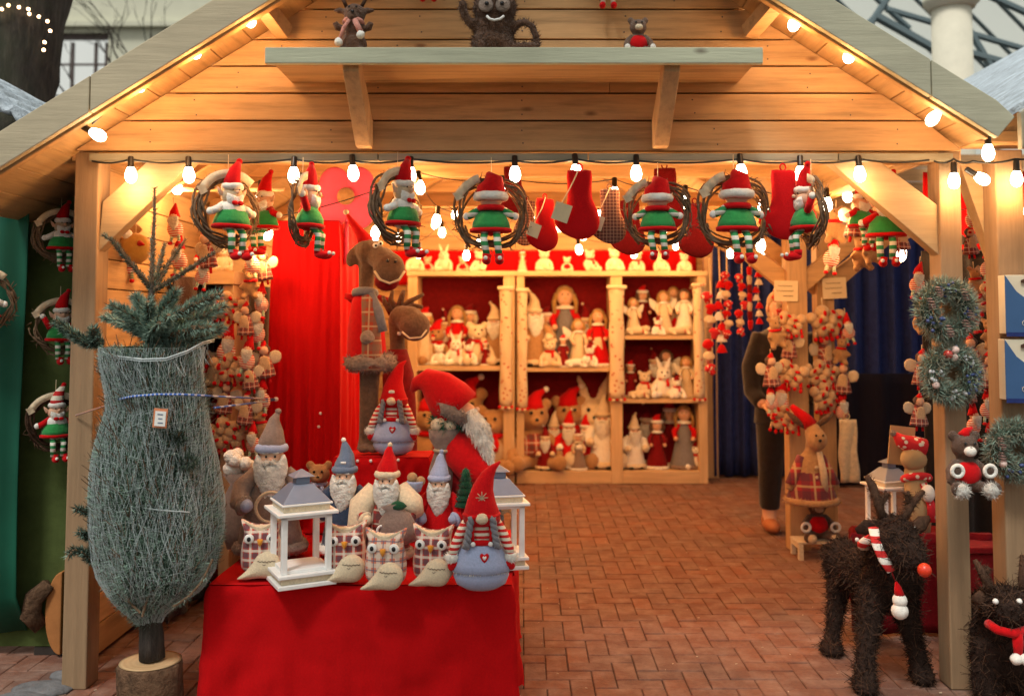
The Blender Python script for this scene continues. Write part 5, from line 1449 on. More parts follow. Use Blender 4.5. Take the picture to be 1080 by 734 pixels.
# bundled body: silhouette read off the photograph, left and right edge at each height
sil = [(366,106,218),(380,104,217),(400,108,218),(430,113,220),(455,108,222),(480,104,226),(505,100,229),(530,96,232),(560,93,233),(585,96,230),(605,104,226),(622,117,212),(638,130,188),(650,142,176),(660,147,171)]
def silh(py):
    for (a, l0, r0), (b2, l1, r1) in zip(sil, sil[1:]):
        if a <= py <= b2: t = (py-a)/(b2-a); return l0+(l1-l0)*t, r0+(r1-r0)*t
def body_surf(off=0, seg=56, rows=60, amp=.019, seed=0, depth=.78):
    vs = []; fs = []
    for j in range(rows+1):
        py = 366+(660-366)*j/rows; l, r = silh(py); c = tp((l+r)/2, py); hw = (r-l)/2*YT/1000*.95+off
        for i in range(seg):
            a = 2*math.pi*i/seg; p = Vector((c.x+hw*math.cos(a), hw*depth*math.sin(a), c.z))
            n = noise.noise(Vector((p.x*6+seed, p.y*6, p.z*2.5)))*amp*2+noise.noise(Vector((p.x*18, p.y*18+seed, p.z*7)))*amp
            d = Vector((math.cos(a), math.sin(a), 0)); vs.append(p+d*n)
    for j in range(rows):
        for i in range(seg): k = (i+1)%seg; fs.append((j*seg+i, (j+1)*seg+i, (j+1)*seg+k, j*seg+k))
    return MB().add(vs, fs)
core = body_surf(-.035)
cr = MB(); rg = random.Random(11)
cr.join(core)
cr.cur = 0
shell = body_surf(-.018)
cr.fuzz(shell, 9000, .03, .0045, bias=(0,0,.7), jit=.8, rg=rg)
cr.mat(1).fuzz(shell, 24000, .03, .0045, bias=(0,0,.6), jit=.8, rg=rg)
cr.mat(2).fuzz(shell, 1500, .06, .0045, bias=(0,0,1.6), jit=.6, rg=rg, taper=False)
part('bundled_crown', cr, [NEEDLE, NEEDLE2, TWIG], root, smooth=False)
# net: many fine strands running round and down the bundle
def surf_pt(u, v, off=.004):
    py = 366+(656-366)*v; l, r = silh(py); c = tp((l+r)/2, py); hw = (r-l)/2*YT/1000*.95+off
    a = 2*math.pi*u; p = Vector((c.x+hw*math.cos(a), hw*.78*math.sin(a), c.z))
    n = noise.noise(Vector((p.x*6, p.y*6, p.z*2.5)))*.038
    return p+Vector((math.cos(a), math.sin(a), 0))*n
net = MB()
for k in range(380):
    u0 = k/380+rg.uniform(-.004,.004); dr = rg.uniform(.15,.19)*(1 if k%2 else -1); pts = []
    v0 = 0 if rg.random() < .75 else rg.uniform(0,.5); v1 = 1 if rg.random() < .8 else rg.uniform(.6,1)
    for i in range(46):
        v = v0+(v1-v0)*i/45; pts.append(surf_pt(u0+dr*v+.0035*math.sin(v*30+k*.2)+.0012*math.sin(v*83+k*2), v, .003+.004*rg.random()))
    net.tube(pts, [.00042]*46, 3, caps=False)
for k in range(60):
    v0 = k/60+rg.uniform(-.01,.01); ub = rg.uniform(0,1); ul = rg.uniform(.3,.8); pts = []; tl = rg.uniform(-.05,.05)
    for i in range(40):
        u = ub+ul*i/39; pts.append(surf_pt(u, min(1, max(0, v0+tl*(i/39)+.010*math.sin(u*60+k))), .004))
    net.tube(pts, [.00040]*40, 3, caps=False)
# gathered rim, sagging in the middle, and the bunched hem lower left
rim = [tp(104,367,-.02), tp(110,372,-.1), tp(125,376,-.15), tp(150,379,-.18), tp(175,378,-.17), tp(198,370,-.13), tp(214,361,-.06), tp(226,358,.02)]
net.tube(rim, .0035, 6); net.tube([r_+Vector((0,0,-.008)) for r_ in rim], .002, 5)
for k in range(30):
    i = rg.uniform(0, 6.99); a = rim[int(i)].lerp(rim[int(i)+1], i%1); net.tube([a, a+Vector((rg.uniform(-.02,.02), -.004, -.03)), a+Vector((rg.uniform(-.03,.03), .004, -.09))], .0009, 3, caps=False)
net.tube([tp(100,522,-.05), tp(116,528,-.14), tp(140,534,-.17), tp(170,538,-.17), tp(200,540,-.15)], .0026, 5)
net.tube([tp(104,526,-.08), tp(112,545,-.14), tp(120,560,-.15)], .002, 5)
NETM = felt('white_netting', (.52,.60,.62), .08, 40, .8, 0, 0)
part('netting', net, NETM, root)
def bough(path, rads, dens, ln, wd=.0036, mat=(NEEDLE, NEEDLE2, TWIG), name='bough', frost=.5):
    pts = []; rr = []
    for (a, ra), (b2, rb) in zip(zip(path, rads), zip(path[1:], rads[1:])):
        for k in range(5): t = k/5; pts.append(a.lerp(b2, t)); rr.append(ra+(rb-ra)*t)
    pts.append(path[-1]); rr.append(rads[-1])
    mb = MB().mat(2).tube(pts, rr, 7)
    s = MB().tube(pts, rr, 7)
    d = (path[-1]-path[0]).normalized()
    mb.mat(0).fuzz(s, int(dens*(1-frost)), ln, wd, bias=tuple(d*.9), jit=.55, rg=rg)
    mb.mat(1).fuzz(s, int(dens*frost), ln, wd, bias=tuple(d*.9), jit=.55, rg=rg)
    return part(name, mb, list(mat), root, smooth=False)
# leader shoots, thin and dark
o_ = tp(161,300)
bough([tp(160,330), tp(160,300), tp(161,260), tp(163,225), tp(163,198)], [.012,.010,.008,.006,.004], 700, .016, .003)
bough([tp(160,306), tp(150,292,-.03), tp(133,272,-.06), tp(119,254,-.08), tp(108,247,-.09)], [.010,.009,.008,.007,.004], 700, .014, .003, frost=.2)
bough([tp(162,306), tp(180,296,-.05), tp(202,282,-.08), tp(227,266,-.1)], [.010,.008,.007,.004], 650, .014, .003, frost=.2)
bough([tp(161,304), tp(166,290,.04), tp(170,272,.07), tp(174,257,.08)], [.009,.008,.007,.004], 450, .016, .003)
bough([tp(163,304), tp(174,284,.06), tp(184,268,.1), tp(196,252,.12)], [.009,.008,.007,.004], 450, .016, .003, frost=.2)
# thick upper whorl of frosted boughs above the net
W_ = [([(160,345),(150,325),(142,312)],.0),([(160,345),(176,322),(186,306)],-.03),([(160,350),(138,333),(116,322)],-.05),([(160,350),(180,335),(212,318),(232,310)],-.06),
      ([(160,355),(135,342),(110,334)],.05),([(160,356),(192,343),(222,330),(238,322)],.05),([(158,358),(158,335),(156,318)],-.09),
      ([(160,362),(188,352),(206,346),(222,345)],-.09),([(165,362),(172,345),(178,332)],-.12),([(160,366),(160,350),(168,340)],-.13),
      ([(160,366),(200,360),(224,350),(236,344)],.02),]
for pth, dy in W_:
    n = len(pth); bough([tp(a, b2, dy*i/(n-1)*1.5) for i, (a, b2) in enumerate(pth)], [.016]*(n-1)+[.008], 1300, .030, .0046, frost=.85)
# side bough reaching past the post, twigs at lower left
bough([tp(108,362,.0), tp(92,362,-.06), tp(76,352,-.09), tp(58,338,-.1)], [.014,.013,.012,.007], 1400, .026, .0045, frost=.5)
bough([tp(100,360,-.05), tp(99,352,-.08), tp(98,346,-.09)], [.014,.013,.008], 500, .026, .0045)
for pth in ([(104,562),(92,566),(84,560)],[(106,580),(94,582),(78,580),(72,586)],[(104,540),(92,540),(80,536)],[(110,592),(96,590),(86,582)]):
    n = len(pth); bough([tp(a, b2, -.05*i) for i, (a, b2) in enumerate(pth)], [.008]*(n-1)+[.004], 420, .026, .0042, frost=.3)
for pth in ([(224,590),(214,612),(200,628),(182,640)],[(150,650),(160,615),(157,600)],[(148,646),(136,634),(128,622)]): 
    n = len(pth); bough([tp(a, b2, -.13) for i, (a, b2) in enumerate(pth)], [.005]*n, 60, .02, .003)
# dark tufts poking through holes of the net
for cx_, cy_, n in ((182,462,700),(168,470,500),(196,488,400),(150,545,900),(175,550,700),(120,540,500)):
    e = MB().ell(tp(cx_,cy_,-.135+.0004*abs(cx_-160)), (.045,.02,.02)); f_ = MB().fuzz(e, n, .03, .004, bias=(0,-.3,.4), jit=.8, rg=rg); part('bough', f_, NEEDLE, root, smooth=False)
pt = part('price_tag', MB().box(tp(169,441,-.185), (.055,.004,.075), rotm(0,4,0)), plain('orange_tag', (.62,.22,.10), .6), root, smooth=False, bevel=.001)
part('tag_label', MB().box(tp(169,441.5,-.189), (.042,.003,.058), rotm(0,4,0)), EYEW, pt, smooth=False)
mk = MB()
for i, (x, w_) in enumerate([(0,.022),(.004,.016),(-.002,.02)]): mk.box(tp(169+x,437+i*4.5,-.1915), (w_,.001,.004), rotm(0,4,0))
part('tag_writing', mk, BLUEGREY, pt, smooth=False)
# blue cord holding the tree to pedestal and post
cb = P(290,421,5.2)
t = thing('tie_cord', 'blue cord wrapped round the netted tree and tied to the red pedestal', 'cord', P(160,417,YT-.2))
cp = lambda px, py, Y: P(px, py, Y)-t.location
cordm = stripes('cord_twist', (.05,.14,.50), (.45,.5,.65), 60, 0, .6)
part('cord', MB().tube([cp(126,421,YT-.12), cp(140,418,YT-.185), cp(165,416,YT-.2), cp(190,416,YT-.185), cp(212,417,YT-.10), cp(240,418.5,YT+.35), cp(290,421,5.2)], .0045, 7)
     .tube([cp(226,430,YT+.02), cp(250,427,YT+.5), cp(290,422,5.2)], .0045, 7), cordm, t)
part('cord_end', MB().tube([cp(130,422,YT-.10), cp(108,429,YT+.03), cp(80,438,SY-.01)], .0035, 6), felt('salmon_cord', (.5,.22,.15), .2, 60), t)
part('hook', MB().ell(cp(291,421,5.19), (.014,.008,.012)), EYEW, t)
# things in the dark behind the left post: a halved log and a slatted basket
q = Vector((X(82,4.5),4.5,0))
t = thing('half_log', 'orange-faced half log with grey bark leaning behind the foot of the left post', 'log', (q.x-.02, 4.5, 0))
mb = MB(); rr = .18
mb.prism([(rr*.42*math.cos(R(a)), .20+rr*1.05*math.sin(R(a))) for a in range(90, 271, 12)], -.04, .05)
part('cut_face', mb, felt('orange_wood', (.42,.17,.055), .15, 10, .7, 0, .3), t, smooth=False, bevel=.006)
part('bark', MB().tube([(-.10,-.03,.14),(-.14,-.05,.20),(-.12,-.05,.28),(-.06,-.03,.33)], [.03,.05,.05,.03], 12).wob(.02, 20, 3), BARK, t)
part('block', MB().bx(-.14, .02, .0, .12, 0.001, .035), plain('dark_block', (.03,.022,.018), .8), t, smooth=False)
t = thing('slatted_basket', 'dark slatted wooden basket in the shade behind the tree trunk', 'basket', (P(128,620,4.9).x, 4.9, 0))
for i in range(9):
    part('slat', MB().tube([(-.2,.1,.22+.05*i*.6), (0,-.03,.20+.05*i*.6-.01*i), (.24,.1,.14+.03*i)], [.008]*3, 5), plain('basket_slat', (.20,.085,.04), .7), t)
for s in (-1, 1): part('leg', MB().tube([(s*.2,.1,0.0),(s*.2,.1,.55)], .018, 8), plain('basket_slat', (.20,.085,.04), .7), t)
part('rail', MB().tube([(-.21,.1,.5),(.23,.1,.46)], .016, 8), plain('basket_slat', (.20,.085,.04), .7), t)
# ------------------------------------------------------------------ elf wreaths along the front batten
YW = SY-.10
def elf(kind, px, py, lab, rz=0, s=1.0, ry=0, Y=YW, g='elf wreaths hanging from the front batten'):
    return keep('elf'+kind, lambda: T_elf(kind))(lab, 'elf wreath', P(px, py, Y), (0, ry, rz), s, g)
elf('santa', 240, 222, 'twig wreath with white-bearded elf in tall striped hat, leftmost on the front batten', 48, 1.1)
elf('wave', 319, 222, 'twig wreath seen nearly edge-on with its elf before the red pedestal', 84, 1.05)
elf('santa', 419, 219, 'twig wreath with bearded elf under a glaring bulb above the moose snout', 56, 1.1)
elf('blind', 518, 226, 'twig wreath whose elf wears its red hat over the eyes, left of the stockings', 0, 1.12)
elf('blind', 694, 226, 'twig wreath with eyeless elf right of the plaid stocking', -12, 1.02)
elf('blind', 774, 224, 'twig wreath with green-skirted eyeless elf next to the large plain red stocking', 8, 1.14)
elf('wave', 856, 224, 'twig wreath turned edge-on right of the large plain red stocking', -86, 1.05)
elf('loose', 934, 232, 'elf with striped legs hanging behind the right diagonal brace', -20, 1.15, Y=SY+.32)
elf('loose', 905, 226, 'loose elf without a ring hanging under the right end of the string of bulbs', 20, .95, Y=SY+.5)
elf('loose', 284, 226, 'loose elf without a ring between the two leftmost front wreaths, farther back', -30, 1.1, Y=SY+.7)
# elves on the green left wall
YLW = 4.40
for px, py, kind, lab, s, rz in [(64,250,'santa','dark wreath with pale-bodied elf, upper of the wreaths on the green wall',.85,42),(63,345,'wave','dark wreath on the green wall behind the end of the side bough',.88,40),(58,445,'snowy','wreath with a red-hatted waving elf, lowest on the green wall',.9,40)]:
    elf(kind, px, py, lab, rz, s, Y=YLW, g='wreaths on the green side wall')
elf('santa', -20, 318, 'sliver of an elf wreath cut off by the left edge of the picture', 30, 1.0, Y=4.2, g='wreaths on the green side wall')
# ------------------------------------------------------------------ stockings
PLD = plaid('brown_plaid', (.28,.06,.04), (.06,.03,.02), (.5,.35,.2), 16)
def sock(key, m, px, py, h, lab, flip=1, rz=0, tagm=PAPER, Y=None, cuff=None):
    Y = Y or SY+.16
    q = P(px, py, Y); s = h*Y/1000
    return keep('sock'+key+str(flip), lambda: T_stocking(m, cuff, tagm, flip))(lab, 'stocking', q, (0, rnd.uniform(-4,4), rz), s, 'stockings hanging from the header beam')
sock('red', RED, 611, 180, 74, 'bright red stocking with a paper tag hanging directly under a bulb', 1, 0, Y=SY-.075)
sock('red', RED, 575, 210, 56, 'smaller red stocking between the first eyeless elf wreath and the bright stocking', 1, 20, Y=SY-.03)
sock('plaid', PLD, 643, 200, 58, 'brown plaid stocking with a paper tag', 1, 0, Y=SY-.03)
sock('plaid', PLD, 556, 212, 48, 'brown plaid stocking half behind the ring of the first eyeless elf wreath', -1, 10, Y=SY+.4)
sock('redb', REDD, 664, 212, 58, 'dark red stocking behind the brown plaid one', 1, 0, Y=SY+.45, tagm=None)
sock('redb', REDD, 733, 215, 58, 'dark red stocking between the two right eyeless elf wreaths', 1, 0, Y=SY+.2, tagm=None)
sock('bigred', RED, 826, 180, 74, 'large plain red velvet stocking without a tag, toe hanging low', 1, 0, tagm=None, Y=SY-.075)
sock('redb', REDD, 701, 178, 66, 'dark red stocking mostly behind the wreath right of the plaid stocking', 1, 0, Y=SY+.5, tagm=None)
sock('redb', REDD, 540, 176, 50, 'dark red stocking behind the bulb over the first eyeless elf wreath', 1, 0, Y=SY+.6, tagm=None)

# ------------------------------------------------------------------ creatures on the gable ledge
zl = Z(50, ledY)
YS_ = ledY+.14
def ledge_at(px): p = P(px, 50, YS_); return Vector((p.x, YS_, zl+.002))
# small brown moose with scarf
b0 = ledge_at(373); t = thing('plush_moose', 'small dark brown plush with pink scarf and two white pompoms on the gable ledge', 'plush moose', b0)
u = YS_/1000
mb = MB(); ball(mb, (0,0,12*u), (15*u,13*u,14*u)); ball(mb, (0,0,28*u), (12*u,11*u,12*u)); ball(mb, (1*u,-2*u,45*u), (12*u,10*u,12*u)); ball(mb, (0,-8*u,40*u), (7*u,8*u,6*u))
for s in (-1, 1): ball(mb, (s*15*u,0,50*u), (7*u,3*u,3.5*u)); mb.tube([(s*9*u,0,30*u),(s*17*u,-4*u,30*u),(s*19*u,-5*u,36*u)], [4*u,4*u,4*u]); ball(mb, (s*10*u,-10*u,4*u), (5*u,9*u,4*u))
o = blob('body', mb, YARNBR, t, .008, 2)
part('scarf', MB().torus((0,-2*u,36*u), 9*u, 3*u, rotm(80,0,0), 18, 8).tube([(-3*u,-12*u,36*u),(-8*u,-15*u,27*u),(-12*u,-15*u,14*u)], 2*u, 6).tube([(3*u,-12*u,36*u),(7*u,-15*u,28*u),(10*u,-15*u,22*u)], 3*u, 6), felt('pink_knit', (.65,.28,.22), .4, 60), t)
for x, z in ((-13,11),(10,19)): part('pompom', MB().ell((x*u,-16*u,z*u), 4.5*u).wob(.003, 60, 1), WHITE, t)
part('antlers', MB().tube([(-8*u,0,54*u),(-13*u,0,64*u)], 2*u, 6).tube([(8*u,0,54*u),(13*u,0,64*u)], 2*u, 6), TWIGD, t)
face(t, (1*u,-4*u,46*u), 11*u)
# big monkey with a long tail
b0 = ledge_at(520); t = thing('plush_monkey', 'large dark grinning plush monkey with long curling tail on the gable ledge', 'plush monkey', b0)
mb = MB(); ball(mb, (0,0,14*u), (24*u,18*u,18*u)); ball(mb, (0,0,32*u), (22*u,16*u,20*u)); ball(mb, (2*u,-2*u,52*u), (24*u,17*u,19*u))
mb.tube([(-16*u,0,32*u),(-24*u,-6*u,34*u),(-29*u,-8*u,40*u),(-32*u,-8*u,50*u)], [6*u,5*u,4.5*u,5*u]); ball(mb, (-32*u,-9*u,53*u), (5*u,5*u,6*u))
mb.tube([(18*u,0,24*u),(24*u,-4*u,33*u),(34*u,-5*u,36*u),(42*u,-6*u,31*u),(46*u,-6*u,20*u),(47*u,-6*u,8*u)], [5*u,5*u,4*u,4*u,4*u,4*u])
mb.tube([(10*u,-6*u,6*u),(28*u,-12*u,6*u),(46*u,-14*u,6*u)], [8*u,6*u,6*u]); mb.tube([(-12*u,-8*u,6*u),(-16*u,-18*u,6*u)], [8*u,7*u])
o = blob('body', mb, YARNBR, t, .009, 2)
f_ = MB(); src = MB(); src.v = [v.co.copy() for v in o.data.vertices]; src.f = [list(p.vertices) for p in o.data.polygons]
part('fur', MB().fuzz(src, 3000, .016, .003, jit=.6), YARNBR, o, smooth=False)
for s in (-1, 1): e = part('eye_patch', MB().lathe([(0,-.002),(8*u,-.002),(7*u,.004),(0,.005)], 18, c=((2+s*9)*u,-19*u,50*u), M=rotm(90,0,0)), TAUPEFUR, t); part('eye', MB().ell(((2+s*8)*u,-20.5*u,51*u), 2.4*u, seg=8, rings=6), BLACK, e)
part('grin', MB().tube([(-6*u,-19*u,38*u),(-3*u,-20*u,34.5*u),(2*u,-20.5*u,33*u),(8*u,-20*u,34.5*u),(12*u,-19*u,38*u)], 1.5*u, 6), EYEW, t)
# bear with white paws
q = ledge_at(673)
keep('bearledge', lambda: T_bear(BROWN, 'bear', muzzle=CREAM, pads=WHITE, sweater=RED))('small brown bear in red jumper with white paws sitting on the gable ledge', 'plush bear', q, (0,0,0), 42*u/.83)
# dangling legs of dolls hung higher up the gable
for px, lab, mt in ((452,'pair of red boots dangling at the top edge left of the monkey',RED),(641,'green and white striped doll legs with red boots dangling above the bear',ST_GW)):
    q = P(px, -14, YG-.05); t = thing('hanging_elf', lab, 'hanging doll', q)
    part('body', MB().lathe([(0,.0),(.045,.0),(.035,.06),(.02,.1),(0,.11)], 14), GREEN, t); part('head', MB().ell((0,0,.13), .03), SKIN, t); part('hat', MB().tube([(0,0,.145),(0,0,.18),(.01,0,.22)], [.03,.02,.004], 10), RED, t)
    dz = -.075 if mt is ST_GW else -.045
    for s in (-1, 1):
        l_ = part('leg', MB().tube([(s*.018,0,0),(s*.022,-.01,dz)], .011, 8), mt, t); part('boot', MB().ell((s*.024,-.015,dz-.012), (.014,.024,.014), seg=10, rings=8), RED, l_)

# ------------------------------------------------------------------ toys in and on the back cabinets
YB_ = CYB+.14
def shelf_toy(key, fn, cat, px, py, h, lab, rz=0, Y=None, g='toys on the back cabinets', lift=0):
    Y = Y or YB_; base_y = py
    q = P(px, py, CYB); z = q.z+.002
    x = P(px, py, Y).x
    return keep(key, fn)(lab, cat, Vector((x, Y, z+lift)), (0,0,rz), h*Y/1000, g)
bearC = lambda: T_bear(CREAM, 'bear'); bearS = lambda: T_bear(CREAM, 'bear', scarf=RED); rabC = lambda: T_bear(CREAM, 'rabbit'); rabS = lambda: T_bear(CREAM, 'rabbit', scarf=RED)
bearT = lambda: T_bear(TAN, 'bear', scarf=RED, hat=RED); bearR = lambda: T_bear(CREAM, 'bear', sweater=RED)
dollR = lambda: T_doll(RED, HAIR, hat=None, apron=CREAM, braids=True); dollD = lambda: T_doll(REDD, YARNBR, hat=RED, collar=WHITE); dollG = lambda: T_doll(GREY, HAIR, sleeves=RED, braids=True, hem=GREYBR)
ang = lambda: T_doll(CREAM, HAIR, wings=WHITE, hem=CREAM); angB = lambda: T_doll(WHITE, YARNBR, wings=WHITE, hem=CREAM)
san = lambda: T_santa(RED, RED, hatcurl=.05); sanW = lambda: T_santa(WHITE, CREAM, hatcurl=.03, trim=CREAM); dollW = lambda: T_doll(CREAM, HAIR, hat=RED, sleeves=RED)
pup = lambda: T_lying(CREAM); pupW = lambda: T_lying(WHITE)
TOPY = 286
for key, fn, cat, px, h, lab, rz, yy in [
  ('bearC', bearC, 'plush bear', 437, 30, 'cream bear at the left end on top of the left cabinet', 10, 0),
  ('rabC', rabC, 'plush rabbit', 468, 30, 'cream rabbit with tall ears on top of the left back cabinet', 0, 0),
  ('bearR', bearR, 'plush bear', 451, 20, 'little bear in red jumper between bear and rabbit on top of the left cabinet', 0, .1),
  ('bearR', bearR, 'plush bear', 488, 20, 'little bear in red jumper right of the rabbit on top of the left cabinet', 0, .1),
  ('bearS', bearS, 'plush bear', 506, 27, 'cream bear with red scarf on top of the left cabinet behind the elf legs', -14, 0),
  ('dollW', dollW, 'cloth doll', 551, 24, 'small red and cream doll where the two back cabinets meet, on top', 0, .08),
  ('bearC', bearC, 'plush bear', 574, 29, 'cream bear at the left end on top of the wide cabinet', 0, 0),
  ('bearR', bearR, 'plush bear', 598, 19, 'tiny bear in red jumper right of the first bear on the wide cabinet', 0, 0),
  ('bearS', bearS, 'plush bear', 622, 28, 'cream bear with red scarf third on top of the wide cabinet', 24, 0),
  ('bearC', bearC, 'plush bear', 648, 30, 'large cream bear above the middle upright of the wide cabinet', 0, 0),
  ('bearS', bearS, 'plush bear', 672, 26, 'cream bear with red scarf right of the middle upright, on top', -10, .05),
  ('rabC', rabC, 'plush rabbit', 697, 26, 'cream rabbit on top of the wide cabinet below the second eyeless elf', 0, 0),
  ('bearC', bearC, 'plush bear', 722, 24, 'cream bear at the right end on top of the wide cabinet', -10, 0)]:
    shelf_toy(key, fn, cat, px, TOPY, h, lab, rz, YB_+yy)
rows = [
 # left cabinet upper shelf (386)
 (386,'dollW',dollW,'cloth doll',448,60,'tall doll in red hat at the left of the left cabinet upper shelf',10,.12),
 (386,'bearT',bearT,'plush bear',460,50,'tan bear with red cap on the left cabinet upper shelf',0,.16),
 (386,'dollR',dollR,'cloth doll',482,66,'girl doll in red dress standing at the back of the left cabinet upper shelf',0,.18),
 (386,'rabW',lambda: T_bear(WHITE,'rabbit',scarf=RED),'plush rabbit',481,37,'white rabbit with red bow at the front of the left cabinet upper shelf',0,-.02),
 (386,'bearW',lambda: T_bear(WHITE,'bear'),'plush bear',463,27,'small white bear at the front left corner of the left cabinet upper shelf',0,-.02),
 (386,'bearS',bearS,'plush bear',503,54,'big cream bear with red scarf on the left cabinet upper shelf',12,.04),
 (386,'santaT',lambda: T_santa(TAN,CREAM,trim=CREAM,hatcurl=-.06),'santa figure',521,66,'tan-coated santa at the right of the left cabinet upper shelf',0,.1),
 (386,'dollD',dollD,'cloth doll',512,26,'tiny dark red doll at the front right of the left cabinet upper shelf',0,-.04),
 # left cabinet lower shelf (500)
 (500,'bearT',bearT,'plush bear',452,88,'large tan bear in red cap left on the left cabinet lower shelf',10,.0),
 (500,'bearBig',lambda: T_bear(TAN,'bear',scarf=RED,sweater=BEIGE),'plush bear',520,82,'large tan bear in beige jumper, on the left cabinet lower shelf beside the santa',-10,.0),
 (500,'bearT',bearT,'plush bear',492,100,'tall tan bear in red cap at the back of the left cabinet lower shelf',0,.2),
 # wide cabinet left bay upper (388)
 (388,'santaT',lambda: None,'santa figure',563,80,'tall cream and tan santa at the left of the wide cabinet upper shelf',14,.05),
 (388,'dollG',dollG,'cloth doll',596,90,'tall blond girl doll in grey skirt at the back of the wide cabinet upper shelf',0,.2),
 (388,'dollR',lambda: None,'cloth doll',631,65,'girl doll in red dress at the right of the wide cabinet left upper shelf',-8,.06),
 (388,'ang',ang,'angel doll',610,54,'cream winged angel doll before the grey-skirted doll',10,.04),
 (388,'bearS',bearS,'plush bear',580,36,'white bear with red scarf front left on the wide cabinet left upper shelf',0,-.04),
 (388,'dollD',dollD,'cloth doll',594,34,'small dark red doll in red hat between bear and angel',0,-.05),
 # wide cabinet left bay lower (497)
 (497,'mooseT',lambda: T_bear(TAN,'bear',hat=RED,sweater=PLAID_R),'plush bear',563,86,'tan bear in plaid jumper and red cap in the wide cabinet lower left corner',10,.04),
 (497,'san',san,'santa figure',600,62,'red santa with white beard in the middle of the wide cabinet lower left bay',0,.02),
 (497,'sanW',sanW,'santa figure',584,58,'cream santa left of the red santa in the lower left bay',0,.12),
 (497,'bearT',bearT,'plush bear',600,86,'tan bear in red cap behind the red santa in the lower left bay',0,.22),
 (497,'san',san,'santa figure',618,58,'small red santa right of the middle in the lower left bay',0,.1),
 (497,'sanW',sanW,'santa figure',636,76,'white santa at the right of the wide cabinet lower left bay',-8,.05),
 (497,'rabC',rabC,'plush rabbit',626,96,'tall cream rabbit at the back of the wide cabinet lower left bay',0,.24),
 # right bay upper (354)
 (354,'ang',ang,'angel doll',668,42,'cream angel at the left of the wide cabinet right bay, top shelf',12,.02),
 (354,'dollD',dollD,'cloth doll',678,52,'doll in red hat behind the angels of the top right shelf',0,.2),
 (354,'ang',ang,'angel doll',700,50,'cream angel in the middle of the top right shelf',0,.04),
 (354,'angB',angB,'angel doll',722,52,'dark-haired white angel at the right of the top right shelf',-10,.04),
 (354,'pup',pup,'plush puppy',672,16,'cream plush puppy lying at the left front of the top right shelf',0,-.08),
 (354,'pup',pup,'plush puppy',716,16,'cream plush puppy lying at the right front of the top right shelf',10,-.08),
 # right bay middle (421)
 (421,'dollD',dollD,'cloth doll',665,38,'dark red doll at the left of the middle right shelf',0,.1),
 (421,'bearS',bearS,'plush bear',680,34,'cream bear with red scarf on the middle right shelf',10,.0),
 (421,'rabW',lambda: None,'plush rabbit',700,44,'white rabbit in the middle of the middle right shelf',0,.0),
 (421,'angB',angB,'angel doll',703,52,'dark-haired angel behind the white rabbit',0,.2),
 (421,'ang',ang,'angel doll',724,46,'cream angel at the right of the middle right shelf',-8,.04),
 # right bay lower (497)
 (497,'sanW',sanW,'santa figure',669,58,'white santa at the left of the wide cabinet lower right bay',8,.02),
 (497,'dollD',dollD,'cloth doll',693,56,'girl doll in dark red coat and hat in the lower right bay',0,.02),
 (497,'dollG',dollG,'cloth doll',722,70,'tall blond doll in grey skirt and red blouse in the lower right bay',-8,.04),
 (497,'dollD',dollD,'cloth doll',707,66,'dark red doll in the shadow at the back of the lower right bay',0,.24),
]
for (py, key, fn, cat, px, h, lab, rz, yy) in rows: shelf_toy(key, fn, cat, px, py, h, lab, rz, YB_+yy)
# ------------------------------------------------------------------ wicker reindeer by the right post
def wicker(body_mb, name, t, voxel, n, ln, w_=.004):
    o = blob(name, body_mb, TWIGB, t, voxel, 2)
    src = MB(); src.v = [v.co.copy() for v in o.data.vertices]; src.f = [list(p.vertices) for p in o.data.polygons]
    f_ = MB().fuzz(src, n, ln, w_, bias=(0,0,-.2), jit=1.6, taper=False)
    f_.mat(1).fuzz(src, n//3, .045, w_*.8, bias=(0,0,-.3), jit=3.2, taper=False)
    w2 = part('loose_twigs', f_, [TWIGB, TWIGD], o, smooth=False); return o
Yr = 4.2
base = P(935, 715, Yr); base.z = 0
t = thing('wicker_reindeer', 'dark wicker reindeer with red nose and striped scarf beside the right front post', 'reindeer figure', base)
rp = lambda px, py, Y: P(px, py, Y)-base
Ya, Yb2 = 4.55, 4.12       # hindquarters / forequarters
mb = MB()
rs = lambda px: px*4.3/1000
mb.tube([rp(893,600,4.62), rp(905,600,4.5), rp(922,604,4.36), rp(940,606,4.24)], [rs(17),rs(24),rs(26),rs(24)], 16)
ball(mb, rp(888,592,4.62), (rs(21),rs(22),rs(26))); ball(mb, rp(943,608,4.22), (rs(28),rs(26),rs(33)))
# neck and head lowered towards the viewer's right
mb.tube([rp(938,592,4.25), rp(938,572,4.18), rp(942,558,4.10)], [rs(26),rs(22),rs(18)], 14)
mb.tube([rp(938,560,4.08), rp(948,572,4.0), rp(961,588,3.92), rp(970,598,3.87)], [rs(20),rs(21),rs(15),rs(9)], 14)
mb.tube([rp(886,600,4.62), rp(882,640,4.60), rp(878,670,4.56), rp(877,690,4.52)], [rs(16),rs(10),rs(8),rs(9)], 12); 
mb.tube([rp(905,600,4.7), rp(912,650,4.72), rp(914,676,4.7)], [rs(14),rs(10),rs(9)], 12)
mb.tube([rp(925,610,4.25), rp(917,650,4.16), rp(913,690,4.1), rp(912,716,4.07)], [rs(19),rs(12),rs(9.5),rs(11)], 12)
mb.tube([rp(950,612,4.22), rp(957,650,4.2), rp(966,685,4.19), rp(972,706,4.18)], [rs(18),rs(12),rs(9),rs(10)], 12)
for a, b2, Y in ((877,690,4.50),(912,717,4.05),(972,708,4.16)):
    q = rp(a, b2, Y); q.z = .03; ball(mb, q, (.055,.07,.035))
q = rp(914,680,4.7); ball(mb, Vector((q.x,q.y,.03)), (.045,.06,.035)); mb.tube([q, Vector((q.x,q.y,.04))], [rs(9),rs(9)])
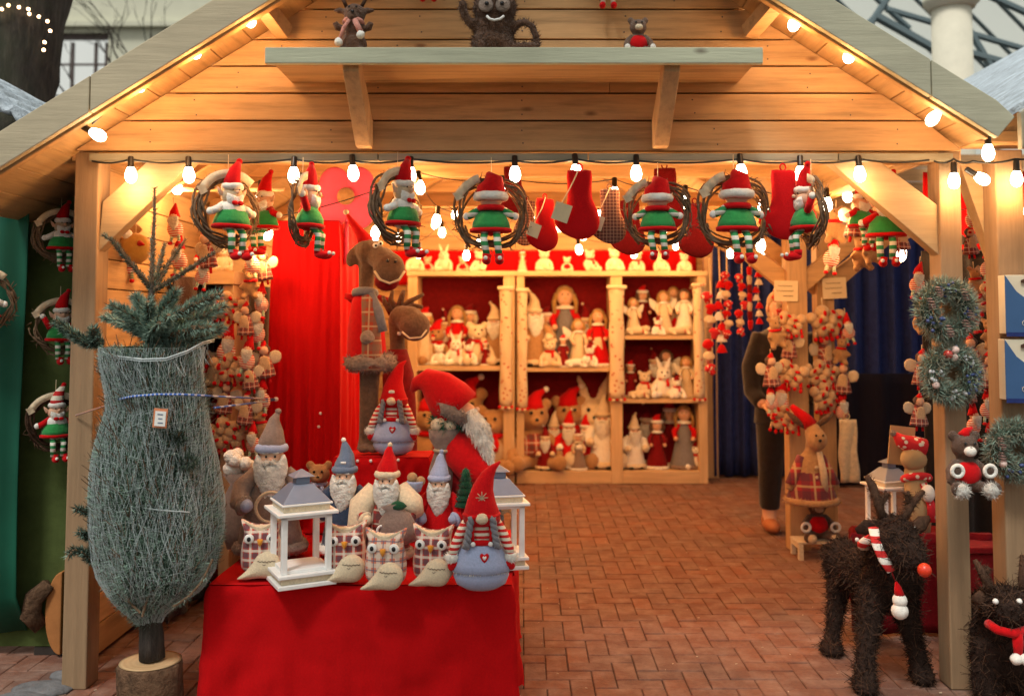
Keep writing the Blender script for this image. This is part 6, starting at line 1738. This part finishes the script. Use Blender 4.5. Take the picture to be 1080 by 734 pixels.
mb.tube([rp(874,585,4.66), rp(868,575,4.7)], [.03,.02])
o = wicker(mb, 'body', t, .016, 12000, .016)
for pts in ([(926,556,4.1),(914,556,4.12),(903,560,4.14)],):
    part('ear', MB().tube([rp(*p) for p in pts], [rs(7),rs(8),rs(3)], 10, flat=.5), TWIGB, t)
part('ear', MB().tube([rp(960,560,4.1), rp(972,552,4.12), rp(980,546,4.15)], [rs(6),rs(8),rs(3)], 10, flat=.5), TWIGD, t)
for pts in ([(932,550,4.08),(926,530,4.08),(920,512,4.1),(914,502,4.1)],[(927,532,4.08),(936,520,4.1)],[(952,548,4.08),(962,530,4.1),(974,518,4.12)],[(960,534,4.1),(956,518,4.1)]):
    n = len(pts); a = MB().tube([rp(*p) for p in pts], [rs(4.5)]*(n-1)+[rs(2.5)], 8); f_ = MB().join(a); f_.fuzz(a, 200, .02, .003, jit=1); part('antler', f_, TWIGD, t)
part('nose', MB().ell(rp(975,601,3.83), rs(6.5)), plain('red_bauble', (.72,.05,.02), .3), t)
for px, py, Y in ((943,567,3.97),(966,573,3.93)): part('eye', MB().ell(rp(px,py,Y), rs(2.6)), EYEW, t)
pr = [(921,556,4.02),(926,574,3.98),(933,590,3.96),(940,603,3.94)]
SCH = stripes('scarf_bands', (.55,.02,.02), (.78,.76,.7), 19, 2, .5)
sc2 = part('scarf', MB().tube([rp(*p) for p in pr], [rs(5),rs(6),rs(6),rs(4)], 10, flat=.4), SCH, t)
part('scarf_loop', MB().torus(rp(935,566,4.13), rs(25), rs(5), rotm(60,0,30), 26, 8), SCH, sc2)
part('snowman', MB().ell(rp(949,633,3.95), rs(7)).ell(rp(949,644,3.95), rs(8)), PBLUE if False else WHITE, t)
part('snowman_hat', MB().tube([rp(949,629,3.95), rp(947,620,3.95), rp(945,613,3.95)], [rs(5),rs(3.5),rs(1)], 10), RED, t)
part('cord', MB().tube([rp(940,602,3.94), rp(945,614,3.95)], .003, 5), REDD, t)
for px, py in ((904,569),(923,572),(930,571)):
    part('tack', MB().ell(rp(px,py,4.0 if px > 910 else 4.25), rs(2.2)), EYEW, t)
# second one at the right edge
Yq = 3.95; base = P(1062, 735, Yq); base.z = 0
t = thing('wicker_reindeer', 'black wicker reindeer with red neckband cut off by the right edge', 'reindeer figure', base)
mb = MB()
mb.tube([rp(1050,640,4.3), rp(1056,660,4.15), rp(1062,672,4.0)], [rs(26),rs(32),rs(32)], 16); ball(mb, rp(1064,676,3.97), (rs(30),rs(28),rs(45)))
mb.tube([rp(1062,655,3.98), rp(1062,640,3.9)], [rs(24),rs(22)], 14); ball(mb, rp(1062,637,3.86), (rs(24),rs(22),rs(16))); mb.tube([rp(1062,640,3.8), rp(1064,646,3.70)], [rs(15),rs(10)], 12)
for a in (1040, 1084):
    q = rp(a, 700, 3.95); mb.tube([rp(a,690,3.98), Vector((q.x,q.y,.25)), Vector((q.x,q.y,.03))], [rs(20),rs(13),rs(13)], 12)
    q = rp(a, 700, 4.35); mb.tube([rp(a,660,4.3), Vector((q.x,q.y,.25)), Vector((q.x,q.y,.03))], [rs(18),rs(12),rs(12)], 12)
wicker(mb, 'body', t, .016, 8000, .016)
for pts in ([(1046,626,3.85),(1036,604,3.86),(1028,590,3.88)],[(1078,622,3.85),(1079,604,3.86),(1078,585,3.88)],[(1036,610,3.86),(1043,598,3.87)]):
    n = len(pts); a = MB().tube([rp(*p) for p in pts], [rs(4)]*(n-1)+[rs(2)], 8); f_ = MB().join(a); f_.fuzz(a, 160, .02, .003, jit=1); part('antler', f_, TWIGD, t)
part('ear', MB().tube([rp(1042,634,3.86), rp(1033,630,3.87), rp(1026,632,3.88)], [rs(5),rs(7),rs(3)], 10, flat=.5), TWIGD, t)
for px in (1050, 1075): part('eye', MB().ell(rp(px,634,3.72), rs(2.6)), EYEW, t)
part('neckband', MB().tube([rp(1042,657,3.78), rp(1052,664,3.72), rp(1068,668,3.71), rp(1084,664,3.74)], rs(4), 8), RED, t)
part('band_tail', MB().tube([rp(1073,668,3.71), rp(1074,680,3.71), rp(1074,690,3.71)], [rs(5),rs(5),rs(4)], 8, flat=.4), RED, t)
for px in (1072, 1081): part('pompom', MB().ell(rp(px,695,3.70), rs(5)).wob(.003,50,1), WHITE, t)

# ------------------------------------------------------------------ frosted fir wreaths on the right post
def fir_wreath(label, px, py, R_px, seed, deco, Y=SY-.07):
    q = P(px, py, Y); Rr = R_px*Y/1000; rg = random.Random(seed)
    t = thing('fir_wreath', label, 'wreath', q, (0, rg.uniform(-20,20), rg.uniform(-8,8)), 1, 'frosted fir wreaths')
    r0 = Rr*.62; rr = Rr*.25
    s_ = MB().torus((0,0,0), r0, rr, None, 30, 10).wob(.012, 22, seed)
    g = MB().mat(2).torus((0,0,0), r0, rr*.7, None, 26, 8)
    g.mat(0).fuzz(s_, 2600, .036, .0044, bias=(0,-.3,0), jit=.9, rg=rg).mat(1).fuzz(s_, 1500, .036, .0044, bias=(0,-.3,0), jit=.9, rg=rg)
    part('greenery', g, [FROST, NEEDLE2, NEEDLE], t, smooth=False)
    for name, a, d, r, m in deco:
        ca, sa = math.cos(R(a)), math.sin(R(a)); c = Vector((r0*d*ca, -rr*1.0, r0*d*sa))
        if name == 'bauble':
            b_ = part('bauble', MB().ell(c, r), m, t); part('cap', MB().tube([c+Vector((0,0,r*.9)), c+Vector((0,0,r*1.2))], r*.25, 8), ZINC, b_)
        elif name == 'pine_cone':
            pc = MB()
            for k in range(5): pc.lathe([(0,0),(r*(.5+.5*math.sin(.6+k*.5)),r*.1),(r*.3,r*.35)], 8, c=c+Vector((0,0,(k-2)*r*.5)), M=rotm(20,0,k*20))
            part('pine_cone', pc, m, t, smooth=False)
        else:
            bb_ = MB()
            for k in range(8): bb_.ell(c+Vector((rg.uniform(-1,1)*r*1.5, rg.uniform(-.3,.1)*r, rg.uniform(-1,1)*r*1.2)), r*.33, seg=8, rings=6)
            part('berry_cluster', bb_, m, t)
    return t
CONE = felt('pink_cone', (.34,.19,.16), .3, 50); BLUEB = plain('blue_berry', (.05,.08,.22), .4); SNOWB = plain('frosted_berry', (.6,.62,.66), .5)
REDB = plain('glossy_red_bauble', (.45,.03,.02), .12, 0, .6, .5); WHB = plain('pearl_bauble', (.75,.55,.50), .2, 0, .6, .4)
fir_wreath('frosted fir wreath with blue and pinkish cones, upper one on the right front post', 998, 327, 36, 1,
  [('berry_cluster',80,1,.022,BLUEB),('pine_cone',150,1,.02,CONE),('berry_cluster',205,1.0,.026,BLUEB),('pine_cone',30,1,.02,CONE),('pine_cone',-30,1,.018,CONE),('pine_cone',-60,1.05,.02,CONE),('berry_cluster',-15,1,.02,BLUEB),('pine_cone',110,1,.018,CONE),('pine_cone',250,1,.02,CONE)])
fir_wreath('frosted fir wreath with red baubles, lower one on the right front post', 1003, 394, 35, 2,
  [('bauble',130,1.0,.020,REDB),('bauble',108,1.15,.017,WHB),('bauble',112,.8,.016,WHB),('berry_cluster',200,1,.024,SNOWB),('berry_cluster',-60,1,.026,SNOWB),('berry_cluster',20,1,.02,BLUEB),('bauble',225,1.15,.016,WHB),('berry_cluster',60,1,.018,SNOWB),('berry_cluster',-25,1,.022,BLUEB)])
fir_wreath('greener fir wreath cut off by the right edge, on the neighbouring post', 1072, 474, 34, 3,
  [('pine_cone',150,1,.02,CONE),('berry_cluster',240,1,.024,BLUEB),('pine_cone',190,1,.018,CONE),('bauble',205,1.1,.017,WHB)])
# teddy hung on the post below the wreaths
q = P(1018, 540, SY-.17)
tb = T_bear(YARNBR, 'bear', scarf=None, muzzle=WHITE, pads=None, sweater=RED); tb.location = P(1018, 519, SY-.17); s = .078*4; tb.scale = (s*.95,)*3
tag(tb, 'dark brown bear with white-ringed paws and red jumper hung on the right post', 'plush bear')
for s_ in (-1, 1):
    part('paw_ring', MB().torus((s_*.22,-.27,.33), .075, .028, None, 20, 8), WHITE, tb); part('paw_pad', MB().ell((s_*.22,-.26,.33), (.06,.03,.06)), YARNBR, tb)
    e = MB().ell((s_*.20,-.33,.08), .10).wob(.015, 12, 1); f_ = MB().join(e); f_.fuzz(e, 200, .05, .012, jit=.6); part('pompom_foot', f_, WOOLW, tb)
part('santa_cap', MB().tube([(.0,0,.76),(.04,0,.84),(.12,0,.88)], [.09,.05,.02], 10), RED, tb)
# two small shoes / ribbon tails under it
# ------------------------------------------------------------------ blue star boxes on the neighbouring post
BLB = plain('blue_box', (.035,.10,.24), .45); CRB = plain('cream_box', (.66,.60,.46), .5)
for py0, py1, lab in ((290,360,'upper pale and blue star-lantern carton with a slanting top, at the right edge'),(358,430,'lower pale and blue star-lantern carton with a slanting top, at the right edge')):
    Y = SY-.10
    p, q = P(1061, py0, Y), P(1120, py1-8, Y); w_ = q.x-p.x; h = p.z-q.z
    t = thing('gift_carton', lab, 'carton', ((p.x+q.x)/2, Y, q.z), (0,0,-6), 1, 'blue and cream cartons on the right post')
    part('box', MB().box((0,.04,h/2), (w_,.07,h)), CRB, t, smooth=False, bevel=.002)
    part('blue_panel', MB().prism([(-w_/2,0),(w_/2,0),(w_/2,h*.35),(w_*.1,h*.42),(-w_*.3,h*.72),(-w_/2,h*1.0)], .000, .004), BLB, t, smooth=False)
    st = []
    for k in range(10): a = R(90+36*k); r_ = .045 if k%2 == 0 else .02; st.append((.01+r_*math.cos(a), h*.45+r_*math.sin(a)))
    part('star', MB().prism(st, -.005, -.001), CRB, t, smooth=False)
    part('scroll', MB().tube([(-.03+.02*math.cos(k*.7), -.003, h*.18+.014*math.sin(k*.7)) for k in range(9)], .0012, 4), CRB, t)
    part('hang_hole', MB().prism([(-.05,h*.86),(-.015,h*.86),(-.015,h*.91),(-.032,h*.94),(-.05,h*.91)], -.004, -.001), TWIGD, t, smooth=False)
    part('base_strip', MB().bx(-w_/2, w_/2, -.004, .0, -.012, .006), NAVY, t, smooth=False)

# ------------------------------------------------------------------ hanging rows of small dolls
HK = {'angel': lambda: T_hang('angel'), 'gnome': lambda: T_hang('gnome'), 'mouse': lambda: T_hang('mouse'), 'bunch': lambda: T_hang('bunch')}
def hang(kind, px, py, h, Y, lab, rz=0, g='small dolls hung on the posts'):
    return keep('h'+kind, HK[kind])(lab, 'hanging doll', P(px, py, Y), (0, rnd.uniform(-10,10), rz), h*Y/1000, g)
ORD = ['topmost','second','third','fourth','fifth','sixth','seventh','lowest']
KL = {'angel':'cream angel doll','gnome':'bearded gnome doll','mouse':'tan plush mouse','bunch':'bunch of cream plush heads'}
def column_of(where, xs, y0, y1, n, Y, kinds, h=44, jx=8, wh='small dolls hung on the posts'):
    for i in range(n):
        k = kinds[i % len(kinds)]; y = y0+(y1-y0)*i/max(1, n-1)
        lab = f"{KL[k]}, {ORD[i] if i < n-1 else 'lowest'} down {where}"
        hang(k, xs+rnd.uniform(-jx,jx), y+rnd.uniform(-4,4), h*rnd.uniform(.9,1.15), Y, lab, rnd.uniform(-35,35), wh)
# on the free posts (front faces at 5.72 and 6.48)
column_of('the left of the nearer free post', 868, 318, 398, 4, 6.54, ['bunch','angel','bunch','bunch'], 50, 2)
column_of('the right of the nearer free post', 888, 322, 402, 4, 6.54, ['gnome','mouse','angel','gnome'], 40, 3)
column_of('the front of the farther free post', 832, 318, 420, 5, 6.40, ['bunch','angel','bunch','gnome','bunch'], 46, 5)
column_of('the cord left of the farther free post', 812, 330, 400, 3, 6.30, ['mouse','angel','gnome'], 42, 3)
# in the gap between the two right posts
column_of('the column just right of the right front post', 1024, 200, 420, 7, 4.75, ['gnome','angel','mouse','gnome','angel','angel','gnome'], 44, 3)
column_of('the column left of the neighbouring post', 1042, 212, 440, 7, 4.65, ['angel','gnome','bunch','mouse','angel','gnome','gnome'], 46, 2)
column_of('the column left of the right front post', 972, 272, 408, 4, 4.7, ['gnome','mouse','angel','angel'], 44, 3)
# under the brace
column_of('the nearer cord under the right brace', 905, 205, 238, 2, 4.9, ['angel','mouse'], 50, 4)
column_of('the farther cord under the right brace', 884, 210, 244, 2, 5.3, ['mouse','gnome'], 50, 4)
for i, (px, py) in enumerate([(925,205),(950,225),(915,240)]):
    hang(['mouse','angel','mouse'][i], px, py, 46, 4.8, ['tan plush mouse hung behind the elf of the right brace','cream angel doll hung between brace and right front post','tan plush mouse low behind the elf legs of the right brace'][i], 10)
# felt garlands in front of the navy curtain
GK = {}
def garl(kind, px, py, h, Y, lab, seed=1, n=7):
    return keep('gar'+kind+str(seed), lambda: T_garland(n, kind, seed))(lab, 'garland', P(px, py, Y), (0, rnd.uniform(-3,3), rnd.uniform(0,90)), h*Y/1000, 'felt garlands on cords')
for i, (px, py, h, kind, sd, lab) in enumerate([
  (748,272,122,'toadstool',1,'garland of felt toadstools nearest the right cabinet edge'), (758,262,110,'bells',2,'garland of red and white bells beside the toadstool one'),
  (766,258,98,'toadstool',3,'toadstool garland before the left of the navy curtain'), (782,262,92,'toadstool',1,'longer toadstool garland in the middle of the navy curtain'),
  (790,256,90,'heart',4,'garland of felt hearts in the middle of the navy curtain'), (797,262,80,'bells',2,'bell garland right of the felt hearts'),
  (818,262,70,'toadstool',3,'short toadstool garland before the shopkeeper')]):
    garl(kind, px, py, h, 6.9, lab, sd)
# left interior: dolls on the left shelf and posts
for i, (px, h, key, fn, lab) in enumerate([(124,36,'bearT',bearT,'tan bear in red cap, leftmost on top of the shelf behind the tree'),(150,34,'bearS',bearS,'cream bear on top of the shelf behind the leader of the tree'),
    (172,32,'dollW',dollW,'small cream doll on top of the shelf behind the tree'),(214,34,'san',san,'red santa on top of the shelf right of the tree tip'),(236,34,'bearC',bearC,'cream bear at the right end on top of the shelf behind the tree')]):
    q = P(px, 286, 5.2); shelf = keep(key, fn)(lab, 'plush toy', Vector((P(px,286,5.32).x, 5.32, Z(286,5.2)+.002)), (0,0,rnd.uniform(-15,15)), h*5.32/1000, 'toys on the shelf behind the tree')
for py, row in ((352,'upper'),(410,'middle'),(470,'lower')):
    for i, px in enumerate((152,172,192,210,226)):
        key, fn, nm = [('bearT',bearT,'tan bear in red cap'),('bearS',bearS,'cream bear with red scarf'),('san',san,'red santa'),('dollD',dollD,'dark red doll'),('bearC',bearC,'plain cream bear')][(i*2+len(row)) % 5]
        pos = ['first','second','third','fourth','last'][i]
        keep(key, fn)(f'{nm}, {pos} from left, {row} board of the shelf behind the tree', 'plush toy', Vector((P(px,py,5.33).x, 5.33, Z(py,5.2)+.002)), (0,0,rnd.uniform(-15,15)), 46*5.3/1000, 'toys on the shelf behind the tree')
column_of('the right upright of the shelf behind the tree', 243, 300, 430, 5, 5.1, ['bunch','gnome','bunch','angel','bunch'], 50, 4, 'dolls hung left of the pedestal')
column_of('the middle column between shelf and red pedestal', 262, 250, 440, 7, 5.0, ['gnome','mouse','angel','gnome','angel','angel','gnome'], 46, 5, 'dolls hung left of the pedestal')
column_of('the column close against the red pedestal', 276, 255, 420, 6, 5.05, ['angel','gnome','gnome','angel','gnome','mouse'], 44, 2, 'dolls hung left of the pedestal')
column_of('the cord left of the tree tip', 138, 205, 240, 2, 4.7, ['mouse','gnome'], 52, 4, 'dolls hung left of the pedestal')
column_of('the cord right of the tree tip', 186, 205, 245, 2, 4.8, ['gnome','gnome'], 50, 4, 'dolls hung left of the pedestal')
column_of('the cord under the leftmost front wreath', 215, 240, 262, 2, 4.7, ['angel','gnome'], 50, 4, 'dolls hung left of the pedestal')
t = thing('plush_bird', 'plump yellow plush bird with red beak hanging behind the left brace', 'plush toy', P(143,262,4.6))
part('body', MB().ell((0,0,0), (.075,.06,.075)).wob(.006, 20, 1), felt('mustard_felt', (.55,.30,.06), .1, 30), t); part('head_tuft', MB().ell((-.03,-.03,.065), .026), WHITE, t); part('beak', MB().tube([(.04,-.05,.02),(.075,-.08,.01)], [.015,.003], 8), RED, t)
part('hanging_string', MB().tube([(0,0,.07),(0,0,.4)], .002, 4), PAPER, t)
rail = thing('hanging_rail', 'thin pale rail under the left roof slope from which dolls and bulbs hang', 'rail', P(130,235,4.9)); 
p, q = P(118,200,4.9)-rail.location, P(300,200,5.1)-rail.location
part('bar', MB().tube([p, q], .012, 8), M_['shelfX'], rail)
# ------------------------------------------------------------------ signs on the free posts
for px, py, Y, lab in ((880,304,6.58,'hand-lettered cream price card on the nearer free post'),(829,307,6.46,'hand-lettered cream price card on the farther free post')):
    q = P(px, py, Y); t = thing('price_card', lab, 'sign', q, (0,rnd.uniform(-3,3),0), 1, 'price cards on the free posts')
    w_, h = 25*Y/1000, 22*Y/1000
    part('card', MB().box((0,0,0), (w_,.008,h)), PAPER, t, smooth=False, bevel=.001)
    mk = MB()
    for r_ in range(3):
        ww = w_*(.62,.72,.4)[r_]; mk.tube([(-ww/2+ww*u-.008+(.02 if r_ == 2 else 0), -.006, h*(.24-.24*r_)+.004*math.sin(u*40+r_)) for u in [i/24 for i in range(25)]], .0016, 4)
    part('handwriting', mk, YARNBR, t)
# hanging moose in plaid frock on the posts, bear on its white bench
Y = 6.25; base = P(856,528,Y)
t = thing('plush_moose', 'plush moose in red plaid frock sitting against the two free posts', 'plush moose', base)
u = Y/1000
mb = MB(); ball(mb, (0,0,30*u), (16*u,12*u,24*u)); ball(mb, (2*u,-3*u,70*u), (9*u,9*u,12*u)); mb.tube([(0,0,46*u),(1*u,0,62*u)], [7*u,6*u]); ball(mb, (4*u,-8*u,64*u), (11*u,10*u,12*u))
for s in (-1, 1): mb.tube([(s*10*u,0,42*u),(s*20*u,-3*u,24*u),(s*25*u,-4*u,12*u)], [5*u,5*u,5*u])
blob('body', mb, TAN, t, .014, 3)
part('frock', MB().lathe([(25*u,0),(26*u,4*u),(19*u,24*u),(12*u,44*u),(7*u,50*u)], 20, sy=.7).wob(.01, 6, 2), plaid('frock_plaid', (.36,.02,.03), (.05,.03,.05), (.55,.42,.2), 9), t)
for s in (-1, 1): part('sleeve', MB().tube([(s*9*u,0,45*u),(s*18*u,-3*u,28*u),(s*23*u,-4*u,17*u)], [6*u,6*u,6*u], 10), plaid('frock_plaid2', (.36,.02,.03), (.05,.03,.05), (.55,.42,.2), 9), t)
fr = MB().torus((0,0,1*u), 25*u, 3.5*u, rotm(90,0,0), 22, 8); f_ = MB().join(fr); f_.fuzz(fr, 400, .02, .006); part('fur_hem', f_, TAN, t)
part('scarf', MB().tube([(6*u,-9*u,52*u),(9*u,-13*u,30*u),(10*u,-13*u,8*u)], [3*u,4*u,4*u], 8, flat=.4), BEIGE, t)
for z in (36,26,14): part('button', MB().ell((2*u,-12*u,z*u), 2*u, seg=8, rings=6), BEIGE, t)
part('cap', MB().tube([(0,0,78*u),(-6*u,0,86*u),(-20*u,-2*u,98*u)], [8*u,6*u,3*u], 12), RED, t)
for s in (-1, 1): part('antler', MB().tube([(s*5*u,0,76*u),(s*16*u,0,84*u),(s*24*u,0,92*u)], [2.5*u,3.5*u,1.5*u], 8), YARNBR, t)
face(t, (4*u,-9*u,66*u), 10*u)
Y = 5.6; qb = P(862, 587, zat(0.0, 587)); Yb3 = qb.y
t = thing('toy_bench', 'small cream slatted bench on the bricks under the plaid moose', 'bench', (qb.x, Yb3, 0))
u = Yb3/1000; bz = 17*u
for k in range(4): part('slat', MB().box((0, -.07+k*.048, bz), (48*u,.038,.014)), CREAM, t, smooth=False, bevel=.002)
for sx in (-1, 1):
    part('rail', MB().box((sx*21*u,0,bz-.022), (.028,.2,.028)), CREAM, t, smooth=False)
    for sy in (-1, 1): part('leg', MB().box((sx*21*u,sy*.085,(bz-.037)/2), (.03,.03,bz-.038)), CREAM, t, smooth=False)
tb = T_bear(YARNBR, 'bear', muzzle=BEIGE, pads=None, sweater=RED); tb.location = (qb.x, Yb3, bz+.008); s = 48*u/.85; tb.scale = (s,)*3
tag(tb, 'dark bear in red jumper with white-ringed paws sitting on the cream bench', 'plush bear')
for s_ in (-1, 1):
    part('paw_ring', MB().torus((s_*.27,-.24,.26), .075, .026, None, 18, 8), WHITE, tb); part('foot_pad', MB().ell((s_*.2,-.40,.08), .085), BEIGE, tb)
# pale paper bags hanging on the nearer post
q = P(893, 442, 6.5); t = thing('paper_bag', 'long cream paper bag hanging at the right of the nearer free post', 'bag', q)
part('bag', sheet(lambda u, v: ((u-.5)*.12+.004*math.sin(v*9), -.02+.008*math.sin(u*9+v*4), -.42*v), 8, 14), CREAM, t).modifiers.new('t','SOLIDIFY').thickness = .02
part('loop', MB().torus((0,0,.02), .02, .003), PAPER, t)
# posts' missing lower trim: cream plush cluster under the price cards handled by columns
# ------------------------------------------------------------------ lantern, bird house and paper behind the reindeer
q = P(945, 560, 4.95); q.z = .42
tbl = cloth_box('display_table', 'low side table under dark red cloth behind the wicker reindeer', X(925,4.9), X(925,4.9)+.55, 4.9, 5.4, 0, .40, 'table', .01, cloth=felt('wine_cloth', (.14,.002,.006), .2, 40, sheen=0))
l2 = dup(lan, 'white lantern with dark roof standing behind the antlers of the wicker reindeer', (P(942,560,5.1).x, 5.14, .412), (0,0,14), 82*5.1/1000, 'white lanterns')
t = thing('toy_gull', 'card toy bird in red dotted cap and scarf beside the grey-roofed lantern', 'toy', (P(970,500,4.95).x, 4.97, .412))
u = 4.95/1000
def z_(py): return Z(py,4.95)-.412
part('body', MB().tube([(0,0,.02),(0,0,.2),(-.02,0,z_(500)),(-.015,0,z_(480))], [.05,.07,.05,.04], 14), CARD, t)
part('head', MB().ell((-.03,-.02,z_(484)), (.07,.05,.06)), CARD, t)
part('dotted_cap', MB().tube([(.03,0,z_(474)),(-.03,0,z_(470)),(-.09,-.01,z_(465)),(-.125,-.01,z_(457))], [.055,.05,.035,.012], 12), DOT_RW, t)
part('dotted_scarf', MB().torus((-.01,0,z_(505)), .06, .02, rotm(70,0,0), 18, 8).tube([(.0,-.06,z_(508)),(.03,-.08,z_(530)),(.03,-.08,z_(548))], [.018,.022,.02], 8, flat=.4), DOT_RW, t)
part('pompom', MB().ell((-.13,-.01,z_(457)), .018), TAUPEFUR, t)
part('board', MB().box((-.06,.06,z_(472)), (.13,.01,.2), rotm(0,6,0)), CARD, t, smooth=False)
part('pale_muff', MB().ell((.015,-.08,z_(518)), (.035,.03,.045)), WHITE, t)
# dots: red boxes in the dark right of the reindeer
t = thing('red_crate', 'dark red cloth-covered crate between the two right posts', 'crate', (P(1030,600,4.7).x, 4.75, 0))
part('cover', MB().box((0,0,.22), (.32,.3,.435)), REDD, t, smooth=False, bevel=.01); part('lid', MB().box((0,0,.455), (.35,.33,.03)), REDD, t, smooth=False, bevel=.006)

# ------------------------------------------------------------------ the shopkeeper behind the free posts
Yp = 7.1; fx = P(812, 555, Yp).x
t = thing('person', 'person in dark coat, dark trousers and tan shoes, half hidden by the free posts', 'person', (fx+.12, Yp, 0))
COAT = felt('charcoal_coat', (.022,.018,.02), .2, 20); TROU = felt('dark_trousers', (.02,.016,.018), .2, 30)
mb = MB(); H = 1.74
ball(mb, (0,0,1.0), (.19,.14,.16)); mb.tube([(0,.0,.95),(0,.0,1.15),(-.01,-.02,1.34),(-.02,-.03,1.46),(-.03,-.04,1.52)], [.18,.17,.20,.15,.07], 18, flat=.68)
mb.tube([(-.03,-.04,1.48),(-.04,-.06,1.56)], [.062,.06], 12)
ball(mb, (-.055,-.09,1.635), (.078,.095,.112)); ball(mb, (-.06,-.17,1.60), (.035,.03,.035))
for s in (-1, 1):
    mb.tube([(s*.17,-.02,1.43),(s*.245,-.02,1.20),(s*.25,-.08,1.02),(s*.20,-.20,.93)], [.07,.055,.05,.04], 12)
    mb.tube([(s*.095,0,.93),(s*.11,-.01,.5),(s*.12,.01,.12),(s*.12,.0,.06)], [.105,.075,.055,.05], 14); ball(mb, (s*.125,-.07,.045), (.05,.13,.042))
blob('body', mb, SKIN, t, .02, 2)
def limb(mb_, name, m): return blob(name, mb_, m, t, .018, 2)
j = MB(); j.tube([(0,.0,.78),(0,.0,.95),(0,.0,1.15),(-.01,-.02,1.34),(-.02,-.03,1.46),(-.025,-.035,1.50)], [.23,.215,.205,.235,.185,.09], 18, flat=.70)
for s in (-1, 1): j.tube([(s*.15,-.02,1.44),(s*.25,-.02,1.20),(s*.255,-.08,1.02),(s*.215,-.18,.95)], [.09,.073,.065,.056], 12)
limb(j, 'coat', COAT)
k_ = MB(); ball(k_, (0,0,.92), (.2,.15,.14))
for s in (-1, 1): k_.tube([(s*.095,0,.93),(s*.11,-.01,.5),(s*.12,.01,.16)], [.125,.095,.075], 14)
limb(k_, 'trousers', TROU)
for s in (-1, 1):
    part('shoe', MB().ell((s*.125,-.06,.05), (.058,.145,.05)).ell((s*.125,.02,.07), (.055,.06,.06)), felt('tan_shoe', (.42,.16,.07), .1, 20, .6, 0, .2), t)
    h = part('hand', MB().ell((s*.19,-.235,.93), (.035,.05,.022)), SKIN, t)
    for f in range(4): part('finger', MB().tube([(s*(.17+.014*f),-.27,.925),(s*(.165+.014*f),-.31,.91),(s*(.165+.014*f),-.325,.89)], [.009,.0085,.007], 7), SKIN, h)
    part('thumb', MB().tube([(s*.16,-.235,.93),(s*.145,-.27,.92)], [.010,.008], 7), SKIN, h)
part('hair', MB().ell((-.05,-.065,1.675), (.088,.10,.098)).ell((-.05,-.03,1.62), (.085,.08,.09)), felt('fair_hair', (.40,.26,.13), .2, 60), t)
part('nose', MB().ell((-.06,-.19,1.635), (.014,.02,.02)), SKIN, t)
for s in (-1, 1):
    part('eye', MB().ell((-.06+s*.03,-.175,1.655), .008, seg=8, rings=6), BLACK, t); part('ear', MB().ell((-.055+s*.08,-.08,1.635), (.012,.02,.03)), SKIN, t)
part('mouth', MB().ell((-.06,-.187,1.60), (.02,.006,.005)), REDD, t)

# more small figures crowding the back cabinets
dollV = lambda: T_doll(GREYBR, CREAM, hat=REDD, collar=CREAM, sleeves=BEIGE)
snow = lambda: T_bear(WHITE, 'bear', scarf=RED, hat=REDD)
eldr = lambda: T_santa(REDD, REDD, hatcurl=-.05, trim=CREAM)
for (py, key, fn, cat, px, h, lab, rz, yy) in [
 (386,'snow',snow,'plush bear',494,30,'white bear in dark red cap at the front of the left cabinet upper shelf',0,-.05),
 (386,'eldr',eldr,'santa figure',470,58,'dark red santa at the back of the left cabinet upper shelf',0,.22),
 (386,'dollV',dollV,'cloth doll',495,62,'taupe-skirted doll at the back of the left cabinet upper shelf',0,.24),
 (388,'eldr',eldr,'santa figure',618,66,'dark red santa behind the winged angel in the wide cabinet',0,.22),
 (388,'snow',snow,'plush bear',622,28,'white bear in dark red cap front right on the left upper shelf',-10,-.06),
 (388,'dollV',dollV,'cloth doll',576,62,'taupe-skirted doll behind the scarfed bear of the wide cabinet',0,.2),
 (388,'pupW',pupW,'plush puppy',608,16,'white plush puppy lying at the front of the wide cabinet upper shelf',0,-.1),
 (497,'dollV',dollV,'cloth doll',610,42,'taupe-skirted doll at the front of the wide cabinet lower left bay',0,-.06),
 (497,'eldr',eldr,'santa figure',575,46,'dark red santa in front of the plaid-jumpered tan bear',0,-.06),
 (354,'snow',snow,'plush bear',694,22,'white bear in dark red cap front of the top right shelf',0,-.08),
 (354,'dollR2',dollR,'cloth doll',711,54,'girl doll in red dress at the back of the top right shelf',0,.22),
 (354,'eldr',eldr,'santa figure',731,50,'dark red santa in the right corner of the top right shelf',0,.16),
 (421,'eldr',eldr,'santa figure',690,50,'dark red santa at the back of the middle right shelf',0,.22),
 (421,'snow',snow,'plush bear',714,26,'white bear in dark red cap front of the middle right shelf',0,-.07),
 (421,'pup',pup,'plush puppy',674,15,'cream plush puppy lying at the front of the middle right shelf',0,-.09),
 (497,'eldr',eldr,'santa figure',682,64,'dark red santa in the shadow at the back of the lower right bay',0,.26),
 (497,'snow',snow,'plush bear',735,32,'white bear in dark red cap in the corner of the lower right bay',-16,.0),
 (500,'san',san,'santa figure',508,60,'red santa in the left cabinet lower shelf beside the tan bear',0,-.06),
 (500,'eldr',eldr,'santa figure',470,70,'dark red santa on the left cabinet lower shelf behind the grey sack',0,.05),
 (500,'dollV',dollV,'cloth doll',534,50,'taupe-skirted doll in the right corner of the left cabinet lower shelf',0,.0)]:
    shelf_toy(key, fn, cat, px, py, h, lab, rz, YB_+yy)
